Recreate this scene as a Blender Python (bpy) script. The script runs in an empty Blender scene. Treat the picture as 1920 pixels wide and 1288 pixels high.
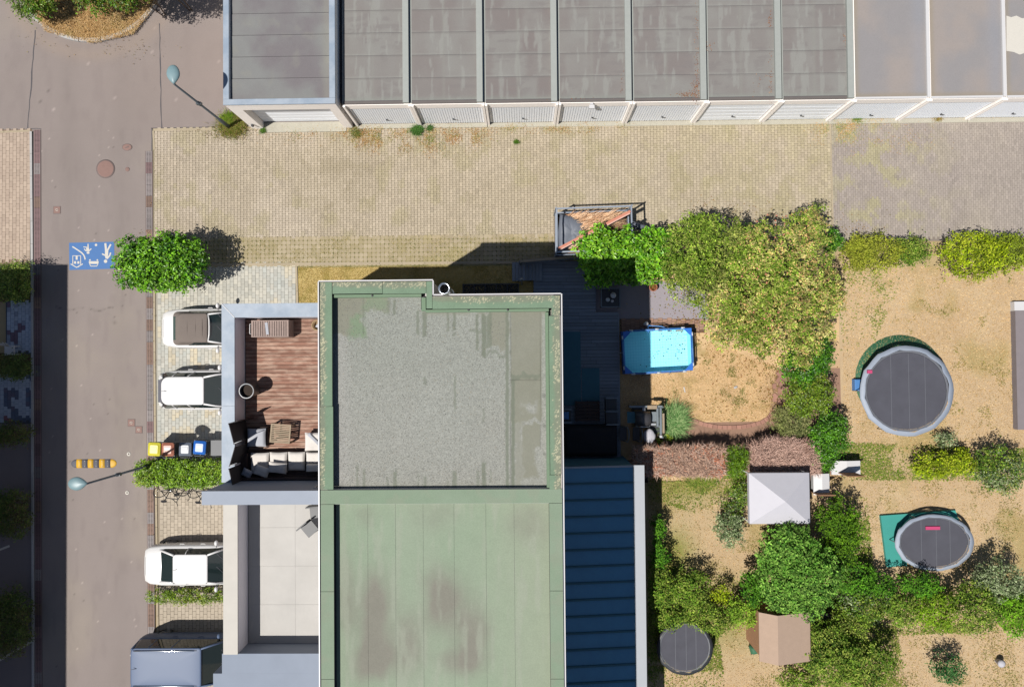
import bpy, math, random
import numpy as np
from mathutils import Vector, Matrix, Quaternion

# ------------------------------------------------------------------ camera, world, sun, exposure
S = bpy.context.scene
COL = S.collection
CAM_H = 30.0
NADIR = (980.0, 668.0)          # where the plumb line meets the 1920 x 1288 picture
FPX = 1280.0
ROLL = math.radians(0.5)
cam_data = bpy.data.cameras.new('camera')
cam_data.sensor_width = 36.0
cam_data.lens = 24.0
cam_data.clip_start = 0.5
cam_data.clip_end = 3000.0
cam = bpy.data.objects.new('camera', cam_data)
COL.objects.link(cam)
_down = Vector(((NADIR[0]-960)/FPX, -(NADIR[1]-644)/FPX, -1.0)).normalized()
_q = _down.rotation_difference(Vector((0, 0, -1)))
_q = Quaternion((0, 0, 1), -ROLL) @ _q
cam.rotation_mode = 'QUATERNION'
cam.rotation_quaternion = _q
cam.location = (0, 0, CAM_H)
S.camera = cam
RM = np.array(_q.to_matrix())

SUN_DX, SUN_DY = 0.464, 0.283    # how far a shadow runs per metre of height
elev = math.atan(1/math.hypot(SUN_DX, SUN_DY))
world = bpy.data.worlds.new('World')
S.world = world
world.use_nodes = True
nt = world.node_tree
sky = nt.nodes.new('ShaderNodeTexSky')
sky.sky_type = 'NISHITA'
sky.sun_disc = False
sky.sun_elevation = elev
sky.sun_rotation = math.radians(238.6)
sky.altitude = 100
sky.air_density = 1.0
sky.dust_density = 0.6
nt.links.new(sky.outputs[0], nt.nodes['Background'].inputs[0])
nt.nodes['Background'].inputs[1].default_value = 0.05
sd = bpy.data.lights.new('sun', 'SUN')
sd.energy = 4.6
sd.angle = math.radians(0.5)
sd.color = (1.0, 0.965, 0.91)
sun = bpy.data.objects.new('sun', sd)
sun.rotation_mode = 'QUATERNION'
sun.rotation_quaternion = Vector((SUN_DX, SUN_DY, -1)).to_track_quat('-Z', 'Y')
sun.location = (-20, -12, 40)
COL.objects.link(sun)
S.view_settings.view_transform = 'Standard'
S.view_settings.look = 'None'
S.view_settings.gamma = 1
S.view_settings.use_curve_mapping = False
S.view_settings.exposure = 0.5
S.render.engine = 'CYCLES'
S.cycles.max_bounces = 5
S.cycles.diffuse_bounces = 2
S.cycles.glossy_bounces = 2
S.cycles.transmission_bounces = 4
S.cycles.transparent_max_bounces = 6

# ------------------------------------------------------------------ plan coordinates
def W(px, py, z=0.0):
    d = RM @ np.array([(px-960)/FPX, -(py-644)/FPX, -1.0])
    t = (z-CAM_H)/d[2]
    return (d[0]*t, d[1]*t)

def PX(X, Y, Z):
    """plan point to picture units, arrays allowed (used to read colours off a survey of the place)"""
    c0 = X*RM[0, 0]+Y*RM[1, 0]+(Z-CAM_H)*RM[2, 0]
    c1 = X*RM[0, 1]+Y*RM[1, 1]+(Z-CAM_H)*RM[2, 1]
    c2 = X*RM[0, 2]+Y*RM[1, 2]+(Z-CAM_H)*RM[2, 2]
    return 960+FPX*c0/(-c2), 644-FPX*c1/(-c2)

def R4(px0, py0, px1, py1, z=0.0):
    mx, my = (px0+px1)/2, (py0+py1)/2
    return (W(px0, my, z)[0], W(px1, my, z)[0], W(mx, py1, z)[1], W(mx, py0, z)[1])

def SC(z=0.0):
    return FPX/(CAM_H-z)

def poly_w(pts, z=0.0):
    return [W(a, b, z) for a, b in pts]

# ------------------------------------------------------------------ noise
rng = np.random.default_rng(7)
rnd = random.Random(11)
_tab = rng.random((64, 256, 256))
def vn(x, y, seed=0):
    t = _tab[seed % 64]
    xi = np.floor(x).astype(int); yi = np.floor(y).astype(int)
    fx = x-xi; fy = y-yi
    fx = fx*fx*(3-2*fx); fy = fy*fy*(3-2*fy)
    a = t[xi & 255, yi & 255]; b = t[(xi+1) & 255, yi & 255]
    c = t[xi & 255, (yi+1) & 255]; d = t[(xi+1) & 255, (yi+1) & 255]
    return (a*(1-fx)+b*fx)*(1-fy)+(c*(1-fx)+d*fx)*fy
def fbm(x, y, seed=0, oct=4):
    x = np.asarray(x, float); y = np.asarray(y, float)
    s = 0; a = .5; n = 0
    for i in range(oct):
        s = s+a*vn(x*2**i, y*2**i, seed+i*7); n += a; a *= .5
    return s/n
def sm(a, b, x):
    t = np.clip((x-a)/(b-a), 0, 1)
    return t*t*(3-2*t)

GAIN = 1.95
def C(r, g, b, k=1.0):
    """real base colour behind a sunlit picture value"""
    f = lambda u: (u/255/12.92 if u <= 10 else ((u/255+.055)/1.055)**2.4)
    return tuple(min(.86, max(.004, f(u)/GAIN*k)) for u in (r, g, b))
def CA(*a, **k):
    return np.array(C(*a, **k))

# ------------------------------------------------------------------ materials
def mat(name, col=(.5, .5, .5), rough=.8, metal=0., attr=False, var=.15, vscale=3., vdetail=6., var2=None, fine=0., fscale=60.,
        bump=0., bscale=40., spec=.5, stretch=None, objvar=0., translucent=0., alpha=None, transmission=0., coat=0., specks=None, tex=False):
    m = bpy.data.materials.new(name)
    m.use_nodes = True
    n = m.node_tree.nodes; L = m.node_tree.links
    p = n['Principled BSDF']
    p.inputs['Roughness'].default_value = rough
    p.inputs['Metallic'].default_value = metal
    p.inputs['Specular IOR Level'].default_value = spec
    if coat: p.inputs['Coat Weight'].default_value = coat; p.inputs['Coat Roughness'].default_value = .05
    if transmission: p.inputs['Transmission Weight'].default_value = transmission
    geo = n.new('ShaderNodeNewGeometry')
    pos = geo.outputs['Position']
    if stretch:
        vm = n.new('ShaderNodeVectorMath'); vm.operation = 'MULTIPLY'
        L.new(pos, vm.inputs[0]); vm.inputs[1].default_value = stretch
        pos = vm.outputs[0]
    def noise(sc, det=4.):
        t = n.new('ShaderNodeTexNoise'); t.inputs['Scale'].default_value = sc; t.inputs['Detail'].default_value = det
        t.inputs['Roughness'].default_value = .62
        L.new(pos, t.inputs['Vector']); return t.outputs['Fac']
    def mathn(op, a, b):
        t = n.new('ShaderNodeMath'); t.operation = op
        for i, x in enumerate((a, b)):
            if isinstance(x, (int, float)): t.inputs[i].default_value = x
            else: L.new(x, t.inputs[i])
        return t.outputs[0]
    def mulcol(c, f):
        t = n.new('ShaderNodeVectorMath'); t.operation = 'SCALE'
        L.new(c, t.inputs[0]); L.new(f, t.inputs['Scale']); return t.outputs[0]
    def mix(f, a, b):
        t = n.new('ShaderNodeMix'); t.data_type = 'RGBA'
        L.new(f, t.inputs[0])
        for i, x in ((6, a), (7, b)):
            if isinstance(x, tuple): t.inputs[i].default_value = (*x, 1)
            else: L.new(x, t.inputs[i])
        return t.outputs[2]
    if attr:
        a = n.new('ShaderNodeAttribute'); a.attribute_name = 'col'; c = a.outputs['Color']
    else:
        r = n.new('ShaderNodeRGB'); r.outputs[0].default_value = (*col, 1); c = r.outputs[0]
    if var2:
        mr = n.new('ShaderNodeMapRange'); L.new(noise(vscale*.6, 5.), mr.inputs[0])
        mr.inputs[1].default_value = .42; mr.inputs[2].default_value = .6
        c = mix(mr.outputs[0], c, tuple(var2))
    if specks:
        t = n.new('ShaderNodeTexVoronoi'); t.inputs['Scale'].default_value = specks[1]; L.new(pos, t.inputs['Vector'])
        sp = n.new('ShaderNodeSeparateColor'); L.new(t.outputs['Color'], sp.inputs[0])
        c = mix(mathn('GREATER_THAN', sp.outputs[0], specks[2]), c, tuple(specks[0]))
    if var:
        c = mulcol(c, mathn('ADD', mathn('MULTIPLY', noise(vscale, vdetail), 2*var), 1-var))
    if fine:
        c = mulcol(c, mathn('ADD', mathn('MULTIPLY', noise(fscale, 2.), 2*fine), 1-fine))
    if objvar:
        oi = n.new('ShaderNodeObjectInfo')
        c = mulcol(c, mathn('ADD', mathn('MULTIPLY', oi.outputs['Random'], 2*objvar), 1-objvar))
    L.new(c, p.inputs['Base Color'])
    if bump:
        b = n.new('ShaderNodeBump'); b.inputs['Strength'].default_value = bump; b.inputs['Distance'].default_value = .02
        L.new(noise(bscale, 5.), b.inputs['Height']); L.new(b.outputs[0], p.inputs['Normal'])
    if translucent:
        tr = n.new('ShaderNodeBsdfTranslucent'); L.new(c, tr.inputs[0])
        ms = n.new('ShaderNodeMixShader'); ms.inputs[0].default_value = translucent
        L.new(p.outputs[0], ms.inputs[1]); L.new(tr.outputs[0], ms.inputs[2])
        L.new(ms.outputs[0], n['Material Output'].inputs[0])
    return m

M = {}
M['asphalt'] = mat('asphalt', attr=True, rough=.92, var=.05, vscale=1.3, fine=.16, fscale=34., bump=.15, bscale=60, spec=.2)
M['attr'] = mat('weathered_surface', attr=True, rough=.9, var=.07, vscale=5., fine=.12, fscale=45., spec=.2)
M['gravel'] = mat('roof_gravel', attr=True, rough=.95, var=.05, vscale=2., fine=.5, fscale=26., bump=.5, bscale=22, spec=.15)
M['felt'] = mat('green_roof_felt', attr=True, rough=.9, var=.08, vscale=3., fine=.16, fscale=30., spec=.2)
M['garagefelt'] = mat('garage_roof_felt', attr=True, rough=.95, var=.04, vscale=2., fine=.14, fscale=35., spec=.25)
M['paver'] = mat('concrete_paver', attr=True, rough=.92, var=.07, vscale=4., fine=.12, fscale=40., spec=.2)
M['sand'] = mat('joint_sand', attr=True, rough=1., var=.15, vscale=3., fine=.3, fscale=40., spec=.1)
M['lawn'] = mat('dry_lawn', attr=True, rough=1., var=.14, vscale=4., fine=.24, fscale=26., bump=.5, bscale=30, spec=.05)
M['blade'] = mat('grass_blade', attr=True, rough=.8, var=0., translucent=.25, spec=.2)
M['leaf'] = mat('leaf', attr=True, rough=.42, var=0., translucent=.28, spec=.45)
M['leafmatt'] = mat('matt_leaf', attr=True, rough=.7, var=0., translucent=.25, spec=.25)
M['twig'] = mat('dead_twig', attr=True, rough=.95, var=0., spec=.1)
M['bark'] = mat('bark', C(120, 100, 80), rough=.95, var=.3, vscale=9., stretch=(1, 1, .3))
M['render'] = mat('white_wall_render', C(236, 228, 220), rough=.9, var=.05, vscale=2.5, fine=.04, fscale=50., spec=.2)
M['greyrender'] = mat('blue_grey_cladding', C(176, 184, 198), rough=.8, var=.06, vscale=3.)
M['lavender'] = mat('pale_grey_render', (.72, .69, .74), rough=.9, var=.05, vscale=3.)
M['zinc'] = mat('zinc_coping', C(182, 194, 208), rough=.55, metal=.0, var=.16, vscale=2.3, vdetail=9., fine=.05, fscale=20, var2=C(162, 178, 196), spec=.45)
M['zincold'] = mat('galvanised_upstand', C(182, 186, 180), rough=.6, var=.1, vscale=5., fine=.1, fscale=30)
M['whitemetal'] = mat('white_coated_metal', C(240, 238, 238), rough=.4, var=.03, vscale=5.)
M['doorpaint'] = mat('garage_door_paint', (.84, .87, .92), rough=.45, var=.04, vscale=3.)
M['fascia'] = mat('white_fascia', (.9, .84, .79), rough=.7, var=.06, vscale=4.)
M['concrete'] = mat('pale_concrete', C(206, 200, 182), rough=.95, var=.14, vscale=5., fine=.15, fscale=40)
M['kerb'] = mat('kerb_stone', C(206, 203, 200), rough=.95, var=.12, vscale=6., fine=.12, fscale=30, objvar=.06)
M['edging'] = mat('edging_stone', C(196, 180, 152), rough=.95, var=.12, vscale=6., fine=.1, objvar=.06)
M['grategrey'] = mat('grey_grate', C(158, 146, 144), rough=.6, var=.12, vscale=8, objvar=.15)
M['graterust'] = mat('rusty_grate', C(164, 134, 118), rough=.8, var=.2, vscale=8, objvar=.2)
M['gratered'] = mat('red_brown_grate', C(150, 120, 120), rough=.8, var=.2, vscale=8, objvar=.2)
M['dark'] = mat('dark_void', (.012, .012, .012), rough=.9, var=0.)
M['tar'] = mat('tar_seam', C(92, 88, 92), rough=.8, var=.1)
M['manhole'] = mat('rusty_cast_iron', C(160, 126, 116), rough=.8, var=.15, vscale=9, fine=.12, fscale=60)
M['manframe'] = mat('cast_iron_frame', C(128, 112, 108), rough=.8, var=.1)
M['bluepaint'] = mat('blue_road_paint', C(82, 132, 196), rough=.8, var=.1, vscale=3., fine=.14, fscale=35)
M['whitepaint'] = mat('white_road_paint', C(236, 230, 218), rough=.8, var=.08, vscale=12., fine=.08, fscale=35)
M['yellowrubber'] = mat('yellow_rubber', C(246, 190, 40), rough=.6, var=.08, vscale=6)
M['blackrubber'] = mat('black_rubber', C(98, 98, 108), rough=.7, var=.15, vscale=6)
M['teal'] = mat('lamp_housing_paint', C(140, 170, 176), rough=.45, var=.08, vscale=9.)
M['polegrey'] = mat('galvanised_pole', C(104, 112, 118), rough=.5, metal=.3, var=.1)
M['deckred'] = mat('red_brown_deck_board', C(168, 126, 108), rough=.9, var=.26, vscale=3.2, vdetail=12, stretch=(1.0, 4., 1.), objvar=.16, var2=C(202, 168, 148), spec=.2)
M['deckgrey'] = mat('weathered_deck_board', C(150, 158, 168), rough=.9, var=.25, vscale=4., stretch=(1., 9., 1.), objvar=.14, spec=.2)
M['slatwood'] = mat('weathered_slat', C(186, 166, 140), rough=.85, var=.3, vscale=12., stretch=(1, 1, 1), objvar=.08)
M['slatgrey'] = mat('grey_brown_slat', C(176, 154, 144), rough=.85, var=.3, vscale=12., objvar=.1)
M['darkwood'] = mat('dark_stained_wood', C(82, 62, 56), rough=.8, var=.25, vscale=9., objvar=.1)
M['screen'] = mat('black_woven_panel', C(66, 60, 62), rough=.85, var=.15, vscale=12.)
M['cushion'] = mat('off_white_cushion', C(252, 244, 236), rough=.95, var=.08, vscale=5., bump=.25, bscale=9)
M['cushiongrey'] = mat('pale_grey_cushion', C(204, 206, 214), rough=.95, var=.08, vscale=5., bump=.25, bscale=9)
M['planter'] = mat('dark_planter', C(70, 72, 78), rough=.5, var=.1)
M['soil'] = mat('potting_soil', C(60, 48, 40), rough=1., var=.3, vscale=20)
M['white'] = mat('white_plastic', C(236, 236, 236), rough=.5, var=.04)
M['wicker'] = mat('wicker', C(190, 160, 120), rough=.8, var=.25, vscale=30)
M['steel'] = mat('stainless_flue', (.6, .62, .64), rough=.28, metal=1., var=.06)
M['carwhite'] = mat('white_car_paint', (.55, .54, .53), rough=.35, var=.02, coat=.3)
M['carblue'] = mat('blue_grey_car_paint', C(104, 122, 154), rough=.5, metal=.0, var=0.03, coat=.0, spec=.3)
M['softtop'] = mat('grey_brown_fabric_top', C(136, 124, 116), rough=.95, var=.08, vscale=4., fine=.05)
M['glass'] = mat('dark_car_glass', (.012, .02, .02), rough=.06, var=0., spec=.6)
M['rearglass'] = mat('green_rear_window', C(84, 102, 96), rough=.12, var=0., spec=.5)
M['tyre'] = mat('tyre', (.02, .02, .02), rough=.9, var=.1)
M['chrome'] = mat('chrome', (.7, .7, .7), rough=.15, metal=1., var=0)
M['redlight'] = mat('red_lamp_glass', (.35, .01, .01), rough=.2, var=0)
M['yellowlid'] = mat('yellow_bin_lid', C(236, 226, 70), rough=.4, var=.08, vscale=8)
M['brownlid'] = mat('brown_bin_lid', C(184, 116, 92), rough=.4, var=.1, vscale=8)
M['greylid'] = mat('grey_bin_lid', C(112, 120, 134), rough=.35, var=.1, vscale=8)
M['bluelid'] = mat('blue_bin_lid', C(40, 112, 206), rough=.35, var=.08, vscale=8)
M['binbody'] = mat('dark_grey_bin', C(92, 94, 98), rough=.55, var=.08)
M['pool'] = mat('blue_pool_liner', C(50, 130, 236), rough=.4, var=.06)
M['poolfloor'] = mat('pale_blue_liner_floor', (.36, .72, .84), rough=.5, var=.03)
M['poolframe'] = mat('white_pool_tube', C(225, 232, 240), rough=.3, var=.03)
M['tarp'] = mat('grey_tarpaulin', C(122, 128, 140), rough=.55, var=.15, vscale=4, bump=.3, bscale=5)
M['brush'] = mat('cut_twigs', attr=True, rough=.95, var=0.)
M['trailermetal'] = mat('trailer_aluminium', C(176, 186, 200), rough=.45, metal=.2, var=.1, vscale=6)
M['salmon'] = mat('salmon_lath', C(232, 150, 122), rough=.7, var=.12, vscale=5)
M['plate'] = mat('blue_number_plate', C(60, 90, 170), rough=.5, var=0)
M['blackcloth'] = mat('black_cover', C(40, 38, 42), rough=.85, var=.2, vscale=4, bump=.4, bscale=4)
M['mat'] = mat('blue_green_outdoor_mat', C(80, 130, 146), rough=.95, var=.1, vscale=4)
M['blackmetal'] = mat('black_metal', C(58, 60, 64), rough=.5, var=.1)
M['greymetal'] = mat('grey_metal', C(150, 160, 166), rough=.4, metal=.3, var=.1)
M['grill'] = mat('grill_lid', C(84, 82, 84), rough=.35, var=.08)
M['stonewhite'] = mat('white_cover_cloth', C(214, 212, 220), rough=.95, var=.12, vscale=6, bump=.6, bscale=7)
M['terracotta'] = mat('terracotta', C(190, 120, 88), rough=.9, var=.15, vscale=8)
M['redstone'] = mat('red_edging_stone', C(188, 140, 122), rough=.95, var=.2, vscale=8, objvar=.12)
M['blueglass'] = mat('blue_roof_glazing', C(84, 160, 200), rough=.2, var=.18, vscale=1.4, spec=.8)
M['lightframe'] = mat('light_grey_frame', C(196, 200, 206), rough=.5, var=.05)
M['trampmat'] = mat('trampoline_mat', C(88, 88, 98), rough=.85, var=.3, vscale=1.6, vdetail=8)
M['padblue'] = mat('pale_blue_pad', C(174, 184, 200), rough=.6, var=.12, vscale=4)
M['padteal'] = mat('teal_pad', C(66, 172, 160), rough=.6, var=.1, vscale=3)
M['padgreen'] = mat('green_sheet', C(60, 120, 84), rough=.7, var=.1, vscale=3)
M['tent'] = mat('white_tent_fabric', C(226, 224, 232), rough=.8, var=.05, vscale=3)
M['shedroof'] = mat('beige_shed_roof', C(200, 172, 150), rough=.9, var=.1, vscale=5, fine=.06)
M['shedwall'] = mat('orange_brown_shed_boards', C(196, 146, 108), rough=.9, var=.15, vscale=6)
M['lightfloor'] = mat('pale_terrace_floor', C(216, 212, 206), rough=.9, var=.14, vscale=1.1, objvar=.01)
M['cream'] = mat('cream_coping', C(228, 222, 212), rough=.9, var=.08, vscale=3)
M['bluetop'] = mat('blue_grey_flat_roof', C(160, 170, 186), rough=.9, var=.08, vscale=2)
M['springs'] = mat('trampoline_springs', C(116, 118, 126), rough=.6, var=.3, vscale=30)
M['seam'] = mat('panel_gap', (.05, .05, .05), rough=.8, var=0)
M['pink'] = mat('pink_plastic', C(220, 80, 130), rough=.5, var=0)
M['skyblue'] = mat('sky_blue_plastic', C(90, 150, 220), rough=.5, var=0)

# ------------------------------------------------------------------ objects
OFF = {}
def meta(o, label=None, cat=None, group=None, kind=None):
    if label: o['label'] = label
    if cat: o['category'] = cat
    if group: o['group'] = group
    if kind: o['kind'] = kind
    return o
def thing(name, label, cat, loc=(0, 0, 0), rot=0., group=None):
    o = bpy.data.objects.new(name, None)
    o.empty_display_size = .2
    COL.objects.link(o)
    loc = tuple(loc) if len(loc) == 3 else (loc[0], loc[1], 0.)
    o.location = loc; o.rotation_euler = (0, 0, rot)
    OFF[o.name] = np.array(loc)
    return meta(o, label, cat, group)
def copy_tree(o, parent=None):
    c = o.copy(); COL.objects.link(c)
    if parent: c.parent = parent
    for ch in list(o.children): copy_tree(ch, c)
    return c
def link_mesh(name, me, mats, parent=None, off=None):
    for m in (mats if isinstance(mats, (list, tuple)) else [mats]): me.materials.append(m)
    o = bpy.data.objects.new(name, me)
    COL.objects.link(o)
    if parent is not None:
        o.parent = parent
        OFF[o.name] = off if off is not None else np.zeros(3)
    else: OFF[o.name] = np.zeros(3)
    return o
def raw(name, V, F, cols, m, parent=None, local=False, nper=4, smooth=False):
    """V (n,3), F (k,nper) int, cols (n,3)"""
    V = np.asarray(V, float).copy(); F = np.asarray(F, int)
    off = np.zeros(3)
    if parent is not None:
        off = OFF[parent.name]
        if not local: V = V-off
    me = bpy.data.meshes.new(name)
    me.vertices.add(len(V)); me.vertices.foreach_set('co', V.ravel())
    me.loops.add(F.size); me.loops.foreach_set('vertex_index', F.ravel())
    me.polygons.add(len(F))
    me.polygons.foreach_set('loop_start', np.arange(0, F.size, nper))
    me.polygons.foreach_set('loop_total', np.full(len(F), nper))
    me.polygons.foreach_set('use_smooth', np.full(len(F), bool(smooth)))
    if cols is not None:
        a = me.attributes.new('col', 'FLOAT_COLOR', 'POINT')
        cc = np.ones((len(V), 4)); cc[:, :3] = cols
        a.data.foreach_set('color', cc.ravel())
    me.update(calc_edges=True)
    return link_mesh(name, me, m, parent, off)

class MB:
    def __init__(s, col=None): s.v = []; s.f = []; s.c = []; s.col = col; s.sm = []; s.mi = []; s.cm = 0
    def add(s, verts, faces, col=None, smooth=False):
        b = len(s.v); s.v += [tuple(v) for v in verts]
        s.f += [tuple(i+b for i in f) for f in faces]
        s.sm += [smooth]*len(faces); s.mi += [s.cm]*len(faces)
        if s.col is not None or col is not None: s.c += [tuple(col if col is not None else s.col)]*len(verts)
        return s
    def box(s, x0, x1, y0, y1, z0, z1, col=None, bottom=True):
        if x0 > x1: x0, x1 = x1, x0
        if y0 > y1: y0, y1 = y1, y0
        v = [(x0, y0, z0), (x1, y0, z0), (x1, y1, z0), (x0, y1, z0), (x0, y0, z1), (x1, y0, z1), (x1, y1, z1), (x0, y1, z1)]
        f = [(4, 5, 6, 7), (0, 1, 5, 4), (1, 2, 6, 5), (2, 3, 7, 6), (3, 0, 4, 7)]
        if bottom: f.append((3, 2, 1, 0))
        return s.add(v, f, col)
    def cbox(s, x0, x1, y0, y1, z0, z1, b=.004, col=None):
        v = [(x0, y0, z0), (x1, y0, z0), (x1, y1, z0), (x0, y1, z0), (x0, y0, z1-b), (x1, y0, z1-b), (x1, y1, z1-b), (x0, y1, z1-b),
             (x0+b, y0+b, z1), (x1-b, y0+b, z1), (x1-b, y1-b, z1), (x0+b, y1-b, z1)]
        f = [(8, 9, 10, 11)]
        for i in range(4):
            j = (i+1) % 4
            f += [(i, j, j+4, i+4), (i+4, j+4, j+8, i+8)]
        return s.add(v, f, col)
    def obox(s, cx, cy, z0, z1, lx, ly, a=0., col=None):
        c, q = math.cos(a), math.sin(a)
        P = [(cx+u*c-w*q, cy+u*q+w*c) for u, w in ((-lx/2, -ly/2), (lx/2, -ly/2), (lx/2, ly/2), (-lx/2, ly/2))]
        return s.prism(P, z0, z1, col)
    def prism(s, P, z0, z1, col=None, smooth=False, bottom=True):
        n = len(P)
        ar = sum(P[i][0]*P[(i+1) % n][1]-P[(i+1) % n][0]*P[i][1] for i in range(n))
        if ar < 0: P = P[::-1]
        v = [(x, y, z0) for x, y in P]+[(x, y, z1) for x, y in P]
        f = [tuple(range(n, 2*n))]+[(i, (i+1) % n, n+(i+1) % n, n+i) for i in range(n)]
        if bottom: f.append(tuple(range(n-1, -1, -1)))
        return s.add(v, f, col, smooth)
    def sheet(s, P, z, col=None):
        n = len(P)
        ar = sum(P[i][0]*P[(i+1) % n][1]-P[(i+1) % n][0]*P[i][1] for i in range(n))
        if ar < 0: P = P[::-1]
        return s.add([(x, y, z) for x, y in P], [tuple(range(n))], col)
    def tube(s, pts, r, n=8, col=None, caps=True):
        pts = [Vector(p) for p in pts]; rs = r if isinstance(r, (list, tuple)) else [r]*len(pts)
        V = []; prev = None
        for i, p in enumerate(pts):
            d = (pts[min(i+1, len(pts)-1)]-pts[max(i-1, 0)]).normalized()
            u = d.cross(Vector((0, 0, 1))) if abs(d.z) < .95 else d.cross(Vector((1, 0, 0)))
            if prev is not None:
                u = prev-d*prev.dot(d)
            u.normalize(); w = d.cross(u); prev = u
            V += [tuple(p+(u*math.cos(2*math.pi*k/n)+w*math.sin(2*math.pi*k/n))*rs[i]) for k in range(n)]
        F = [(i*n+k, i*n+(k+1) % n, (i+1)*n+(k+1) % n, (i+1)*n+k) for i in range(len(pts)-1) for k in range(n)]
        if caps: F += [tuple(range(n-1, -1, -1)), tuple(range((len(pts)-1)*n, len(pts)*n))]
        return s.add(V, F, col, True)
    def lathe(s, prof, cx=0, cy=0, n=20, col=None, sx=1., sy=1., smooth=True):
        V = [(cx+r*sx*math.cos(2*math.pi*k/n), cy+r*sy*math.sin(2*math.pi*k/n), z) for r, z in prof for k in range(n)]
        F = [(i*n+k, i*n+(k+1) % n, (i+1)*n+(k+1) % n, (i+1)*n+k) for i in range(len(prof)-1) for k in range(n)]
        F.append(tuple(range((len(prof)-1)*n, len(prof)*n)))
        return s.add(V, F, col, smooth)
    def pillow(s, cx, cy, cz, lx, ly, h, a=0., col=None, n=12, seed=0, p=5., lump=.12):
        g = np.linspace(-1, 1, n); U, Wd = np.meshgrid(g, g, indexing='ij')
        q = np.clip(1-np.abs(U)**p, 0, 1)**.5*np.clip(1-np.abs(Wd)**p, 0, 1)**.5
        nz = fbm(U*1.7+seed*3.1+20, Wd*1.7+seed*5.3+20, seed, 3)-.5
        pinch = 1-.06*(1-np.abs(U)**2)*np.abs(Wd)**4*0-.04*(np.abs(U)**4*(1-Wd**2)+np.abs(Wd)**4*(1-U**2))
        X = U*lx/2*pinch; Y = Wd*ly/2*pinch
        c, t = math.cos(a), math.sin(a)
        for sg in (1, -1):
            Z = cz+sg*h/2*q*(1+(lump*4*nz if sg > 0 else 0))
            V = np.stack([cx+X*c-Y*t, cy+X*t+Y*c, Z], -1).reshape(-1, 3)
            F = [(i*n+j, (i+1)*n+j, (i+1)*n+j+1, i*n+j+1)[::sg] for i in range(n-1) for j in range(n-1)]
            s.add(V.tolist(), F, col, True)
        return s
    def build(s, name, m, parent=None, local=False):
        me = bpy.data.meshes.new(name)
        V = np.array(s.v, float)
        off = np.zeros(3)
        if parent is not None:
            off = OFF[parent.name]
            if not local: V = V-off
        me.from_pydata(V.tolist(), [], s.f)
        me.polygons.foreach_set('use_smooth', s.sm)
        me.polygons.foreach_set('material_index', s.mi)
        if s.c:
            a = me.attributes.new('col', 'FLOAT_COLOR', 'POINT')
            cc = np.ones((len(s.v), 4)); cc[:, :3] = np.array(s.c)
            a.data.foreach_set('color', cc.ravel())
        me.update()
        return link_mesh(name, me, m, parent, off)

def grid_sheet(name, x0, x1, y0, y1, z, step, colf, m, parent=None, mask=None, zf=None):
    nx = max(2, int((x1-x0)/step)+1); ny = max(2, int((y1-y0)/step)+1)
    X, Y = np.meshgrid(np.linspace(x0, x1, nx), np.linspace(y0, y1, ny), indexing='ij')
    Z = np.full_like(X, z) if zf is None else zf(X, Y)
    px, py = PX(X, Y, Z)
    cols = colf(px, py, X, Y).reshape(-1, 3)
    I = np.arange(nx*ny).reshape(nx, ny)
    F = np.stack([I[:-1, :-1], I[1:, :-1], I[1:, 1:], I[:-1, 1:]], -1).reshape(-1, 4)
    if mask is not None:
        mk = mask(px, py)
        c = (mk[:-1, :-1] & mk[1:, :-1] & mk[1:, 1:] & mk[:-1, 1:]).reshape(-1)
        F = F[c]
    return raw(name, np.stack([X, Y, Z], -1).reshape(-1, 3), F, cols, m, parent)

def lerp(a, b, t):
    t = np.asarray(t)[..., None]
    return np.asarray(a)*(1-t)+np.asarray(b)*t

def leaves(name, P, N, size, cols, m, parent=None, aspect=.5, fold=.25):
    """one rhombic folded leaf at each point P with normal N"""
    n = len(P)
    N = N/np.linalg.norm(N, axis=1, keepdims=True)
    A = rng.normal(size=(n, 3)); A -= (A*N).sum(1, keepdims=True)*N
    A /= np.linalg.norm(A, axis=1, keepdims=True)
    B = np.cross(N, A)
    s = (size*np.ones(n))[:, None]
    V = np.stack([P-A*s*.5, P+B*s*aspect*.5+N*s*fold*.3, P+A*s*.5-N*s*.1, P-B*s*aspect*.5+N*s*fold*.3], 1).reshape(-1, 3)
    I = np.arange(n)*4
    F = np.concatenate([np.stack([I, I+1, I+2], 1), np.stack([I, I+2, I+3], 1)])
    return raw(name, V, F, np.repeat(cols, 4, 0), m, parent, nper=3)

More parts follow.
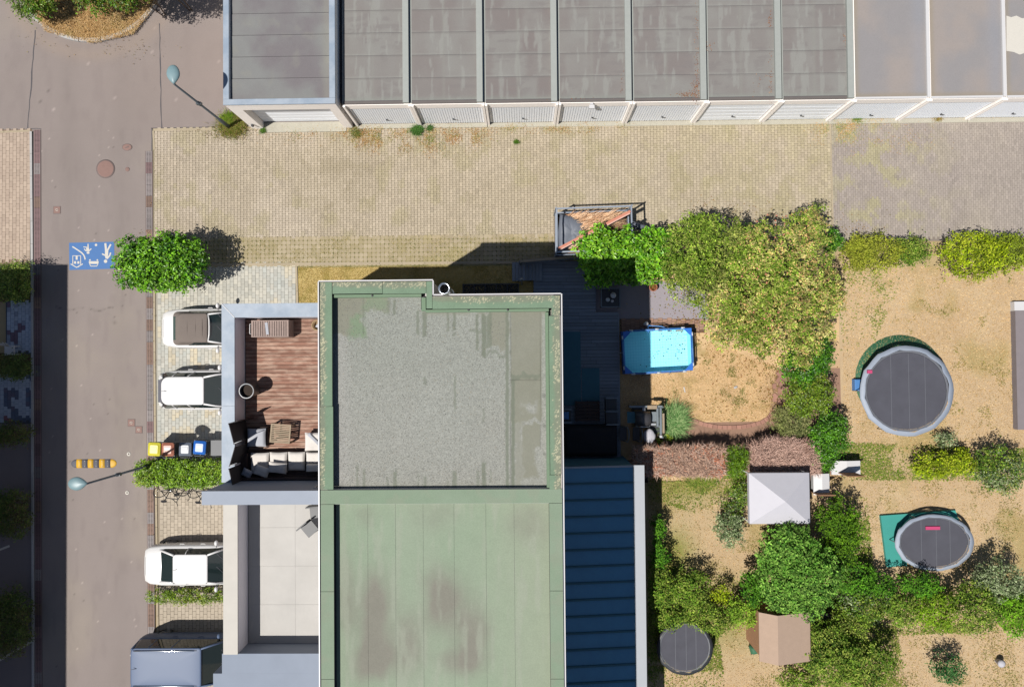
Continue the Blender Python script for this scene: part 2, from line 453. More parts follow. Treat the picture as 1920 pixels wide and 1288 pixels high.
def crown(name, parent, lobes, dens, size, pal, m='leaf', clump=.16, per=14, up=.9, inner=.5, rough=.22, aspect=.5, seed=0, boxy=0., shell=.35, lum=1.5, sprig=0.):
    """lobes: (cx,cy,cz,rx,ry,rz); leaves grow in clumps near the skin of each lobe"""
    P = []; Nn = []; Cc = []
    pal = np.array([C(*c, k=lum) for c in pal])
    for (cx, cy, cz, rx, ry, rz) in lobes:
        lt = float(np.clip(1+rng.normal()*.14, .7, 1.35)) if len(lobes) > 30 else 1.
        nc = int(dens*rx*ry*math.pi*1.9)
        d = rng.normal(size=(nc, 3)); d /= np.linalg.norm(d, axis=1, keepdims=True)
        d[:, 2] = np.where(d[:, 2] < -.35, -d[:, 2], d[:, 2])
        if boxy:
            d = d/np.maximum(np.abs(d[:, :2]).max(1), np.abs(d[:, 2]))[:, None]*boxy+d*(1-boxy)
        th = np.arctan2(d[:, 1], d[:, 0])
        rr = 1+rough*2*(fbm(th*1.6+seed*9.7+31, d[:, 2]*2.2+seed*4.3+17, seed, 3)-.5)+rng.normal(size=nc)*rough*.18
        r = (1-shell*rng.random(nc)**1.6)*rr
        deep = rng.random(nc) < inner*.25
        r[deep] *= rng.uniform(.4, .9, deep.sum())
        c = np.array([cx, cy, cz])+d*r[:, None]*np.array([rx, ry, rz])
        tone = lt*np.clip(1+rng.normal(size=nc)*.27, .45, 1.6)
        hue = fbm(c[:, 0]*1.3+50, c[:, 1]*1.3+50, seed+3, 3)+(rnd.uniform(-.22, .22) if len(lobes) > 30 else 0)
        p = np.repeat(c, per, 0)+rng.normal(size=(nc*per, 3))*clump*.55
        if sprig:
            sd = d*np.array([1, 1, .5])+rng.normal(size=(nc, 3))*.5; sd /= np.linalg.norm(sd, axis=1, keepdims=True)
            ln_ = sprig*rng.uniform(.2, 1.3, nc)*np.where(rng.random(nc) < .25, 1.6, .8)
            p = p+np.repeat(sd*ln_[:, None], per, 0)*rng.random((nc*per, 1))
        nn = np.repeat(d, per, 0)*.7+rng.normal(size=(nc*per, 3))*.55+np.array([0, 0, up])
        k = np.clip((np.repeat(hue, per)+rng.normal(size=nc*per)*.22)*len(pal), 0, len(pal)-1).astype(int)
        col = pal[k]*np.repeat(tone, per)[:, None]*np.clip(1+rng.normal(size=(nc*per, 1))*.14, .6, 1.5)
        ok = p[:, 2] > .03
        P.append(p[ok]); Nn.append(nn[ok]); Cc.append(col[ok])
    P = np.concatenate(P); Nn = np.concatenate(Nn); Cc = np.concatenate(Cc)
    return leaves(name, P, Nn, size*rng.uniform(.6, 1.25, len(P)), np.clip(Cc, .002, .8), M[m], parent, aspect)

def blades(name, P, length, width, cols, m='blade', parent=None, lean=.6, dirs=None, curl=.3):
    """grass blades or twigs: one thin bent pair of triangles each"""
    n = len(P)
    a = rng.random(n)*2*math.pi if dirs is None else dirs
    D = np.stack([np.cos(a), np.sin(a)], 1)
    ln = (length*rng.uniform(.5, 1.3, n))[:, None]
    le = (lean*rng.uniform(.4, 1.3, n))[:, None]
    w = (width*rng.uniform(.7, 1.3, n))[:, None]
    Q = np.stack([-D[:, 1], D[:, 0]], 1)
    up = np.sqrt(np.clip(1-le**2, .02, 1))
    V0 = np.concatenate([P[:, :2]-Q*w/2, P[:, 2:3]], 1); V1 = np.concatenate([P[:, :2]+Q*w/2, P[:, 2:3]], 1)
    mid = np.concatenate([P[:, :2]+D*ln*le*.5, P[:, 2:3]+ln*up*.6], 1)
    V2 = mid+np.concatenate([Q*w*.4, w*0], 1); V3 = mid-np.concatenate([Q*w*.4, w*0], 1)
    V4 = np.concatenate([P[:, :2]+D*ln*(le+curl*le), P[:, 2:3]+ln*up*(1-curl)], 1)
    V = np.stack([V0, V1, V2, V3, V4], 1).reshape(-1, 3)
    I = np.arange(n)*5
    F = np.concatenate([np.stack([I, I+1, I+2], 1), np.stack([I, I+2, I+3], 1), np.stack([I+3, I+2, I+4], 1)])
    return raw(name, V, F, np.repeat(cols, 5, 0), M[m], parent, nper=3)

def in_poly(px, py, poly):
    px = np.asarray(px); py = np.asarray(py)
    r = np.zeros(px.shape, bool); n = len(poly); j = n-1
    for i in range(n):
        xi, yi = poly[i]; xj, yj = poly[j]
        c = ((yi > py) != (yj > py)) & (px < (xj-xi)*(py-yi)/((yj-yi) or 1e-9)+xi)
        r ^= c; j = i
    return r
def scatter(poly_px, n, z=0.):
    """n random plan points inside a surveyed outline at height z"""
    xs = [p[0] for p in poly_px]; ys = [p[1] for p in poly_px]
    a = rng.uniform(min(xs), max(xs), n*3); b = rng.uniform(min(ys), max(ys), n*3)
    k = in_poly(a, b, poly_px); a = a[k][:n]; b = b[k][:n]
    d = np.stack([(a-960)/FPX, -(b-644)/FPX, -np.ones(len(a))], 1) @ RM.T
    t = (z-CAM_H)/d[:, 2]
    return np.stack([d[:, 0]*t, d[:, 1]*t, np.full(len(a), z)], 1), a, b
# ================================================================== THE SETTING
def struct(o): o['kind'] = 'structure'; return o
def stuff(o): o['kind'] = 'stuff'; return o

# soil under everything, out to the horizon
b = MB(); b.sheet([(-900, -900), (900, -900), (900, 900), (-900, 900)], -.03)
M['soilground'] = mat('bare_earth', C(196, 172, 132), rough=1., var=.15, vscale=.4, fine=.1)
struct(b.build('ground', M['soilground']))

# asphalt road
def asph(px, py, X, Y):
    c = lerp(CA(168, 156, 151), CA(160, 148, 142), fbm(X*.35+9, Y*.35+3, 1))
    c = lerp(c, CA(176, 164, 152), .6*sm(.5, .75, fbm(X*.25+40, Y*.25+33, 2)))
    c = lerp(c, CA(150, 138, 134), .35*sm(.5, .8, fbm(X*4+4, Y*1.1+7, 5))); c = c*(1-.07*np.exp(-(((px-128)/16)**2))-.05*np.exp(-(((px-228)/18)**2)))[..., None]; c = c*(1+.5*(rng.random(px.shape) > .9985)-.35*(rng.random(px.shape) > .999))[..., None]
    # paler seam-side dust and the paler turning area
    c = lerp(c, CA(178, 160, 146), .55*np.exp(-((np.hypot(px-172, py+62)-165)/14)**2))
    st = np.exp(-(((px-430)/260)**2+((py-140)/120)**2))
    c = lerp(c, CA(166, 150, 142), .5*st)
    # old patches of oil
    for (a, bb, r, k) in ((215, 605, 3, .3), (222, 534, 3, .3), (200, 1010, 4, .1)):
        c = c*(1-k*np.exp(-(((px-a)/r)**2+((py-bb)/r)**2)))[..., None]
    # hairline crack across the lane
    cy = 579+3*np.sin(px*.11)+4*(fbm(px*.08, px*0+3, 9)-.5)
    k = np.exp(-((py-cy)/1.1)**2)*((px > 105) & (px < 212))*sm(.3, .6, fbm(px*.2, px*0+1, 12))
    return c*(1-.45*k)[..., None]
x0, x1, y0, y1 = R4(76, -260, 276, 1500)
xa, xb = W(-500, 0)[0], W(1000, 0)[0]
yt, yb = W(300, -300)[1], W(300, 243)[1]
road = thing('road', None, None); struct(road)
grid_sheet('road_surface', xa, xb, yb, yt, 0., .12, asph, M['asphalt'], road)
grid_sheet('road_surface', x0-.35, x1+.3, y0, yb+.001, 0., .07, asph, M['asphalt'], road)
# tar seams of the joined asphalt lanes
def ribbon(name, pts, w, z, m, parent=None, jit=.0):
    V = []; F = []
    for i, p in enumerate(pts):
        p = Vector((*W(*p, z), z)); q0 = Vector((*W(*pts[max(i-1, 0)], z), z)); q1 = Vector((*W(*pts[min(i+1, len(pts)-1)], z), z))
        d = (q1-q0).normalized(); s = Vector((-d.y, d.x, 0))*w/2*(1+rnd.uniform(-jit, jit))
        V += [tuple(p+s), tuple(p-s)]
    F = [(2*i, 2*i+1, 2*i+3, 2*i+2) for i in range(len(pts)-1)]
    b = MB(); b.add(V, F); return b.build(name, m, parent)
def wob(a, bb, n=14, j=.8):
    return [(a[0]+(bb[0]-a[0])*i/n+rnd.uniform(-j, j), a[1]+(bb[1]-a[1])*i/n+rnd.uniform(-j, j)) for i in range(n+1)]
ribbon('tar_seam', wob((66, 57), (52, 242)), .045, .004, M['tar'], road, .4)
ribbon('tar_seam', wob((299, 44), (303, 240)), .04, .004, M['tar'], road, .4)
ribbon('tar_seam', wob((50, 242), (78, 242), 3), .03, .004, M['tar'], road)
ribbon('tar_seam', wob((283, 241), (412, 238), 8, .4), .035, .004, M['tar'], road)
ribbon('tar_seam', wob((285, 241), (285, 284), 4, .2), .05, .004, M['tar'], road)

# the round planted island and its kerb
ISL = W(172, -66); IR = 3.38
isl = thing('traffic_island', None, None, (*ISL, 0)); struct(isl)
def islc(px, py, X, Y):
    c = lerp(CA(206, 164, 104), CA(176, 140, 92), fbm(X*1.5, Y*1.5, 3))
    return lerp(c, CA(150, 130, 70), .6*sm(.5, .7, fbm(X*.8+5, Y*.8, 8)))
grid_sheet('island_turf', ISL[0]-IR, ISL[0]+IR, ISL[1]-IR, ISL[1]+IR, .1, .12, islc, M['lawn'], isl,
           mask=lambda px, py: np.hypot(*(np.stack([(px-172)/SC(.1), (py+66)/SC(.1)])))  < IR)
for k in range(22):
    a0 = 2*math.pi*k/22+.006; a1 = 2*math.pi*(k+1)/22-.006
    b = MB(); n = 5
    P = [(ISL[0]+(IR+.17)*math.cos(a0+(a1-a0)*i/n), ISL[1]+(IR+.17)*math.sin(a0+(a1-a0)*i/n)) for i in range(n+1)]
    P += [(ISL[0]+IR*math.cos(a1-(a1-a0)*i/n), ISL[1]+IR*math.sin(a1-(a1-a0)*i/n)) for i in range(n+1)]
    b.prism(P, -.02, .13+rnd.uniform(-.006, .006)); b.build('kerb_stone', M['kerb'], isl)

# ---------------------------------------------------------------- pavers
def paver_field(name, poly, shape, pitch, zt, colf, jointc, near, nsep=300, gap=.011, chamf=.0, bond='col', parent=None, origin=None, avoid=None):
    """pavers laid in columns (or rows) inside a surveyed outline: each its own block; the nsep largest in view are parts, the rest one part of kind stuff"""
    root = parent or struct(thing(name, None, None))
    P = poly_w(poly, 0.); xs = [p[0] for p in P]; ys = [p[1] for p in P]
    x0, x1, y0, y1 = min(xs), max(xs), min(ys), max(ys)
    pw, pl = pitch
    cen = []
    nx = int((x1-x0)/pw)+2; ny = int((y1-y0)/pl)+2
    for i in range(nx):
        for j in range(ny):
            X = x0+(i+.5)*pw; Y = y0+(j+.5)*pl+(pl/2 if i % 2 and bond == 'col' else 0)
            cen.append((X, Y))
    cen = np.array(cen)
    px, py = PX(cen[:, 0], cen[:, 1], 0*cen[:, 0])
    e_ = pl*42.7*.3; k = in_poly(px, py+e_, poly) | in_poly(px, py-e_, poly) | in_poly(px, py, poly)
    if avoid is not None: k &= ~avoid(px, py)
    cen = cen[k]; px = px[k]; py = py[k]
    col = colf(px, py, cen[:, 0], cen[:, 1])*np.clip(1+rng.normal(size=(len(cen), 1))*.05, .8, 1.2)
    w = pw-gap; l = pl-gap
    if shape == 'rect': T = np.array([(-w/2, -l/2), (w/2, -l/2), (w/2, l/2), (-w/2, l/2)])
    elif shape == 'bone':
        e = pw*.13
        h = l/2
        T = np.array([(-w/2-e/2, -h), (w/2+e/2, -h), (w/2+e/2, -h*.62), (w/2-e/2, -h*.3), (w/2-e/2, h*.3), (w/2+e/2, h*.62), (w/2+e/2, h),
                      (-w/2-e/2, h), (-w/2-e/2, h*.62), (-w/2+e/2, h*.3), (-w/2+e/2, -h*.3), (-w/2-e/2, -h*.62)])
    elif shape == 'oct':
        c = pw*.2
        T = np.array([(-w/2+c, -l/2), (w/2-c, -l/2), (w/2, -l/2+c), (w/2, l/2-c), (w/2-c, l/2), (-w/2+c, l/2), (-w/2, l/2-c), (-w/2, -l/2+c)])
    n = len(T)
    order = np.argsort(np.hypot(px-near[0], py-near[1]))
    sep, rest = order[:nsep], order[nsep:]
    m = len(rest)
    if m:
        dz = rng.uniform(-.003, .003, m)
        top = np.concatenate([np.repeat(T[None], m, 0)+cen[rest][:, None, :], np.broadcast_to((zt+dz)[:, None, None], (m, n, 1))], 2)
        bot = top.copy(); bot[:, :, 2] = .001
        V = np.concatenate([top, bot], 1).reshape(-1, 3)
        I = (np.arange(m)*2*n)[:, None]
        # triangles and quads are mixed, so split the top into quads strips (n even)
        Q = []
        if shape == 'bone':
            tops = [(0, 1, 2, 11), (11, 2, 3, 10), (10, 3, 4, 9), (9, 4, 5, 8), (8, 5, 6, 7)]
        elif shape == 'oct': tops = [(0, 1, 2, 7), (7, 2, 3, 6), (6, 3, 4, 5)]
        else: tops = [(0, 1, 2, 3)]
        Q = [np.array(t)[None]+I for t in tops]
        Q += [np.array([(a+1) % n, a, n+a, n+(a+1) % n])[None]+I for a in range(n)]
        F = np.concatenate(Q)
        c = np.repeat(col[rest], 2*n, 0)
        st = raw('pavers', V, F, c, M['paver'], root)
        st['kind'] = 'stuff'
    # single blocks: a few shared meshes in the tints found there
    if len(sep):
        K = 8; me = []
        cs = col[sep]; tone = cs.sum(1); q = np.argsort(np.argsort(tone))*K//len(sep)
        for g in range(K):
            bb = MB(tuple(cs[q == g].mean(0)) if (q == g).any() else tuple(cs[0])); bb.prism([tuple(t) for t in T], .001, zt, bottom=False)
            o = bb.build('paver', M['paver']); me.append(o.data); bpy.data.objects.remove(o)
        for s_, g in zip(sep, q):
            o = bpy.data.objects.new('paver', me[g]); COL.objects.link(o); o.parent = root
            o.location = (cen[s_][0], cen[s_][1], rng.uniform(-.003, .003))
    return root
def bed(poly, c, root, z=.004, step=.25, name='joint_bed'):
    P = poly_w(poly, z); b = MB(); b.col = C(*c); b.sheet(P, z); return b.build(name, M['sand'], root)

# the garage yard
yard_poly = [(290, 246), (640, 242), (1000, 239), (1300, 231), (1553, 227), (1560, 441), (1260, 443), (900, 441), (290, 444)]
yard = struct(thing('garage_yard', None, None))
bed([(286, 241), (640, 238), (1000, 235), (1300, 228), (1556, 222), (1562, 446), (286, 448)], (158, 146, 122), yard)
def yc(px, py, X, Y):
    n1 = fbm(X*.7+3, Y*.7, 4); n2 = fbm(X*2.1, Y*2.1+9, 6)
    c = lerp(CA(214, 199, 178), CA(203, 188, 165), sm(.35, .65, n1))
    c = lerp(c, CA(202, 192, 146), .5*sm(900, 1500, px)*sm(.4, .6, n2))
    c = lerp(c, CA(204, 188, 160), .5*sm(400, 900, px))
    c = lerp(c, CA(206, 190, 170), .4*np.exp(-((px-330)/90)**2))
    c = lerp(c, CA(148, 134, 106), .5*np.exp(-(((px-650)/60)**2+((py-315)/18)**2))*n2*1.4)
    c = lerp(c, CA(190, 178, 140), .5*sm(.55, .72, fbm(X*1.3+70, Y*1.3+20, 15)))
    return c
paver_field('garage_yard', yard_poly, 'bone', (.143, .2015), .028, yc, None, (620, 330), parent=yard, gap=.016)
# edging stones along yard and drive
def edging(name, pts, w, h, root, m='edging', lstone=1.0, jog=.004):
    for (a, bb) in zip(pts[:-1], pts[1:]):
        A = Vector(W(*a)); B_ = Vector(W(*bb)); L = (B_-A).length; n = max(1, round(L/lstone)); d = (B_-A)/n
        for i in range(n):
            c = A+d*(i+.5); q = MB(); q.obox(c.x, c.y, -.02, h+rnd.uniform(-jog, jog), L/n-.012, w, math.atan2(d.y, d.x)); q.build(name, M[m], root)
edging('edging_stone', [(288, 244), (640, 240)], .1, .034, yard)
edging('edging_stone', [(288, 246), (290, 282)], .08, .036, yard)
# crossing strip between yard and the brown paving
def bz(px, py, X, Y):
    c = lerp(CA(190, 178, 166), CA(178, 166, 158), fbm(X*.9, Y*.9, 14))
    c = lerp(c, CA(196, 184, 168), .5*sm(.5, .7, fbm(X*.5+3, Y*.5+3, 16)))
    return lerp(c, CA(196, 188, 140), .6*np.exp(-((px-1640)/110)**2)*sm(.45, .65, fbm(X*2+3, Y*2+3, 17)))
east = struct(thing('brown_paving', None, None))
bed([(1556, 214), (2150, 206), (2150, 452), (1562, 452)], (156, 144, 134), east)
paver_field('brown_paving', [(1558, 222), (2000, 214), (2000, 446), (1562, 446)], 'rect', (.1, .2), .026, bz, None, (1700, 330), nsep=0, gap=.008, parent=east)
edging('edging_stone', [(1556, 226), (1562, 446)], .07, .031, east)

# grass-grid paving strip
gr_ = struct(thing('grass_grid_paving', None, None))
gp = [(290, 448), (900, 443), (1260, 446), (1300, 500), (900, 493), (470, 496), (290, 500)]
def bedc(px, py, X, Y):
    c = lerp(CA(164, 158, 108), CA(190, 172, 126), fbm(X*1.6, Y*1.6, 22))
    return lerp(c, CA(96, 104, 52), .6*sm(.5, .7, fbm(X*3+9, Y*3, 23)))
a0, a1, a2, a3 = R4(286, 444, 1300, 500)
grid_sheet('soil_in_cells', a0, a1, a2, a3, .012, .08, bedc, M['sand'], gr_)
def ggc(px, py, X, Y):
    c = lerp(CA(202, 188, 162), CA(192, 174, 140), fbm(X*1.1+5, Y*1.1, 24))*(1+.12*(rng.random(px.shape)-.5))[..., None]
    return lerp(c, CA(184, 170, 118), .5*sm(.45, .7, fbm(X*1.9+5, Y*1.9+3, 25)))
paver_field('grass_grid_paving', gp, 'oct', (.19, .19), .03, ggc, None, (620, 470), nsep=300, gap=.006, parent=gr_, bond='grid')
edging('edging_stone', [(290, 497), (1010, 492)], .1, .045, gr_)

# drives of pale pavers
def dc(px, py, X, Y):
    n = fbm(X*3.1, Y*2.1, 31, 2); m_ = vn(X*6.3+3, Y*4.1+8, 32)
    c = lerp(CA(220, 214, 200), CA(208, 210, 202), m_)
    c = lerp(c, CA(228, 216, 190), sm(.55, .8, n))
    return c*np.where(rng.random(len(px)) < .12, .88, 1.)[:, None]
drive = struct(thing('driveway', None, None))
bed([(288, 499), (558, 497), (562, 905), (292, 905)], (186, 180, 166), drive, z=.005)
paver_field('driveway', [(296, 501), (553, 499), (558, 902), (296, 902)], 'rect', (.162, .245), .03, dc, None, (420, 560), parent=drive, gap=.011)
edging('edging_stone', [(290, 452), (290, 620), (292, 900)], .09, .036, drive)
edging('edging_stone', [(556, 500), (560, 640)], .09, .05, drive)
edging('edging_stone', [(294, 499), (555, 496)], .08, .04, drive)
drive2 = struct(thing('neighbouring_driveway', None, None))
bed([(292, 905), (562, 905), (562, 1500), (298, 1500)], (172, 158, 138), drive2, z=.005)
def dc2(px, py, X, Y):
    return lerp(CA(212, 198, 178), CA(202, 188, 168), vn(X*6+1, Y*4, 33))
paver_field('neighbouring_driveway', [(300, 908), (470, 908), (470, 1330), (304, 1330)], 'rect', (.162, .245), .03, dc2, None, (360, 980), parent=drive2, gap=.011)
edging('edging_stone', [(293, 905), (298, 1320)], .09, .036, drive2)
# pinkish pavers across the road
drive3 = struct(thing('neighbour_forecourt', None, None))
bed([(-120, 245), (60, 243), (64, 500), (-120, 502)], (158, 136, 116), drive3, z=.005)
def dc3(px, py, X, Y):
    return lerp(CA(212, 192, 172), CA(200, 178, 160), vn(X*6+1, Y*4, 35))*(1-.2*np.exp(-(((px-38)/4)**2+((py-280)/4)**2)))[..., None]
paver_field('neighbour_forecourt', [(-40, 251), (56, 249), (60, 492), (-40, 492)], 'rect', (.158, .25), .03, dc3, None, (40, 360), parent=drive3, gap=.011)
edging('edging_stone', [(59, 247), (61, 500), (63, 1320)], .1, .05, drive3, m='kerb')
edging('edging_stone', [(-40, 250), (57, 246)], .08, .04, drive3)

# shaded forecourts further down the other side
fore = struct(thing('shaded_forecourt', None, None))
for poly, c in (([(14, 566), (60, 566), (60, 662), (14, 662)], 0), ([(-40, 706), (60, 706), (60, 792), (-40, 792)], 1)):
    bed([(poly[0][0]-3, poly[0][1]-2), (poly[1][0]+1, poly[1][1]-2), (poly[2][0]+1, poly[2][1]+2), (poly[3][0]-3, poly[3][1]+2)], (100, 104, 112), fore, z=.006)
    def fc(px, py, X, Y):
        d = CA(196, 206, 222)*np.ones((len(px), 3))
        i = np.floor(X/.33).astype(int); j = np.floor(Y/.42).astype(int)
        q = _tab[5][i & 255, j & 255]
        return np.where((q < .25)[:, None], CA(112, 124, 148), np.where((q > .93)[:, None], CA(150, 110, 118), d))
    paver_field('shaded_forecourt', poly, 'rect', (.165, .205), .03, fc, None, (30, 640), nsep=100, parent=fore, gap=.01)
b = MB(); b.col = C(150, 140, 140); b.sheet(poly_w([(-60, 792), (62, 792), (64, 1500), (-60, 1500)], .002), .002); b.build('side_asphalt', M['asphalt'], fore)
b = MB(); b.col = C(110, 90, 70); b.sheet(poly_w([(-60, 500), (60, 500), (60, 566), (-60, 566)], .002), .002); b.build('soil', M['sand'], fore)
b = MB(); b.col = C(110, 90, 70); b.sheet(poly_w([(-60, 662), (60, 662), (60, 706), (-60, 706)], .002), .002); b.build('soil', M['sand'], fore)
ribbon('painted_line', [(-10, 1034), (18, 1023)], .09, .006, M['whitepaint'], fore)
ribbon('painted_line', [(-6, 1240), (60, 1202)], .1, .006, M['whitepaint'], fore)

# ---------------------------------------------------------------- drainage channels
def grate_mesh(mm):
    b = MB(); Lg = .494; w = .26
    b.box(-w/2, -w/2+.03, -Lg/2, Lg/2, 0, .02, bottom=False); b.box(w/2-.03, w/2, -Lg/2, Lg/2, 0, .02, bottom=False)
    b.box(-.012, .012, -Lg/2, Lg/2, 0, .019, bottom=False)
    n = 9
    for i in range(n):
        y = -Lg/2+Lg*(i+.5)/n
        b.box(-w/2+.03, w/2-.03, y-.016, y+.016, 0, .018, bottom=False)
    o = b.build('grate', mm); me = o.data; bpy.data.objects.remove(o); return me
gm = [grate_mesh(M['grategrey']), grate_mesh(M['graterust']), grate_mesh(M['gratered'])]
def channel(name, label, p0, p1, picks, group):
    A = Vector(W(*p0)); B_ = Vector(W(*p1)); L = (B_-A).length; n = int(L/.5); d = (B_-A).normalized(); a = math.atan2(d.y, d.x)-math.pi/2
    t = thing(name, label, 'drainage channel', (A.x, A.y, 0), 0, group)
    c = (A+B_)/2; b = MB(); b.obox(c.x, c.y, .0, .0055, L, .27, math.atan2(d.y, d.x)); b.build('gutter', M['dark'], t)
    for s in (-1, 1):
        b = MB(); off = Vector((-d.y, d.x))*s*.15; b.obox(c.x+off.x, c.y+off.y, 0, .016, L, .035, math.atan2(d.y, d.x)); b.build('rim', M['manframe'], t)
    for i in range(n):
        q = A+d*(i+.5)*.5
        o = bpy.data.objects.new('grate', gm[picks[i % len(picks)]]); COL.objects.link(o); o.parent = t
        o.location = (q.x-A.x, q.y-A.y, .006); o.rotation_euler = (0, 0, a)
channel('drainage_channel', 'long rust and grey grated channel between the road and the pale drive', (279.5, 284), (284.5, 1330),
        [0, 2, 0, 0, 1, 0, 0, 1, 1, 0, 1, 0, 0, 1, 0, 1, 0, 1, 1, 0, 0, 0, 0], 'grated drainage channels along the road')
channel('drainage_channel', 'long dark red grated channel beside the pinkish forecourt across the road', (70, 244), (73, 1330),
        [2, 2, 2, 0, 2, 2, 1, 2, 2], 'grated drainage channels along the road')

# ---------------------------------------------------------------- lawns
def lawnc(px, py, X, Y):
    c = lerp(CA(250, 216, 166), CA(230, 192, 148), fbm(X*1.2+2, Y*1.2, 41))
    c = lerp(c, CA(206, 172, 140), .6*sm(.5, .7, fbm(X*.6+7, Y*.6+3, 42)))
    c = lerp(c, CA(150, 136, 70), .5*sm(.6, .78, fbm(X*2.6+7, Y*2.6+3, 43)))
    return c
def strip_c(px, py, X, Y):
    c = lerp(CA(224, 200, 134), CA(206, 180, 120), fbm(X*1.6+2, Y*1.6, 44))
    return lerp(c, CA(150, 136, 62), .6*sm(.5, .7, fbm(X*3+2, Y*3+5, 45)))
lawn = struct(thing('lawn', None, None))
x0, x1, y0, y1 = R4(1028, 500, 1575, 900); grid_sheet('lawn_surface', x0, x1, y0, y1, .004, .08, lawnc, M['lawn'], lawn)
strip = struct(thing('grass_strip', None, None))
x0, x1, y0, y1 = R4(558, 499, 1100, 640); grid_sheet('turf', x0, x1, y0, y1, .008, .08, strip_c, M['lawn'], strip)
nl = struct(thing('neighbour_lawn', None, None))
def nlc(px, py, X, Y):
    c = lerp(CA(226, 200, 162), CA(210, 180, 142), fbm(X*.8+2, Y*.8, 46))
    c = lerp(c, CA(176, 160, 96), .6*sm(.55, .75, fbm(X*.5+21, Y*.5+11, 47)))
    g = np.exp(-(((px-1290)/60)**2+((py-900)/40)**2))+np.exp(-(((px-1260)/40)**2+((py-1040)/50)**2))+.7*np.exp(-(((px-1330)/120)**2+((py-1160)/60)**2))
    return lerp(c, CA(142, 150, 66), np.clip(g, 0, .85))
x0, x1, y0, y1 = R4(1575, 452, 2200, 905); grid_sheet('lawn_surface', x0, x1, y0, y1, .004, .12, nlc, M['lawn'], nl)
x0, x1, y0, y1 = R4(1028, 900, 2200, 1500); grid_sheet('lawn_surface', x0, x1, y0, y1, .008, .12, nlc, M['lawn'], nl)

def turf(name, poly, n, L, pal, z=.004, avoid=None, parent=None, lean=.6, w=.012, m='blade', dens=None):
    P, a, b_ = scatter(poly, n, z)
    if avoid is not None:
        k = ~avoid(a, b_); P = P[k]; a = a[k]; b_ = b_[k]
    if dens is not None:
        k = rng.random(len(P)) < dens(a, b_, P[:, 0], P[:, 1]); P = P[k]; a = a[k]; b_ = b_[k]
    pal = np.array([C(*c, k=1.6) for c in pal]); q = np.clip(fbm(P[:, 0]*2, P[:, 1]*2, 50)+rng.normal(size=len(P))*.2, 0, .999)*len(pal)
    c = pal[q.astype(int)]*rng.uniform(.75, 1.25, (len(P), 1))
    o = blades(name, P, L, w, c, m, parent, lean=lean); o['kind'] = 'stuff'; return o
DRY = [(236, 204, 150), (222, 186, 134), (240, 212, 164), (208, 172, 116), (190, 162, 104)]
turf('dry_grass', [(1170, 700), (1310, 690), (1330, 640), (1460, 690), (1455, 790), (1300, 790), (1215, 770), (1062, 760), (1165, 600)], 42000, .05, DRY)
turf('dry_grass', [(560, 500), (1000, 498), (1000, 570), (560, 570)], 26000, .05, [(196, 170, 92), (178, 150, 78), (206, 178, 110), (150, 138, 60)], z=.008)
turf('dry_grass', [(1580, 500), (1920, 500), (1920, 850), (1580, 850)], 30000, .06, DRY, w=.018)
turf('dry_grass', [(1215, 890), (1920, 890), (1920, 1288), (1215, 1288)], 45000, .06, DRY+[(150, 150, 70)], w=.018)
turf('dry_grass', [(40, 0), (300, 0), (250, 66), (175, 82), (90, 62)], 16000, .14, [(224, 186, 130), (206, 168, 114), (232, 200, 150), (170, 150, 90)], z=.1)
turf('cell_grass', gp, 34000, .045, [(150, 152, 80), (190, 170, 100), (120, 132, 60), (206, 182, 120)], z=.02, w=.012,
     dens=lambda a, b_, X, Y: sm(.35, .7, fbm(X*1.4+5, Y*1.4, 24)))
# weeds that push up along the garages and through the joints
def wd(a, b_, X, Y):
    g = 0
    for (cx, cy, rx, ry, k) in ((690, 258, 45, 18, 1), (785, 262, 50, 20, 1), (870, 256, 40, 16, 1), (965, 240, 25, 6, .8), (1040, 243, 60, 7, .6), (1095, 241, 16, 9, .8), (1160, 236, 30, 5, .4),
                                (1570, 245, 30, 20, .9), (1600, 228, 18, 8, .8), (1640, 226, 20, 6, .6), (1758, 222, 10, 6, .9), (1660, 260, 60, 20, .2), (620, 250, 90, 10, .35), (1840, 220, 60, 5, .2), (560, 255, 60, 14, .12)):
        g = g+k*np.exp(-(((a-cx)/rx)**2+((b_-cy)/ry)**2))
    return g*sm(.3, .62, fbm(X*2.5, Y*2.5, 51))
turf('weeds', [(480, 236), (1920, 214), (1920, 300), (480, 300)], 120000, .075, [(206, 158, 96), (184, 130, 76), (222, 182, 116), (160, 150, 70), (120, 150, 60)], z=.028, dens=wd)
turf('joint_moss', [(290, 246), (1556, 228), (1556, 441), (290, 446)], 60000, .02, [(172, 168, 90), (150, 152, 80), (190, 176, 100)], z=.026, w=.012,
     dens=lambda a, b_, X, Y: .75*sm(.45, .75, fbm(X*1.3+70, Y*1.3+20, 15))*(.35+.65*sm(300, 1400, a)))
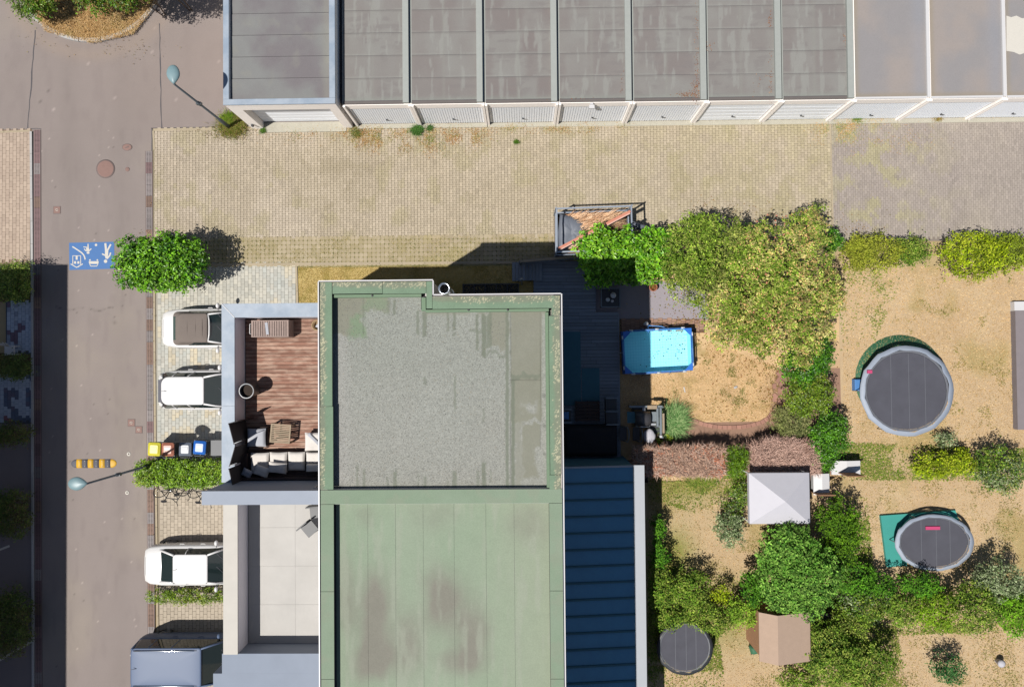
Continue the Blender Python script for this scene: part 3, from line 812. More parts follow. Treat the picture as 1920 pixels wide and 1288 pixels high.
# planting bed, patio, edging in the garden
bedroot = struct(thing('planting_bed', None, None))
b = MB(); b.col = C(172, 138, 118); b.sheet(poly_w([(1215, 800), (1300, 792), (1440, 790), (1455, 690), (1575, 690), (1580, 890), (1190, 888)], .01), .01); b.build('bark_mulch', M['sand'], bedroot)
b = MB(); b.col = C(60, 50, 40); b.sheet(poly_w([(1030, 866), (1215, 862), (1215, 905), (1030, 905)], .012), .012); b.build('soil', M['sand'], bedroot)
pat = struct(thing('patio', None, None))
b = MB(); b.col = C(178, 170, 176); b.sheet(poly_w([(1110, 528), (1320, 528), (1330, 600), (1110, 600)], .014), .014); b.build('patio_slab', M['asphalt'], pat)
bed([(1162, 598), (1322, 598), (1322, 624), (1162, 624)], (130, 104, 88), pat, z=.016, name='joint_bed')
paver_field('patio', [(1165, 600), (1320, 600), (1320, 621), (1165, 621)], 'rect', (.2, .12), .04, lambda px, py, X, Y: lerp(CA(196, 160, 138), CA(176, 140, 124), vn(X*9, Y*9, 60)), None, (1260, 610), nsep=160, parent=pat, gap=.012)
pts = [(1284, 783), (1300, 789), (1318, 795), (1336, 799), (1354, 801), (1372, 801), (1390, 800), (1408, 797), (1426, 792), (1440, 784), (1448, 772)]
for i in range(len(pts)-1):
    for h in (0, 1):
        a = Vector(W(*pts[i])).lerp(Vector(W(*pts[i+1])), h*.5); c = Vector(W(*pts[i])).lerp(Vector(W(*pts[i+1])), h*.5+.46)
        m_ = (a+c)/2; d = c-a; b = MB(); b.obox(m_.x, m_.y, 0, .06+rnd.uniform(-.01, .01), d.length, .17, math.atan2(d.y, d.x)+rnd.uniform(-.06, .06)); b.build('edging_stone', M['redstone'], bedroot)
for k in range(14):
    x, y = W(1458+rnd.uniform(-8, 8), 700+k*6); b = MB(); b.obox(x, y, 0, .05+rnd.uniform(0, .03), .22, .16, rnd.uniform(0, 3)); b.build('edging_stone', M['redstone'], bedroot)

# ---------------------------------------------------------------- covers and paint in the road
def disc_cover(label, px, py, r, sx=1., sy=1., cat='manhole cover', name='manhole_cover', studs=True):
    x, y = W(px, py); t = thing(name, label, cat, (x, y, 0), 0)
    b = MB(); b.lathe([(r*1.16, .0), (r*1.16, .008), (r*1.0, .0085)], x, y, 32, sx=sx, sy=sy); b.build('frame', M['manframe'], t)
    b = MB(); b.lathe([(r, .008), (r, .014), (r*.97, .015)], x, y, 32, sx=sx, sy=sy); lid = b.build('lid', M['manhole'], t)
    if studs:
        b = MB()
        for rr_, n in ((.82, 28), (.62, 20), (.42, 14), (.22, 7)):
            for k in range(n):
                a = 2*math.pi*k/n; b.obox(x+r*rr_*sx*math.cos(a), y+r*rr_*sy*math.sin(a), .0145, .021, r*.1, r*.05, a)
        b.build('stud_ring', M['manhole'], lid)
    else:
        b = MB(); b.obox(x, y, .0145, .02, r*.9, r*.22, .4); b.build('rib', M['manframe'], lid)
disc_cover('large round rust-coloured manhole cover with ringed studs', 198, 317, .365)
disc_cover('small oval cast cover above the big round manhole', 238.5, 276.5, .19, 1.05, .72, 'access cover', 'access_cover', False)
disc_cover('tiny round grey cap just beside the big round manhole', 239, 318, .085, cat='access cover', name='access_cover', studs=False)
def sq_cover(label, px, py, s):
    x, y = W(px, py); t = thing('access_cover', label, 'access cover', (x, y, 0), -.01)
    b = MB(); b.box(-s/2-.025, s/2+.025, -s/2-.025, s/2+.025, 0, .008); b.build('frame', M['manframe'], t, local=True)
    b = MB(); b.box(-s/2, s/2, -s/2, s/2, .008, .015); lid = b.build('lid', M['manhole'], t, local=True)
    b = MB(); b.tube([(-.06, -.02, .018), (-.05, .03, .018), (0, .045, .018), (.05, .03, .018), (.06, -.02, .018)], .011, 5); b.box(-.04, .04, -.045, -.025, .015, .022); b.build('handle', M['whitepaint'], lid, local=True)
sq_cover('square brown cover in the road between the two drains by the forecourt', 107, 394, .29)
sq_cover('upper of two small square covers meeting at a corner near the bins', 246.5, 792.5, .29)
sq_cover('lower of two small square covers meeting at a corner, next to the drain', 260.5, 805.5, .27)
def mark(label, px, py, r):
    x, y = W(px, py); t = thing('survey_marker', label, 'marker', (x, y, 0), 0, 'white round survey markers in the road')
    b = MB(); b.lathe([(r, 0), (r, .01), (r*.8, .014)], x, y, 16); b.build('plate', M['whitepaint'], t)
    b = MB(); b.lathe([(r*.45, .014), (r*.4, .019)], x, y, 10); b.build('boss', M['manframe'], t)
mark('round white marker between the striped bump and the yellow-lidded bin', 241.5, 851, .085)
mark('round white marker just below the lamp arm beside the hedge', 238.5, 923.5, .085)
mark('small round white marker in the road by the blue-grey van', 246.5, 1228, .06)

sg = thing('road_marking', 'blue painted home zone panel with white upside-down house, car, child and adult', 'road marking', (*W(172, 480), 0))
P = poly_w([(129.5, 455.5), (214, 453.5), (214.5, 504), (130, 506.5)], .005)
b = MB(); b.sheet(P, .005); b.build('painted_panel', M['bluepaint'], sg)
def Z(u, v): return (120+u/16., 440+v/16.)          # survey sheet of the panel
def zpoly(pts): return poly_w([Z(*p) for p in pts], .009)
def circ(cx, cy, rx, ry=None, n=18): ry = ry or rx; return [(cx+rx*math.cos(2*math.pi*k/n), cy+ry*math.sin(2*math.pi*k/n)) for k in range(n)]
def stroke(pts, w):
    L_, R_ = [], []
    for i, p in enumerate(pts):
        q0 = pts[max(i-1, 0)]; q1 = pts[min(i+1, len(pts)-1)]; dx, dy = q1[0]-q0[0], q1[1]-q0[1]; l = math.hypot(dx, dy)
        L_.append((p[0]-dy/l*w/2, p[1]+dx/l*w/2)); R_.append((p[0]+dy/l*w/2, p[1]-dx/l*w/2))
    return L_, R_
def zpaint(name, shapes, strokes=()):
    b = MB(); z = .009
    for s_ in shapes: b.sheet(zpoly(s_), z); z += .0004
    for pts, w in strokes:
        L_, R_ = stroke(pts, w); n = len(L_)
        A = poly_w([Z(*p) for p in L_], z); B_ = poly_w([Z(*p) for p in R_], z)
        V = [(x, y, z) for x, y in A+B_]; b.add(V, [(i, i+1, n+i+1, n+i) for i in range(n-1)]); z += .0004
    o = b.build(name, M['whitepaint'], sg)
    me = o.data
    for p in me.polygons:
        if p.normal.z < 0: p.flip()
    return o
zpaint('painted_kerb_line', [], [([(250, 360), (330, 410), (430, 475), (530, 545), (590, 610), (620, 680), (635, 750)], 38)])
zpaint('painted_house', [[(350, 640), (410, 640), (410, 755), (350, 755)], [(303, 800), (365, 800), (365, 875), (303, 875)], [(400, 800), (462, 800), (462, 875), (400, 875)]],
       [([(265, 890), (265, 635), (500, 635), (500, 890)], 26), ([(200, 880), (380, 985), (565, 878)], 30), ([(425, 960), (455, 960)], 40)])
zpaint('painted_car', [circ(778, 765, 26), circ(1002, 765, 26), [(745, 800), (1040, 800), (1040, 850), (1015, 880), (770, 880), (745, 850)]],
       [([(765, 875), (800, 945), (985, 945), (1022, 875)], 24)])
zpaint('painted_child', [circ(722, 545, 46, 34), [(665, 400), (750, 400), (760, 470), (730, 500), (690, 500), (665, 470)]],
       [([(722, 280), (722, 410)], 34), ([(580, 370), (700, 385)], 26), ([(605, 430), (655, 485), (700, 490)], 30), ([(820, 420), (765, 480), (720, 495)], 30)])
zpaint('painted_ball', [circ(960, 312, 38)])
zpaint('painted_adult', [circ(1247, 800, 52), [(1228, 480), (1330, 480), (1325, 620), (1305, 720), (1250, 725), (1228, 640)]],
       [([(1240, 260), (1262, 500)], 62), ([(1405, 290), (1300, 480)], 50), ([(1140, 580), (1240, 625), (1290, 640)], 40), ([(1400, 540), (1370, 630), (1290, 725)], 44)])

# striped speed bump
x0, x1, y0, y1 = R4(133.5, 860.5, 219, 877)
sb = thing('speed_bump', 'yellow and black striped rubber speed bump with rounded ends', 'speed bump', ((x0+x1)/2, (y0+y1)/2, 0))
def bumpseg(xa, xb, end=0):
    b = MB(); n = 7; hh = (y1-y0)/2; yc_ = (y0+y1)/2
    ang = [math.pi*i/n for i in range(n+1)]
    if end == 0:
        A = [(xa+.004, yc_-hh*math.cos(t), .0+.055*math.sin(t)**.6) for t in ang]; B_ = [(xb-.004, yc_-hh*math.cos(t), .0+.055*math.sin(t)**.6) for t in ang]
        b.add(A+B_, [(i+1, i, n+1+i, n+2+i) for i in range(n)]+[tuple(range(n+1)), tuple(range(2*n+1, n, -1))], None, True)
    else:
        rings = []
        for k in range(5):
            ph = k/4*math.pi/2*.98; rx = (xb-xa); xx = (xb-rx*math.sin(ph)) if end < 0 else (xa+rx*math.sin(ph)); q = math.cos(ph)
            rings += [(xx, yc_-hh*q*math.cos(t), .055*q*math.sin(t)**.6) for t in ang]
        F = [(k*(n+1)+i, k*(n+1)+i+1, (k+1)*(n+1)+i+1, (k+1)*(n+1)+i) for k in range(4) for i in range(n)]
        if end < 0: F = [f[::1] for f in F]
        else: F = [f[::-1] for f in F]
        b.add(rings, F, None, True)
    return b
nseg = 8; sw = (x1-x0)/nseg
for i in range(nseg):
    xa = x0+i*sw; e = -1 if i == 0 else (1 if i == nseg-1 else 0)
    o = bumpseg(xa, xa+sw, e).build('segment', M['blackrubber'] if i % 2 == 0 else M['yellowrubber'], sb)
    if e == 0 :
        for yy in (-.3, .3):
            b = MB(); b.lathe([(.018, .045), (.018, .056), (.01, .058)], xa+sw/2, (y0+y1)/2+yy*(y1-y0), 8); b.build('bolt', M['kerb'], o)
# ================================================================== GARAGES
GZ = 2.45
def gr_front(px):                      # ground line of the garage fronts
    return 233.5-(px-650)*.0118
def garage(i, xl, xr, label, up=.13, kind='old', door='v', last=False):
    """xl, xr: roof edges seen at roof height"""
    yr = 195.0-(xl-640)*.0108
    X0, X1, Yf, _ = R4(xl, 60, xr, yr, GZ)
    Yb = Yf+5.9
    wn = .0
    t = thing('garage', label, 'garage', (X0, Yf, 0), 0, 'lock-up garages in the long row')
    # side and back walls
    b = MB(); b.box(X0, X0+.09, Yf+.12, Yb, 0, GZ-.09); b.build('wall', M['fascia'], t)
    b = MB(); b.box(X1-.09, X1-.003, Yf+.12, Yb, 0, GZ-.09); b.build('wall', M['fascia'], t)
    b = MB(); b.box(X0+.09, X1-.09, Yb-.1, Yb, 0, GZ-.09); b.build('wall', M['fascia'], t)
    # roof slab
    b = MB(); b.box(X0+.002, X1-.002, Yf+.02, Yb, GZ-.09, GZ-.012); rf = b.build('roof', M['fascia'] if kind == 'new' else M['zincold'], t)
    ux = .3 if kind == 'old' else .14
    # felt sheets
    def gc(px, py, X, Y):
        s = i*13.7
        if kind == 'old':
            r = np.floor((Y-Yf-.12)/.93); fy = (Y-Yf-.12)/.93-r
            c = lerp(CA(160, 159, 154), CA(150, 144, 140), fbm(X*1.6+s, Y*1.2+s, i+3))
            blk = sm(.4, .6, vn(X*1.2+s+.25*fbm(X*5, Y*5, 4), r*5.7+s*3+.3*fy, i+9))*sm(.0, .25, X-X0+.1)
            c = lerp(c, CA(138, 126, 124), (.2+.4*((i*7) % 5)/4)*blk)
            c = lerp(c, CA(142, 136, 134), .5*sm(.5, .62, fbm(X*1.8+s, Y*6, i+5))*sm(.45, .6, fbm(X*.8, Y*.6+s, i+6)))
            c = lerp(c, CA(168, 168, 162), .6*sm(.6, .68, fbm(X*5.5+s, Y*.9+s, i+8)))
            c = lerp(c, CA(170, 170, 164), .5*np.exp(-((fy-.03)/.04)**2)*sm(.3, .6, fbm(X*2+s, r*3+s, 4)))
            c = lerp(c, CA(130, 126, 122), .6*np.exp(-((fy-.97)/.03)**2))
            c = lerp(c, CA(160, 160, 152), .35*np.exp(-((X-(X0+X1-ux)/2)/.06)**2))
            c = lerp(c, CA(156, 160, 152), .5*np.exp(-((Y-Yf-.15)/.12)**2))
        else:
            c = lerp(CA(176, 166, 160), CA(164, 160, 160), sm(.35, .65, fbm(X*.6+s, Y*.5+s, i+3)))
            c = lerp(c, CA(164, 166, 174), .5*np.exp(-((X-X1+.4)/.3)**2))
            c = lerp(c, CA(170, 156, 132), .5*np.exp(-((Y-Yf-.12)/.1)**2))
            c = lerp(c, CA(170, 156, 130), .45*np.exp(-((X-X0-.08)/.1)**2))
        return c
    if kind == 'old':
        ph = .93; Y = Yf+.12; k = 0
        lx = X0+.04; rx = X1-ux
        while Y < Yb-.2:
            y2 = min(Y+ph, Yb-.05)
            nx = 40
            o = grid_sheet('felt_sheet', lx, rx, Y+.008, y2-.006, GZ, .045, gc, M['garagefelt'], rf,
                           zf=lambda A, B_: GZ+.004*((B_-Y)/ph)+.006*(fbm(A*3, B_*3, 20+i)-.5))
            Y = y2
        b = MB(); b.box(lx, rx, Yf+.1, Yb-.05, GZ-.03, GZ-.004); b.build('underlay', M['tar'], rf)
        # raised upstand along the joint to the next garage
        b = MB(); b.box(X1-ux, X1-.06, Yf-.01, Yb, GZ-.02, GZ+up); b.build('upstand', M['zincold'], t)
        b = MB(); b.box(lx, rx, Yf-.01, Yf+.1, GZ-.05, GZ+.016); b.build('front_edge', mat('garage_front_edge', C(120, 112, 108), var=.15) if 'garage_front_edge' not in bpy.data.materials else bpy.data.materials['garage_front_edge'], t)
    else:
        grid_sheet('felt_sheet', X0+.02, X1-ux, Yf+.06, Yb-.05, GZ-.004, .05, gc, M['garagefelt'], rf)
        b = MB(); b.box(X1-ux, X1-.01, Yf, Yb, GZ-.02, GZ+.06); b.build('upstand', M['whitemetal'], t)
        b = MB(); b.box(X0+.02, X1-ux, Yf-.02, Yf+.06, GZ-.05, GZ+.02); b.build('front_edge', M['whitemetal'], t)
    # fascia, pillars, door
    b = MB(); b.box(X0+.05, X1-.05, Yf-.03, Yf+.12, 1.98, GZ-.055); b.build('fascia', M['fascia'], t)
    pw = .09
    for xa, xb in ((X0+.003, X0+.003+pw), (X1-pw-.003, X1-.003)):
        b = MB(); b.box(xa, xb, Yf-.1, Yf+.13, 0, GZ-.06); b.build('pillar', M['fascia'], t)
    b = MB(); b.box(X0+.003, X1-.003, Yf-.2, Yf-.0, -.01, .05); b.build('sill', M['concrete'], t)
    dx0, dx1 = X0+pw+.006, X1-pw-.006
    b = MB(); b.box(dx0+.02, dx1-.02, Yf+.03, Yf+.06, .06, 1.975)
    d = b.build('door', M['doorpaint'], t)
    if door == 'v':
        n = 26
        b = MB(); w = (dx1-dx0-.04)/n
        for k in range(n):
            x = dx0+.02+k*w; b.box(x+w*.2, x+w*.95, Yf+.006, Yf+.029, .08, 1.955)
        b.build('rib_panel', M['doorpaint'], d)
    else:
        n = 5; h = 1.88/n
        for k in range(n):
            b = MB(); b.box(dx0+.03, dx1-.03, Yf+.006, Yf+.029, .075+k*h+.012, .075+(k+1)*h-.012); b.build('panel', M['doorpaint'], d)
    xm = (dx0+dx1)/2+.05
    b = MB(); b.tube([(xm, Yf+.01, .62), (xm, Yf-.05, .62), (xm+.12, Yf-.055, .6)], .016, 6); b.lathe([(.035, .56), (.035, .6)], xm, Yf-.01, 8); b.build('handle', M['blackmetal'], d)
    fr = MB(); fr.box(dx0, dx0+.02, Yf+.0, Yf+.06, .05, 1.975); fr.box(dx1-.02, dx1, Yf+.0, Yf+.06, .05, 1.975); fr.box(dx0+.02, dx1-.02, Yf+.0, Yf+.06, 1.956, 1.978); fr.build('door_frame', M['whitemetal'], t)
    return t, X0, X1, Yf
bays = [(641.5, 769.5, 'v', 'old', 'grey-felt garage right beside the taller corner garage, first of the row'),
        (770, 907.5, 'v', 'old', 'second garage from the tall corner garage, mottled grey felt roof'),
        (908.5, 1046.5, 'v', 'old', 'third garage from the tall corner one, with squarish dark stains on its felt roof'),
        (1047.5, 1185.5, 'v', 'old', 'fourth garage in the row, floodlight above its ribbed white door'),
        (1186.5, 1325.5, 'v', 'old', 'fifth garage in the row, brown leaves gathered in its roof corner'),
        (1326.5, 1465.5, 'h', 'old', 'sixth garage in the row, first with a horizontally panelled white door'),
        (1466.5, 1601, 'h', 'old', 'seventh garage in the row, last with a striped felt roof'),
        (1602, 1743, 'v', 'new', 'eighth garage in the row, first with a smooth unstriped roof and white divider'),
        (1744, 1885, 'v', 'new', 'ninth garage in the row, smooth roof between two white dividers'),
        (1886, 2030, 'v', 'new', 'end garage of the row with a white patch on its smooth roof')]
GB = []
for i, (xl, xr, dr, kd, lb) in enumerate(bays):
    GB.append(garage(i, xl, xr, lb, door=dr, kind=kd, up=.12))
# white coating on the end garage roof
t, X0, X1, Yf = GB[9]
P = [(1887, 30), (1896, 33), (1906, 30), (1916, 35), (1960, 32), (1990, 60), (1985, 96), (1930, 98), (1921, 100), (1912, 103), (1900, 98), (1887, 96)]
b = MB(); b.sheet(poly_w(P, GZ+.004), GZ+.004); b.build('white_patch', M['whitepaint'], t)
# floodlight over the fourth door
t4, X0, X1, Yf = GB[3]
x, y = W(1109, 199, 2.3)
fl = thing('floodlight', 'small white floodlight fixed above the fourth garage door', 'outdoor light', (x, Yf-.03, 2.3))
b = MB(); b.box(x-.1, x+.12, Yf-.25, Yf-.1, 2.28, 2.36); b.build('lamp_housing', M['whitemetal'], fl)
b = MB(); b.box(x-.06, x+.06, Yf-.1, Yf-.031, 2.3, 2.42); b.build('bracket', M['whitemetal'], fl)
# fallen leaves caught on the felt
def litter(name, spots, n, z, pal, size=.05):
    P = []
    for (cx, cy, rx, ry, k) in spots:
        m_ = int(n*k); a = cx+rng.normal(size=m_)*rx; q = cy+rng.normal(size=m_)*ry
        P += [(*W(u, v, z), z+.01+rnd.random()*.01) for u, v in zip(a, q)]
    P = np.array(P); pal = np.array([C(*c) for c in pal]); c = pal[rng.integers(0, len(pal), len(P))]*rng.uniform(.7, 1.3, (len(P), 1))
    N = rng.normal(size=(len(P), 3))*.35+np.array([0, 0, 1])
    o = leaves(name, P, N, size*rng.uniform(.5, 1.2, len(P)), c, M['leafmatt'], aspect=.7); o['kind'] = 'stuff'
litter('fallen_leaves', [(1305, 168, 4, 12, 1), (1290, 178, 12, 3, 1), (1306, 120, 2, 25, .5), (1306, 50, 2, 20, .2), (1165, 165, 2, 20, .15), (1330, 88, 4, 5, .25), (1443, 38, 2, 8, .3), (1445, 150, 2, 25, .4),
        (1584, 72, 3, 8, .2), (1095, 187, 40, 1.5, .2), (1430, 160, 12, 14, .15)], 130, GZ, [(190, 130, 100), (168, 110, 80), (206, 160, 120)], .045)

# corner garage, taller
CZ = 3.0
x0, x1, y0, y1 = R4(418, -120, 628, 196, CZ)
cg = thing('corner_garage', 'taller corner garage at the end of the row with blue-grey metal coping', 'garage', (x0, y0, 0))
X0, X1, Y0, Y1 = x0, x1, y0, y0+6.6
wt = .2
xo0, xo1 = X0+.52, X1-.42
b = MB(); b.box(X0+.03, X0+.03+wt, Y0+.03, Y1, 0, CZ-.04); b.build('wall', M['fascia'], cg)
b = MB(); b.box(X1-.03-wt, X1-.03, Y0+.03, Y1, 0, CZ-.04); b.build('wall', M['fascia'], cg)
b = MB(); b.box(X0+.03+wt, X1-.03-wt, Y1-wt, Y1, 0, CZ-.04); b.build('wall', M['fascia'], cg)
b = MB(); b.box(X0+.03+wt, xo0, Y0+.03, Y0+.35, 0, CZ-.36); b.box(xo1, X1-.03-wt, Y0+.03, Y0+.35, 0, CZ-.36); b.box(xo0, xo1, Y0+.03, Y0+.35, 2.32, CZ-.36); b.box(X0+.03+wt, X1-.03-wt, Y0+.03, Y0+.23, CZ-.36, CZ-.04); b.build('front_wall', M['fascia'], cg)
b = MB(); b.box(xo0-.1, xo1+.1, Y0-.14, Y0+.3, -.01, .06); b.build('sill', M['concrete'], cg)
b = MB(); b.box(xo0, xo1, Y0+.36, Y0+.4, .06, 2.5); d = b.build('door', M['doorpaint'], cg)
for k in range(7):
    b = MB(); b.box(xo0+.02, xo1-.02, Y0+.335, Y0+.359, .08+k*.32, .08+k*.32+.3); b.build('panel', M['doorpaint'], d)
b = MB(); b.box(X0+.03+wt, X1-.03-wt, Y0+.235, Y1-wt, CZ-.3, CZ-.19); rf = b.build('roof', M['tar'], cg)
def cgc(px, py, X, Y):
    c = lerp(CA(150, 150, 148), CA(138, 132, 134), sm(.35, .65, fbm(X*.7+3, Y*.7+5, 7)))
    c = lerp(c, CA(160, 158, 148), .5*np.exp(-((X-X1+.4)/.15)**2)+.3*sm(.6, .8, fbm(X*2, Y*2, 4)))
    return c
Y = Y0+.24
for k in range(7):
    y2 = min(Y+.88, Y1-.25); zz = CZ-.17
    if y2-Y < .2: break
    grid_sheet('felt_sheet', X0+.25, X1-.25, Y+.012, y2-.012, zz, .05, cgc, M['garagefelt'], rf, zf=lambda A, B_: zz+.012*((B_-Y)/.9)+.012*(fbm(A*3, B_*3, 28)-.5)); Y = y2
cw = .24
for nm, bx in (('coping', (X0, X0+cw, Y0+cw, Y1)), ('coping', (X1-cw, X1, Y0+cw, Y1)), ('coping', (X0, X1, Y0, Y0+cw))):
    b = MB(); b.cbox(bx[0], bx[1], bx[2]+.002, bx[3], CZ-.05, CZ, .012); b.build(nm, M['zinc'], cg)
b = MB(); b.box(xo0-.32, xo0-.24, Y0-.06, Y0+.02, .55, .68); b.build('key_switch', M['blackmetal'], cg)
# closing strip between the corner garage and the row
b = MB(); b.box(X1, GB[0][1], Y0+.3, Y1, 0, 2.2); b.build('gap_filler', M['tar'], cg)

# ================================================================== THE HOUSE
RZ, TZ, PZ, DZ = 9.5, 7.7, 9.3, 6.85
ox, oy = W(598, 528, RZ); ex = W(1054, 740, RZ)[0]; sx_ = W(811.5, 540, RZ)[0]; ny2 = W(930, 552.5, RZ)[1]
sy = W(800, 930, RZ)[1]; nsy = -19.0
house = thing('house', 'flat-roofed main house with a grey gravel roof framed by green felt', 'house', ((ox+ex)/2, 0, 0))
HF = [(ox, sy), (ex, sy), (ex, ny2), (sx_, ny2), (sx_, oy), (ox, oy)]
def wallseg(a, c, z0, z1, th, root, m='render', name='wall'):
    d = Vector((c[0]-a[0], c[1]-a[1])); l = d.length; an = math.atan2(d.y, d.x); d.normalize(); nrm = Vector((-d.y, d.x))
    m_ = (Vector(a)+Vector(c))/2+nrm*th/2; b = MB(); b.obox(m_.x, m_.y, z0, z1, l-.003, th, an); return b.build(name, M[m], root)
i_ = .03
HW = [(ox+i_, sy+.002), (ex-i_, sy+.002), (ex-i_, ny2-i_), (sx_-i_, ny2-i_), (sx_-i_, oy-i_), (ox+i_, oy-i_)]
for k in range(6):
    a, c = HW[k], HW[(k+1) % 6]
    wallseg(a, c, 0, RZ-.03, .2, house)
b = MB(); b.prism([(ox+.25, sy+.22), (ex-.25, sy+.22), (ex-.25, ny2-.25), (sx_-.25, ny2-.25), (sx_-.25, oy-.25), (ox+.25, oy-.25)], RZ-.6, RZ-.27); rs = b.build('roof', M['tar'], house)
# windows of the east, north and west walls
def win(root, x, y, w, h, zc, axis, out):
    """axis 'x': wall faces east or west, 'y': faces north or south; out: +1 or -1"""
    def bx(u0, u1, z0, z1, d0, d1):
        b = MB()
        if axis == 'x': b.box(x+out*d0, x+out*d1, y+u0, y+u1, z0, z1)
        else: b.box(x+u0, x+u1, y+out*d0, y+out*d1, z0, z1)
        return b
    f = MB()
    for q in (bx(-w/2, -w/2+.06, zc-h/2, zc+h/2, .002, .04), bx(w/2-.06, w/2, zc-h/2, zc+h/2, .002, .04), bx(-w/2+.06, w/2-.06, zc+h/2-.06, zc+h/2, .002, .04), bx(-w/2+.06, w/2-.06, zc-h/2, zc-h/2+.06, .002, .04), bx(-.03, .03, zc-h/2+.06, zc+h/2-.06, .002, .04)):
        f.add(q.v, q.f)
    fo = f.build('window', M['whitemetal'], root)
    g = bx(-w/2+.06, w/2-.06, zc-h/2+.06, zc+h/2-.06, .002, .012).build('pane', M['glass'], fo)
    bx(-w/2-.03, w/2+.03, zc-h/2-.04, zc-h/2, .002, .12).build('sill', M['greymetal'], fo)
for zc in (4.3, 7.4):
    for yy in (-3.0, -.4): win(house, ex-i_, yy, 1.3, 1.3, zc, 'x', 1)
win(house, ex-i_, -2.4, 2.6, 2.1, 1.15, 'x', 1); win(house, ex-i_, .6, 1.0, 1.3, 1.5, 'x', 1)
for zc in (1.7, 4.3, 7.4): win(house, -4.6, oy-i_, 1.0, 1.0, zc, 'y', 1)
for yy in (-2.6, 0.4): win(house, ox+i_, yy, 1.6, 1.9, DZ+1.05, 'x', -1)

# gravel field with bare felt showing through
rect = lambda px, py, x0, x1, y0, y1, s: sm(-s, s, np.minimum(np.minimum(px-x0, x1-px), np.minimum(py-y0, y1-py)))
def roofc(px, py, X, Y):
    wx = px+18*(fbm(X*2.6, Y*2.6, 2)-.5)+10*(fbm(X*11, Y*11, 3)-.5); wy = py+26*(fbm(X*3.2+9, Y*1.6, 5)-.5)+12*(fbm(X*11, Y*11+7, 6)-.5)
    g = lerp(CA(173, 175, 167), CA(163, 166, 157), fbm(X*.8, Y*.8, 8))
    g = lerp(g, CA(178, 172, 164), .6*sm(600, 900, py)*fbm(X*.5+3, Y*.5, 9))
    g = lerp(g, CA(182, 180, 176), .5*np.exp(-((px-640)/16)**2))
    g = g*(1+.16*(rng.random(px.shape)-.5))[..., None]
    felt = np.zeros(px.shape); dark = np.zeros(px.shape); green = np.zeros(px.shape)
    def add(arr, x0, x1, y0, y1, s=1.2, k=1., w=True):
        u, v = (wx, wy) if w else (px+3.5*(fbm(X*9, Y*9, 11)-.5), wy)
        np.maximum(arr, k*rect(u, v, x0, x1, y0, y1, s), out=arr)
    add(felt, 600, 683, 540, 630, 2.5); add(felt, 680, 728, 540, 586-.3*0, 2.5); add(green, 655, 683, 590, 632, 6, .9); add(green, 684, 726, 556, 584, 6, .6)
    for (a, c, y0_, y1_, k) in ((726, 731, 556, 592, .7), (737, 742, 560, 594, .9), (781, 786, 583, 625, .8), (792, 800, 583, 628, .9), (838, 842, 583, 616, .8), (849, 855, 583, 612, .9), (892, 897, 586, 655, .9),
                              (880, 903, 616, 622, .7), (903, 912, 583, 668, 1), (912, 922, 583, 652, .9), (849, 854, 618, 624, .8), (794, 799, 705, 721, .7), (851, 855, 700, 768, .7), (905, 909, 765, 790, .5),
                              (668, 672, 878, 920, .6), (680, 685, 880, 920, .7), (725, 729, 888, 920, .6), (737, 744, 884, 920, .8), (783, 786, 892, 920, .5), (794, 799, 894, 920, .7), (838, 841, 892, 920, .5), (848, 856, 880, 920, .8),
                              (893, 898, 884, 920, .6), (903, 911, 866, 920, .9), (918, 922, 880, 912, .4)):
        add(dark, a, c, y0_, y1_, 1.4, k, False)
    add(felt, 918, 952, 560, 650, 3); add(dark, 948, 954, 560, 930, 1.2, .9, False); add(felt, 958, 1016, 560, 790, 1.2, 1., False)
    blob = sm(.45, .55, fbm(X*1.6+3, Y*1.6+1, 14)); felt = felt*(1-rect(px, wy, 978, 1006, 755, 797, 6)*blob)
    add(felt, 979, 1013, 797, 842, 1.2, 1., False); add(felt, 979, 1003, 838, 893, 5); add(dark, 959, 965, 700, 930, 1.2, 1, False); add(felt, 965, 979, 790, 918, 3, .6)
    add(dark, 959, 1014, 703, 712, 1.3, .8, False); add(dark, 905, 960, 659, 665, 2, .7)
    edge = sm(10, 0, py-585)*(px > 790)*.8*sm(.4, .6, fbm(X*4, Y*2, 19)); felt = np.maximum(felt, edge*sm(0, 4, py-570))
    felt = np.maximum(felt, .35*sm(900, 918, py))
    for (a, y0_, y1_) in ((681.5, 556, 628), (957.5, 584, 917), (965, 712, 917), (1013.5, 584, 842)): c_s = 0
    fc_ = lerp(CA(156, 156, 142), CA(150, 150, 134), fbm(X*2, Y*2, 21))
    global FELTM
    FELTM = np.maximum(np.maximum(felt, dark), green)
    c = lerp(g, fc_, np.clip(felt, 0, 1)); c = lerp(c, CA(138, 160, 130), green*.9); c = lerp(c, CA(130, 136, 120), np.clip(dark, 0, 1)*.9)
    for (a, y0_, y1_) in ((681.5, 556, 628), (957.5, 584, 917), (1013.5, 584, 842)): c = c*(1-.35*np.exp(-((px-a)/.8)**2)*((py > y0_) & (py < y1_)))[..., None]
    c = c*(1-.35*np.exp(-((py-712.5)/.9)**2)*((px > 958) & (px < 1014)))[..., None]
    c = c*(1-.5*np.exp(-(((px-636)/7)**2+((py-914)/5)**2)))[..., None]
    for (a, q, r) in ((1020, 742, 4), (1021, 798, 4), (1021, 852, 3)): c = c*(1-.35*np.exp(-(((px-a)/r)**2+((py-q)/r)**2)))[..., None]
    return c
zg = RZ-.25
x0, x1, y0, y1 = ox+.24, ex-.24, sy+.2, oy-.25
inner = [(600, 500), (789.5, 500), (789.5, 583), (1100, 583), (1100, 1000), (600, 1000)]
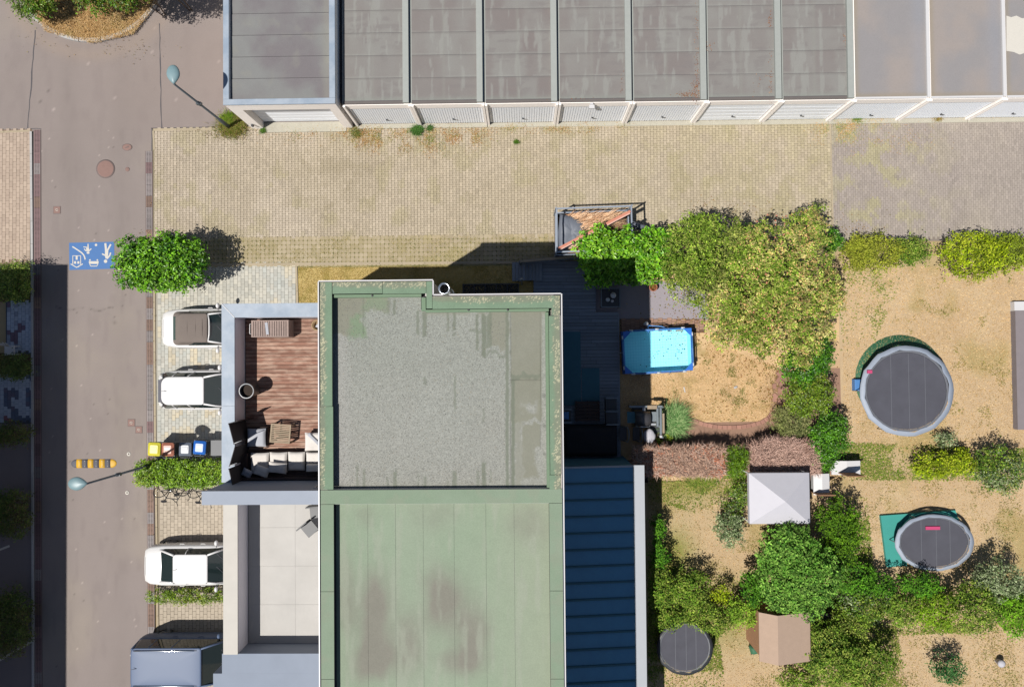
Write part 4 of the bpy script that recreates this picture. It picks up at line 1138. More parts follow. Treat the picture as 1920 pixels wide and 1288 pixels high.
gf = grid_sheet('gravel_field', x0, x1, y0, y1, zg, .028, roofc, [M['gravel'], M['felt']], rs, mask=lambda px, py: ~((px > 791) & (py < 580)))
gv = np.zeros(len(gf.data.polygons), int); gi = np.zeros(len(gf.data.loops), int); gf.data.loops.foreach_get('vertex_index', gi)
gf.data.polygons.foreach_set('material_index', (FELTM.ravel()[gi].reshape(-1, 4).mean(1) > .45).astype(int))
turfP, a_, b_ = scatter([(630, 560), (785, 560), (790, 590), (950, 600), (950, 912), (630, 912)], 7000, zg+.006)
pc = np.array([C(*c) for c in ((190, 190, 186), (136, 138, 134), (180, 176, 164), (152, 152, 148), (204, 192, 170))])[rng.integers(0, 5, len(turfP))]
o = leaves('loose_gravel', turfP, rng.normal(size=(len(turfP), 3))*.3+np.array([0, 0, 1]), rng.uniform(.015, .03, len(turfP)), pc, M['leafmatt'], rs, .8); o['kind'] = 'stuff'
# green felt capping sheets
def gritc(edge):
    def f(px, py, X, Y):
        d = edge(px, py)                                    # 0 at the outer rim, 1 at the inner rim
        c = lerp(CA(142, 166, 140), CA(132, 156, 130), fbm(X*2, Y*2, 71))
        gr = sm(.62, .3, d+.35*(fbm(X*2.5, Y*2.5, 72)-.5))
        c = lerp(c, CA(146, 150, 130), .85*gr)
        q = rng.random(px.shape) < .34*gr*sm(.25, .6, fbm(X*3+8, Y*3, 73))
        c = np.where(q[..., None], CA(206, 202, 170), c)
        return c*(1+.1*(rng.random(px.shape)-.5))[..., None]
    return f
def capsheet(root, bx, edge, z=RZ, seam=.012):
    xa, xb, ya, yb_ = R4(*bx, z); rim = .045
    xa += seam/2; xb -= seam/2; ya += seam/2; yb_ -= seam/2
    b = MB(); b.box(xa, xb, ya, yb_, z-.06, z-.006); o = b.build('felt_cap', M['tar'], root)
    grid_sheet('felt_surface', xa, xb, ya, yb_, z, .03, gritc(edge), M['felt'], o, zf=lambda A, B_: z+.008*(fbm(A*4, B_*4, 75)-.5))
TOPE = lambda y0_: (lambda px, py: (py-y0_)/27)
LE = lambda px, py: (px-598)/24
RE = lambda px, py: (1054-px)/28
for q in ((623, 528.5, 717, 551), (717, 528, 799, 551)): capsheet(house, q, TOPE(527))
capsheet(house, (799, 527.5, 810.5, 579), lambda px, py: (py*0+.8))
capsheet(house, (810.5, 555, 1035, 579), TOPE(553))
capsheet(house, (600, 529, 623, 762), LE); capsheet(house, (600, 762, 625, 918), LE)
capsheet(house, (1034, 554, 1050, 592), lambda px, py: (1052-px)/34+.0); capsheet(house, (1030, 592, 1051, 890), lambda px, py: (1052-px)/30); capsheet(house, (1030, 890, 1052, 918), RE)
# sloping felt between cap and gravel
def skirt(root, bx, hz=RZ, lz=RZ-.25):
    xa, xb, ya, yb_ = R4(*bx, hz); b = MB((C(136, 160, 132))); b.box(xa, xb, ya, yb_, lz, hz-.08); b.build('felt_upstand', M['felt'], root)
skirt(house, (625, 551.5, 789, 557)); skirt(house, (789.5, 557.5, 797.5, 583)); skirt(house, (797.5, 579.5, 1029, 584.5)); skirt(house, (1024, 585, 1029.8, 916))
# white metal drip edge
te = .05
def drip(root, P, z=RZ):
    for a, c in zip(P[:-1], P[1:]):
        d = Vector((c[0]-a[0], c[1]-a[1])); l = d.length; d.normalize(); nrm = Vector((-d.y, d.x)); m_ = (Vector(a)+Vector(c))/2-nrm*(.012)
        b = MB(); b.obox(m_.x, m_.y, z-.14, z+.03, l+.02, .034, math.atan2(d.y, d.x)); b.build('edge_trim', M['whitemetal'], root)
drip(house, [(ex, sy), (ex, ny2)]); drip(house, [(ex-.02, ny2), (sx_+.02, ny2)]); drip(house, [(sx_, ny2+.02), (sx_, oy-.02)]); drip(house, [(sx_, oy), (ox, oy)]); drip(house, [(ox, oy-.02), (ox, sy)])
# small bolts along the inner upstand
for (a, q) in ((697, 554), (878, 581), (952, 581), (1033, 700), (1033, 775), (1033, 850)):
    x, y = W(a, q, RZ); b = MB(); b.lathe([(.035, RZ-.085), (.03, RZ-.05)], x, y, 6); b.build('fixing', M['tar'], house)

# the joined house to the south
h2 = thing('neighbouring_house', 'flat-roofed house joined to the south with stained pale green felt roof', 'house', ((ox+ex)/2+.1, -8, 0))
sy2 = nsy; o2 = W(604, 1200, RZ)[0]-.04; e2 = W(1060, 1150, RZ)[0]
for a, c in (((ox+i_, sy-.01), (ox+i_, sy2)), ((ex-i_, sy2), (ex-i_, sy-.01))): wallseg(a, c, 0, RZ-.03, .2, h2)
wallseg((ox+.25, sy2), (ex-.25, sy2), 0, RZ-.03, .2, h2)
b = MB(); b.box(ox+.22, ex-.22, sy2+.2, sy-.25, RZ-.6, RZ-.27); rs2 = b.build('roof', M['tar'], h2)
def pg(px, py, X, Y):
    c = lerp(CA(146, 166, 140), CA(156, 172, 150), fbm(X*1.4, Y*1.4, 81)); return lerp(c, CA(160, 166, 146), .4*sm(.5, .7, fbm(X*3, Y*3, 82)))
def cap2(bx):
    xa, xb, ya, yb_ = bx; b = MB(); b.box(xa, xb, ya, yb_, RZ-.06, RZ-.006); o = b.build('felt_cap', M['tar'], h2)
    grid_sheet('felt_surface', xa, xb, ya, yb_, RZ, .05, pg, M['felt'], o)
yj = W(800, 944, RZ)[1]
cap2((ox+.03, ex-.03, yj, sy-.006+.2)); 
for ya, yb_ in ((yj-2.6, yj-.012), (yj-5.2, yj-2.612), (sy2, yj-5.212)):
    cap2((ox+.03, ox+.42, ya, yb_)); cap2((ex-.42, ex-.03, ya, yb_))
drip(h2, [(ex, sy2), (ex, sy-.02)]); drip(h2, [(ox, sy-.02), (ox, sy2)])
def nroof(px, py, X, Y):
    c = lerp(CA(158, 176, 150), CA(168, 180, 158), fbm(X*.9, Y*.5, 84))
    c = lerp(c, CA(172, 180, 156), .6*sm(850, 1030, px))
    s_ = np.zeros(px.shape); w = 22*(fbm(X*1.5, Y*1.5, 85)-.5)
    for (a, q, rx, ry, k) in ((705, 1150, 38, 75, 1), (650, 1120, 20, 70, .6), (700, 1240, 45, 40, 1.1), (770, 1210, 30, 60, .8), (835, 1130, 42, 60, .95), (890, 1200, 30, 60, .8), (860, 1240, 45, 25, .6), (990, 980, 35, 35, .45), (690, 970, 20, 18, .35), (820, 970, 40, 30, .25)):
        s_ = s_+k*np.exp(-(((px+w-a)/rx)**2+((py+w-q)/ry)**2)**1.3)
    s_ = s_*(.45+1.1*fbm(X*2.2+3, Y*1.1, 86, 6)); s_ = np.clip(s_*.95, 0, 1)
    c = lerp(c, CA(148, 142, 132), np.clip(s_, 0, .85)); c = lerp(c, CA(176, 182, 164), .5*sm(.55, .7, fbm(X*5, Y*.7, 87))); c = lerp(c, CA(116, 112, 106), np.clip(s_-.95, 0, .7))
    return c
xs = [ox+.42, *[W(v, 1100, zg)[0] for v in (690, 742, 794, 852, 912, 965)], ex-.42]
b = MB(); b.box(ox+.43, ex-.43, sy2+.2, yj-.03, zg-.03, zg-.012); b.build('underlay', M['tar'], rs2)
for a, c in zip(xs[:-1], xs[1:]): grid_sheet('felt_sheet', a+.003, c-.003, sy2+.2, yj-.02, zg-.005, .05, nroof, M['felt'], rs2)
b = MB(); b.box(ox+.42, ex-.42, yj-.02, yj, zg, RZ-.07); b.build('felt_upstand', M['zincold'], h2)

# ================================================================== ROOF TERRACES
tx0, ty1 = W(416, 740, TZ)[0], W(500, 569, TZ)[1]
ti0 = W(440.5, 740, TZ)[0]; tiy = W(500, 595, TZ)[1]
dvn, dvs = W(500, 922, PZ)[1], W(500, 946, PZ)[1]
ter = thing('roof_terrace', 'rooftop terrace block with reddish board floor and wide zinc-capped parapet', 'terrace', ((tx0+ox)/2, 0, 0))
wz = TZ-.03
b = MB(); b.box(tx0+.03, ti0-.02, dvn+.003, tiy+.02, 0, wz); b.build('wall', M['lavender'], ter)
b = MB(); b.box(tx0+.03, ox-.005, tiy+.02, ty1-.03, 0, wz); b.build('wall', M['lavender'], ter)
b = MB(); b.box(ti0-.02, ox-.005, dvn+.003, tiy+.02, DZ-.4, DZ-.04); b.build('slab', M['dark'], ter)
mi = .0
b = MB(); P = [(tx0, ty1), (ox-.004, ty1), (ox-.004, tiy), (ti0, tiy)]; b.prism(P, wz+.001, TZ+.02); b.build('coping', M['zinc'], ter)
ym = (tiy+dvn)/2-.2
b = MB(); P = [(tx0, ty1-.006), (ti0-.004, tiy-.004), (ti0-.004, ym), (tx0, ym)]; b.prism(P, wz+.001, TZ+.02); b.build('coping', M['zinc'], ter)
b = MB(); P = [(tx0, ym-.006), (ti0-.004, ym-.006), (ti0-.004, dvn+.005), (tx0, dvn+.005)]; b.prism(P, wz+.001, TZ+.02); b.build('coping', M['zinc'], ter)
ribn = MB(); ribn.obox((tx0+ti0)/2, (ty1+tiy)/2, TZ+.02, TZ+.032, math.hypot(ti0-tx0, ty1-tiy), .02, math.atan2(tiy-ty1, ti0-tx0)); ribn.build('mitre_seam', M['whitemetal'], ter)
nb = 41; y0b, y1b = dvn+.02, tiy-.01; bw = (y1b-y0b)/nb
for k in range(nb):
    b = MB(); b.cbox(ti0+.005, ox-.03, y0b+k*bw+.006, y0b+(k+1)*bw-.006, DZ-.035, DZ+rnd.uniform(-.002, .002), .004); b.build('deck_board', M['deckred'], ter)
b = MB(); b.box(ti0-.01, ox-.01, y0b, y1b, DZ-.04, DZ-.036); b.build('joint_shade', M['dark'], ter)
# dividing wall
dx0 = W(378, 935, PZ)[0]
dv = thing('dividing_wall', 'tall blue-grey dividing wall between the two roof terraces', 'wall', ((dx0+ox)/2, (dvn+dvs)/2, 0))
b = MB(); b.box(dx0+.02, ox-.005, dvs+.02, dvn-.0, 0, PZ-.05); b.build('wall', M['greyrender'], dv)
b = MB(); b.box(dx0, ox-.005, dvs, dvn+.03, PZ-.049, PZ); b.build('coping', M['greyrender'], dv)
b = MB(); q = R4(588, 906, 598, 920, 8.6); b.box(ox-.4, ox-.05, dvn+.002, dvn+.03, 8.2, 8.8); f = b.build('wall_vent', M['whitemetal'], dv)
b = MB(); b.box(ox-.36, ox-.09, dvn+.031, dvn+.036, 8.25, 8.75); b.build('grille', M['blackmetal'], f)
# second terrace
t2 = thing('neighbouring_terrace', 'southern roof terrace with pale floor and cream-capped parapet', 'terrace', ((tx0+ox)/2, -8, 0))
dn2, ds2 = W(500, 1226, TZ)[1], 0
cx0, cx1 = W(419, 1080, TZ)[0], W(446, 1080, TZ)[0]
b = MB(); b.box(cx0+.03, cx1-.02, dn2, dvs-.003, 0, wz); b.build('wall', M['lavender'], t2)
b = MB(); b.box(cx0, cx1, dn2, dvs-.003, wz+.001, TZ+.02); b.build('coping', M['cream'], t2)
b = MB(); b.box(cx1-.02, ox-.005, dn2, dvs-.003, DZ-.4, DZ-.04); b.build('slab', M['dark'], t2)
nxs, nys = 2, 4; fw = (ox-.03-cx1)/nxs; fh = (dvs-dn2)/nys
for i in range(nxs):
    for j in range(nys):
        b = MB(); b.cbox(cx1+i*fw+.001, cx1+(i+1)*fw-.001, dn2+j*fh+.001, dn2+(j+1)*fh-.001, DZ-.038, DZ+rnd.uniform(-.002, .002), .004); b.build('floor_tile', M['lightfloor'], t2)
dv2 = thing('dividing_wall', 'blue-grey flat-topped wall closing off the southern pale terrace', 'wall', ((dx0+ox)/2, dn2, 0))
b = MB(); b.box(tx0+.05, ox-.005, dn2-.6, dn2-.003, 0, TZ-.06); b.build('wall', M['greyrender'], dv2)
b = MB(); b.box(tx0, ox-.005, dn2-.62, dn2+.02, TZ-.059, TZ); b.build('coping', M['bluetop'], dv2)
b = MB(); b.box(tx0-.3, ox-.01, -14, dn2-.63, 0, TZ-.02); b.build('flat_top', M['bluetop'], dv2)

# flue beside the step of the roof
fx, fy = W(832.5, 541, 10.1); gx, gy = fx, fy
fl = thing('flue_pipe', 'shiny steel flue pipe rising in the notch of the roof edge', 'flue', (fx, fy, 0))
b = MB(); b.tube([(fx, fy, 0), (fx, fy, 10.0)], .13, 20, caps=False); b.build('pipe', M['steel'], fl)
b = MB(); b.lathe([(.13, 9.55), (.165, 9.56), (.165, 10.08), (.175, 10.1), (.135, 10.1), (.13, 9.6)], fx, fy, 24); b.f.pop(); b.build('collar', M['steel'], fl)
b = MB(); b.lathe([(.128, 9.62), (.0, 9.62)], fx, fy, 20); b.build('dark_bore', M['dark'], fl)  # black disc across the bore stands in for the pipe's dark depth
for z in (3., 6., 8.6):
    b = MB(); b.box(fx-.02, fx+.02, ny2-.02, fy-.12, z, z+.04); b.lathe([(.14, z-.03), (.145, z), (.145, z+.05), (.14, z+.08)], fx, fy, 20); b.build('bracket', M['steel'], fl)

# conservatory behind the joined house
KZ = 2.6
x0, x1, y0, y1 = R4(1057, 874, 1191, 1400, KZ); xw = ex
cs = thing('patio_roof', 'blue glazed lean-to patio roof with a pale gutter behind the southern house', 'patio roof', (x0, y1, 0))
n = 17; st = (y1-y0)/n
for k in range(n+1):
    y = y1-k*st; b = MB()
    b.add([(xw, y-.035, KZ+.28), (xw, y+.035, KZ+.28), (x1, y+.035, KZ-.06), (x1, y-.035, KZ-.06), (xw, y-.035, KZ+.37), (xw, y+.035, KZ+.37), (x1, y+.035, KZ+.03), (x1, y-.035, KZ+.03)],
          [(0, 1, 2, 3), (4, 7, 6, 5), (0, 3, 7, 4), (1, 5, 6, 2), (3, 2, 6, 7), (0, 4, 5, 1)]); b.build('rafter', M['lightframe'] if k in (0,) else M['mat'], cs)
    if k < n:
        ya, yb_ = y-st+.04, y-.04; b = MB(); b.add([(xw, ya, KZ+.3), (x1, ya, KZ-.03), (x1, yb_, KZ-.03), (xw, yb_, KZ+.3), (xw, ya, KZ+.312), (x1, ya, KZ-.018), (x1, yb_, KZ-.018), (xw, yb_, KZ+.312)],
            [(3, 2, 1, 0), (4, 5, 6, 7), (0, 1, 5, 4), (1, 2, 6, 5), (2, 3, 7, 6), (3, 0, 4, 7)]); b.build('pane', M['blueglass'], cs)
b = MB(); b.box(x1+.002, x1+.42, y0, y1+.04, KZ-.1, KZ+.05); b.build('gutter', M['lightframe'], cs)
for k in range(4):
    y = y1-.1-k*3.2; b = MB(); b.box(x1-.12, x1-.02, y-.05, y+.05, 0, KZ-.1); b.build('post', M['lightframe'], cs)
b = MB(); b.box(xw+.01, x1-.03, y1-.02, y1+.02, 0, KZ-.12); b.build('side_panel', M['mat'], cs)
b = MB(); b.sheet([(xw, y0), (x1, y0), (x1, y1), (xw, y1)], .02); b.build('floor', M['mat'], cs)

# the house across the road that throws the long shadow
a = W(-58, 612); c = W(-480, 1500)
fh_ = thing('terraced_house', 'long flat-roofed house across the road casting the wide shadow', 'house', ((a[0]+c[0])/2, (a[1]+c[1])/2, 0))
b = MB(); b.box(c[0], a[0], c[1], a[1], 0, RZ-.04); b.build('wall', M['render'], fh_)
b = MB(); b.box(c[0]-.03, a[0]+.03, c[1]-.03, a[1]+.03, RZ-.039, RZ); b.build('roof', M['zinc'], fh_)
for k in range(6):
    for zc in (1.4, 4.3, 7.3): win(fh_, a[0], a[1]-1.8-k*3.2, 1.4, 1.4, zc, 'x', 1)
# ================================================================== STREET FURNITURE
def lamp(label, base, top, head, hrot, h=5.0):
    bx, by = W(*base, 0); tx, ty = W(*top, h); bx, by = tx, ty
    t = thing('street_lamp', label, 'street lamp', (bx, by, 0), 0, 'curved-head street lamps')
    b = MB(); b.tube([(bx, by, 0), (bx, by, 1.1), (bx, by, 1.12), (bx, by, h-.05)], [.075, .075, .05, .038], 12); b.build('pole', M['polegrey'], t)
    b = MB(); b.box(bx-.1, bx+.1, by-.05, by+.05, 2.9, 3.05); b.lathe([(.07, 2.85), (.07, 3.1)], bx, by, 10); b.build('clamp', M['polegrey'], t)
    hx, hy = W(*head, h+.05); c, s = math.cos(hrot), math.sin(hrot)
    # flat teardrop head, wide towards the far end
    n = 28; rings = []
    L, Wd = .34, .25
    for (k, z) in ((.0, -.09), (.55, -.085), (.93, -.04), (1., 0.), (.95, .03), (.8, .06), (.5, .085), (.2, .095)):
        for i in range(n):
            a = 2*math.pi*i/n; u = L*math.cos(a); w = Wd*math.sin(a)*(1.0 if u > 0 else (1-.55*(abs(u)/L)**2))
            if u < 0: u *= 1.12
            rings.append((hx+k*(u*c-w*s), hy+k*(u*s+w*c), h+z))
    m_ = 8; F = [(i*n+k, i*n+(k+1) % n, (i+1)*n+(k+1) % n, (i+1)*n+k) for i in range(m_-1) for k in range(n)]+[tuple(range((m_-1)*n, m_*n)), tuple(range(n-1, -1, -1))]
    b = MB(); b.add(rings, F, None, True); hd = b.build('lamp_head', M['teal'], t)
    b = MB(); b.tube([(bx, by, h-.12), (bx+c*.12, by+s*.12, h-.03), (hx-c*.3, hy-s*.3, h-.0)], .035, 8); b.build('neck', M['polegrey'], t)
    return t
lamp('street lamp with pale teal head beside the round planted island', (430, 240), (325, 157), (323.5, 138), math.radians(94))
lamp('street lamp with pale teal head leaning over the road by the striped bump', (290, 872), (161, 907), (143, 907), math.radians(182))

# ================================================================== CARS
def rrect(x0, x1, hw, r, n=5, rf=None):
    rf = r if rf is None else rf; P = []
    for (cx, cy, rr_, a0) in ((x1-rf, hw-rf, rf, 0), (x0+r, hw-r, r, 90), (x0+r, -hw+r, r, 180), (x1-rf, -hw+rf, rf, 270)):
        for k in range(n+1):
            a = math.radians(a0+90*k/n); P.append((cx+rr_*math.cos(a), cy+rr_*math.sin(a)))
    return P
def loft(rings, smooth=True, cap=True, capbot=False):
    n = len(rings[0]); V = [p for r in rings for p in r]
    F = [(i*n+k, i*n+(k+1) % n, (i+1)*n+(k+1) % n, (i+1)*n+k) for i in range(len(rings)-1) for k in range(n)]
    b = MB(); b.add(V, F, None, smooth)
    if cap: b.add(rings[-1], [tuple(range(n))], None, smooth)
    return b
def car(label, rear_px, zr, heading, spec, group='cars parked nose-in on the drives'):
    """local x runs forward, origin under the rear bumper's middle"""
    x, y = W(*rear_px, zr); t = thing('parked_car', label, 'car', (x, y, 0), heading, group)
    L, Wd, H = spec['L'], spec['W'], spec['H']; hw = Wd/2; paint = M[spec['paint']]
    st = spec['stations']                       # (x, halfwidth factor, belt height)
    rings = []
    for (sx_, wf, zb, zlow) in st:
        w = hw*wf; zm = (zlow+zb)/2
        half = [(w*.86, zlow), (w*.97, zlow+.08), (w, zm-.05), (w*.995, zb-.2), (w*.965, zb-.09), (w*.9, zb-.02), (w*.55, zb+.02), (0, zb+.035)]
        rings.append([(sx_, -a, z) for a, z in half]+[(sx_, a, z) for a, z in half[-2::-1]])
    n = len(rings[0]); V = [p for r in rings for p in r]
    F = [(i*n+k, (i+1)*n+k, (i+1)*n+k+1, i*n+k+1) for i in range(len(rings)-1) for k in range(n-1)]
    F += [tuple(range(n)), tuple(range(len(rings)*n-1, (len(rings)-1)*n-1, -1))]
    F += [(i*n, i*n+n-1, (i+1)*n+n-1, (i+1)*n) for i in range(len(rings)-1)]
    b = MB(); b.add(V, F, None, True); body = b.build('body', paint, t, local=True)
    g = spec['cabin']; zb, zt = g['zb'], g['zt']
    base = rrect(g['x0'], g['x1'], g['hwb'], g.get('r0', .3), rf=.12); top = rrect(g['x2'], g['x3'], g['hwt'], g.get('r2', .22), rf=.1)
    mid = [((a[0]*.45+c[0]*.55), (a[1]*.45+c[1]*.55)) for a, c in zip(base, top)]
    cab = loft([[(a, c, zb-.03) for a, c in base], [(a*1., c*1.015, zb+(zt-zb)*.5) for a, c in mid], [(a, c, zt-.04) for a, c in top]])
    cab.build('cabin', M[g['side']], t, local=True)
    cx = (g['x2']+g['x3'])/2
    ring = lambda k, z, e=0.: [(cx+(a-cx)*k+e*0, c*k, z) for a, c in top]
    rb = loft([ring(1.0, zt-.06), ring(1.02, zt-.035)]+[ring(k_, zt-.012+.05*(1-k_**5)) for k_ in (1., .97, .93, .88, .8, .7, .55, .35, .12)])
    roof = rb.build('roof', M[g['roof']], t, local=True)
    def quad_on(p0, p1, p2, p3, name, m, lift=.012, parent=t):
        A = [Vector(p) for p in (p0, p1, p2, p3)]; nn = (A[1]-A[0]).cross(A[3]-A[0]).normalized()
        if nn.z < 0: nn = -nn
        q = MB(); B_ = [a+nn*lift for a in A]; B0 = [a-nn*.02 for a in A]
        q.add([tuple(v) for v in B_+B0], [(0, 1, 2, 3), (0, 4, 5, 1), (1, 5, 6, 2), (2, 6, 7, 3), (3, 7, 4, 0)]); return q.build(name, M[m], parent, local=True)
    hb, ht = g['hwb'], g['hwt']
    if spec['kind'] == 'soft':
        quad_on((g['x0']+.11, -ht*.84, zb+.05), (g['x2']+.02, -ht*.8, zt-.11), (g['x2']+.02, ht*.8, zt-.11), (g['x0']+.11, ht*.84, zb+.05), 'rear_window', 'rearglass', .05)
        for s in (1, -1):
            quad_on((g['x1']-.15, s*(hb*.985), zb+.03), (g['x3']-.06, s*(ht*1.04), zt-.1), (g['x2']+.65, s*(ht*1.04), zt-.1), (g['x2']+.3, s*(hb*.985), zb+.03), 'side_window', 'glass', .02)
            b = MB(); b.tube([(g['x1']+.02, s*hb*.93, zb), (g['x3']+.05, s*ht*.95, zt-.02)], .035, 6); b.build('screen_pillar', paint, t, local=True)
        quad_on((g['x1']-.02, -hb*.9, zb+.0), (g['x1']-.02, hb*.9, zb+.0), (g['x3']+.05, ht*.9, zt-.04), (g['x3']+.05, -ht*.9, zt-.04), 'windscreen', 'glass', .03)
        b = MB(); b.tube([(g['x3']+.04, -ht*.98, zt-.02), (g['x3']+.1, -ht*.5, zt+.012), (g['x3']+.11, 0, zt+.018), (g['x3']+.1, ht*.5, zt+.012), (g['x3']+.04, ht*.98, zt-.02)], .03, 6); b.build('screen_frame', paint, t, local=True)
        for q in (.34, .62, .85):
            xx = g['x2']+(g['x3']-g['x2'])*q; b = MB(); b.tube([(xx, -ht*.98, zt-.03), (xx, -ht*.6, zt+.028), (xx, 0, zt+.042), (xx, ht*.6, zt+.028), (xx, ht*.98, zt-.03)], .012, 5); b.build('top_seam', M['softtop'], roof, local=True)
    else:
        for s in (1, -1):
            for (xa, xb) in g.get('pillars', ()):
                b = MB(); b.tube([(xa, s*hb*1.0, zb-.02), ((xa+xb)/2, s*(hb*.48+ht*.53), (zb+zt)/2), (xb, s*ht*1.0, zt-.05)], .02, 6); b.build('window_pillar', paint, t, local=True)
            b = MB(); b.tube([(g['x1'], s*hb*.93, zb-.01), ((g['x1']+g['x3'])/2, s*(hb+ht)/2*.97, (zb+zt)/2+.02), (g['x3'], s*ht*.96, zt-.03)], .04, 6); b.build('screen_pillar', paint, t, local=True)
            b = MB(); b.tube([(g['x0']+.06, s*hb*.9, zb-.01), (g['x2']+.02, s*ht*.95, zt-.03)], .05, 6); b.build('rear_pillar', paint, t, local=True)
        if spec.get('spoiler'):
            b = MB(); b.cbox(g['x2']-.14, g['x2']+.06, -ht*.82, ht*.82, zt-.05, zt-.012, .01); b.build('spoiler', M['blackrubber'] if spec['spoiler'] == 'dark' else paint, t, local=True)
        if spec.get('sunroof'):
            b = MB(); b.sheet([(cx-.45, -ht*.6), (cx+.25, -ht*.6), (cx+.25, ht*.6), (cx-.45, ht*.6)], zt+.048); b.build('sunroof', M[spec['sunroof']], roof, local=True)
        if spec.get('rails'):
            for s in (1, -1):
                b = MB(); b.tube([(g['x2']+.1, s*ht*.9, zt), (g['x2']+.2, s*ht*.9, zt+.05), (g['x3']-.3, s*ht*.9, zt+.05), (g['x3']-.15, s*ht*.9, zt)], .018, 6); b.build('roof_rail', M['chrome'], roof, local=True)
        b = MB(); b.tube([(g['x2']+.25, 0, zt+.03), (g['x2']+.08, 0, zt+.12)], .01, 5); b.build('aerial', M['blackrubber'], roof, local=True)
    for s in (1, -1):
        mx = g['x1']-.35
        b = MB(); b.lathe([(.0, -.07), (.6, -.06), (1., -.01), (.95, .05), (.5, .09), (.1, .1)], 0, 0, 12)
        b.v = [(mx+v[0]*.075, s*(hw+.1)+v[1]*.12, zb+.03+v[2]) for v in b.v]; mo = b.build('wing_mirror', paint, t, local=True)
        b = MB(); b.tube([(mx, s*(hw*.9), zb), (mx, s*(hw+.06), zb+.01)], .022, 6); b.build('mirror_arm', M['blackrubber'], mo, local=True)
        for hx in spec['handles']:
            b = MB(); b.tube([(hx-.1, s*hw*.99, zb-.16), (hx-.08, s*(hw+.025), zb-.15), (hx+.08, s*(hw+.025), zb-.15), (hx+.1, s*hw*.99, zb-.16)], .014, 6); b.build('door_handle', paint, t, local=True)
        b = MB(); ya, yb_ = sorted((s*hw*.5, s*hw*.62)); b.cbox(.0, .1, ya, yb_, .62, .74, .01); b.build('tail_light', M['redlight'], t, local=True)
        b = MB(); ya, yb_ = sorted((s*hw*.5, s*hw*.76)); b.cbox(L-.32, L-.1, ya, yb_, .55, .68, .01); b.build('headlight', M['chrome'], t, local=True)
        for wx in spec['wheels']:
            r = .31; b = MB(); V = []; yy = s*(hw-.11)
            for (rr_, dy) in ((r*.9, -.1), (r, -.08), (r, .08), (r*.9, .1)): V += [(wx+rr_*math.cos(2*math.pi*k/20), yy+dy, .31+rr_*math.sin(2*math.pi*k/20)) for k in range(20)]
            b.add(V, [(i*20+k, i*20+(k+1) % 20, (i+1)*20+(k+1) % 20, (i+1)*20+k) for i in range(3) for k in range(20)], None, True); wh = b.build('wheel', M['tyre'], t, local=True)
            b = MB(); b.add([(wx+.21*math.cos(2*math.pi*k/16), yy+s*.09, .31+.21*math.sin(2*math.pi*k/16)) for k in range(16)], [tuple(range(16)) if s < 0 else tuple(range(15, -1, -1))]); b.build('rim', M['chrome'], wh, local=True)
    def seam(xx, k=1.):
        i = max(j for j in range(len(st)) if st[j][0] <= xx); a, c = st[i], st[min(i+1, len(st)-1)]; u = (xx-a[0])/max(c[0]-a[0], 1e-6)
        w = hw*(a[1]+(c[1]-a[1])*u)*k; zz = a[2]+(c[2]-a[2])*u; q = MB()
        q.tube([(xx+.05, -w*.93, zz-.04), (xx+.02, -w*.88, zz-.012), (xx, -w*.55, zz+.022), (xx, 0, zz+.037), (xx, w*.55, zz+.022), (xx+.02, w*.88, zz-.012), (xx+.05, w*.93, zz-.04)], .007, 4); q.build('panel_gap', M['seam'], t, local=True)
    seam(spec['cabin']['x1']+.12)
    if spec['kind'] in ('soft', 'saloon'): seam(.1, .9)
    g1 = spec['cabin']
    for s in (-.3, .25): q = MB(); q.tube([(g1['x1']-.02, s, g1['zb']+.05), (g1['x1']-.32, s+.4, g1['zb']+.22)], .01, 4); q.build('wiper', M['blackrubber'], t, local=True)
    b = MB(); b.cbox(-.025, .0, -.26, .26, .45, .56, .004); b.build('number_plate', M['white'], t, local=True)
    return t
hd = -ROLL*0
car('white convertible with grey-brown fabric top on the pale drive', (305.5, 616.5), .75, 0, dict(kind='soft', L=4.1, W=1.72, H=1.4, paint='carwhite', handles=[2.1], wheels=[.75, 3.25],
    stations=[(0, .62, .8, .35), (.06, .8, .88, .3), (.25, .9, .94, .26), (.7, .98, .98, .24), (1.4, 1., .98, .24), (2.6, 1., .97, .24), (3.2, .98, .9, .24), (3.8, .88, .78, .26), (4.05, .7, .66, .3), (4.1, .5, .5, .36)],
    cabin=dict(zb=.97, zt=1.37, x0=.52, x1=2.85, x2=.95, x3=2.2, hwb=.73, hwt=.6, side='softtop', roof='softtop', r0=.22, r2=.2)))
car('white hatchback with white roof parked between the convertible and the bins', (297, 732), .9, 0, dict(kind='hatch', L=4.0, W=1.72, H=1.5, paint='carwhite', handles=[1.35, 2.25], wheels=[.72, 3.2], spoiler='dark', 
    stations=[(0, .66, .86, .34), (.06, .82, .96, .28), (.25, .93, 1.0, .26), (.8, .99, 1.0, .24), (1.6, 1., .99, .24), (2.6, 1., .97, .24), (3.2, .97, .92, .24), (3.7, .88, .8, .26), (3.95, .72, .66, .3), (4.0, .5, .5, .36)],
    cabin=dict(zb=.97, zt=1.47, x0=.1, x1=3.05, x2=.42, x3=2.2, hwb=.77, hwt=.58, side='glass', roof='carwhite', r0=.3, r2=.3, pillars=[(1.6, 1.5), (.85, .85)])))
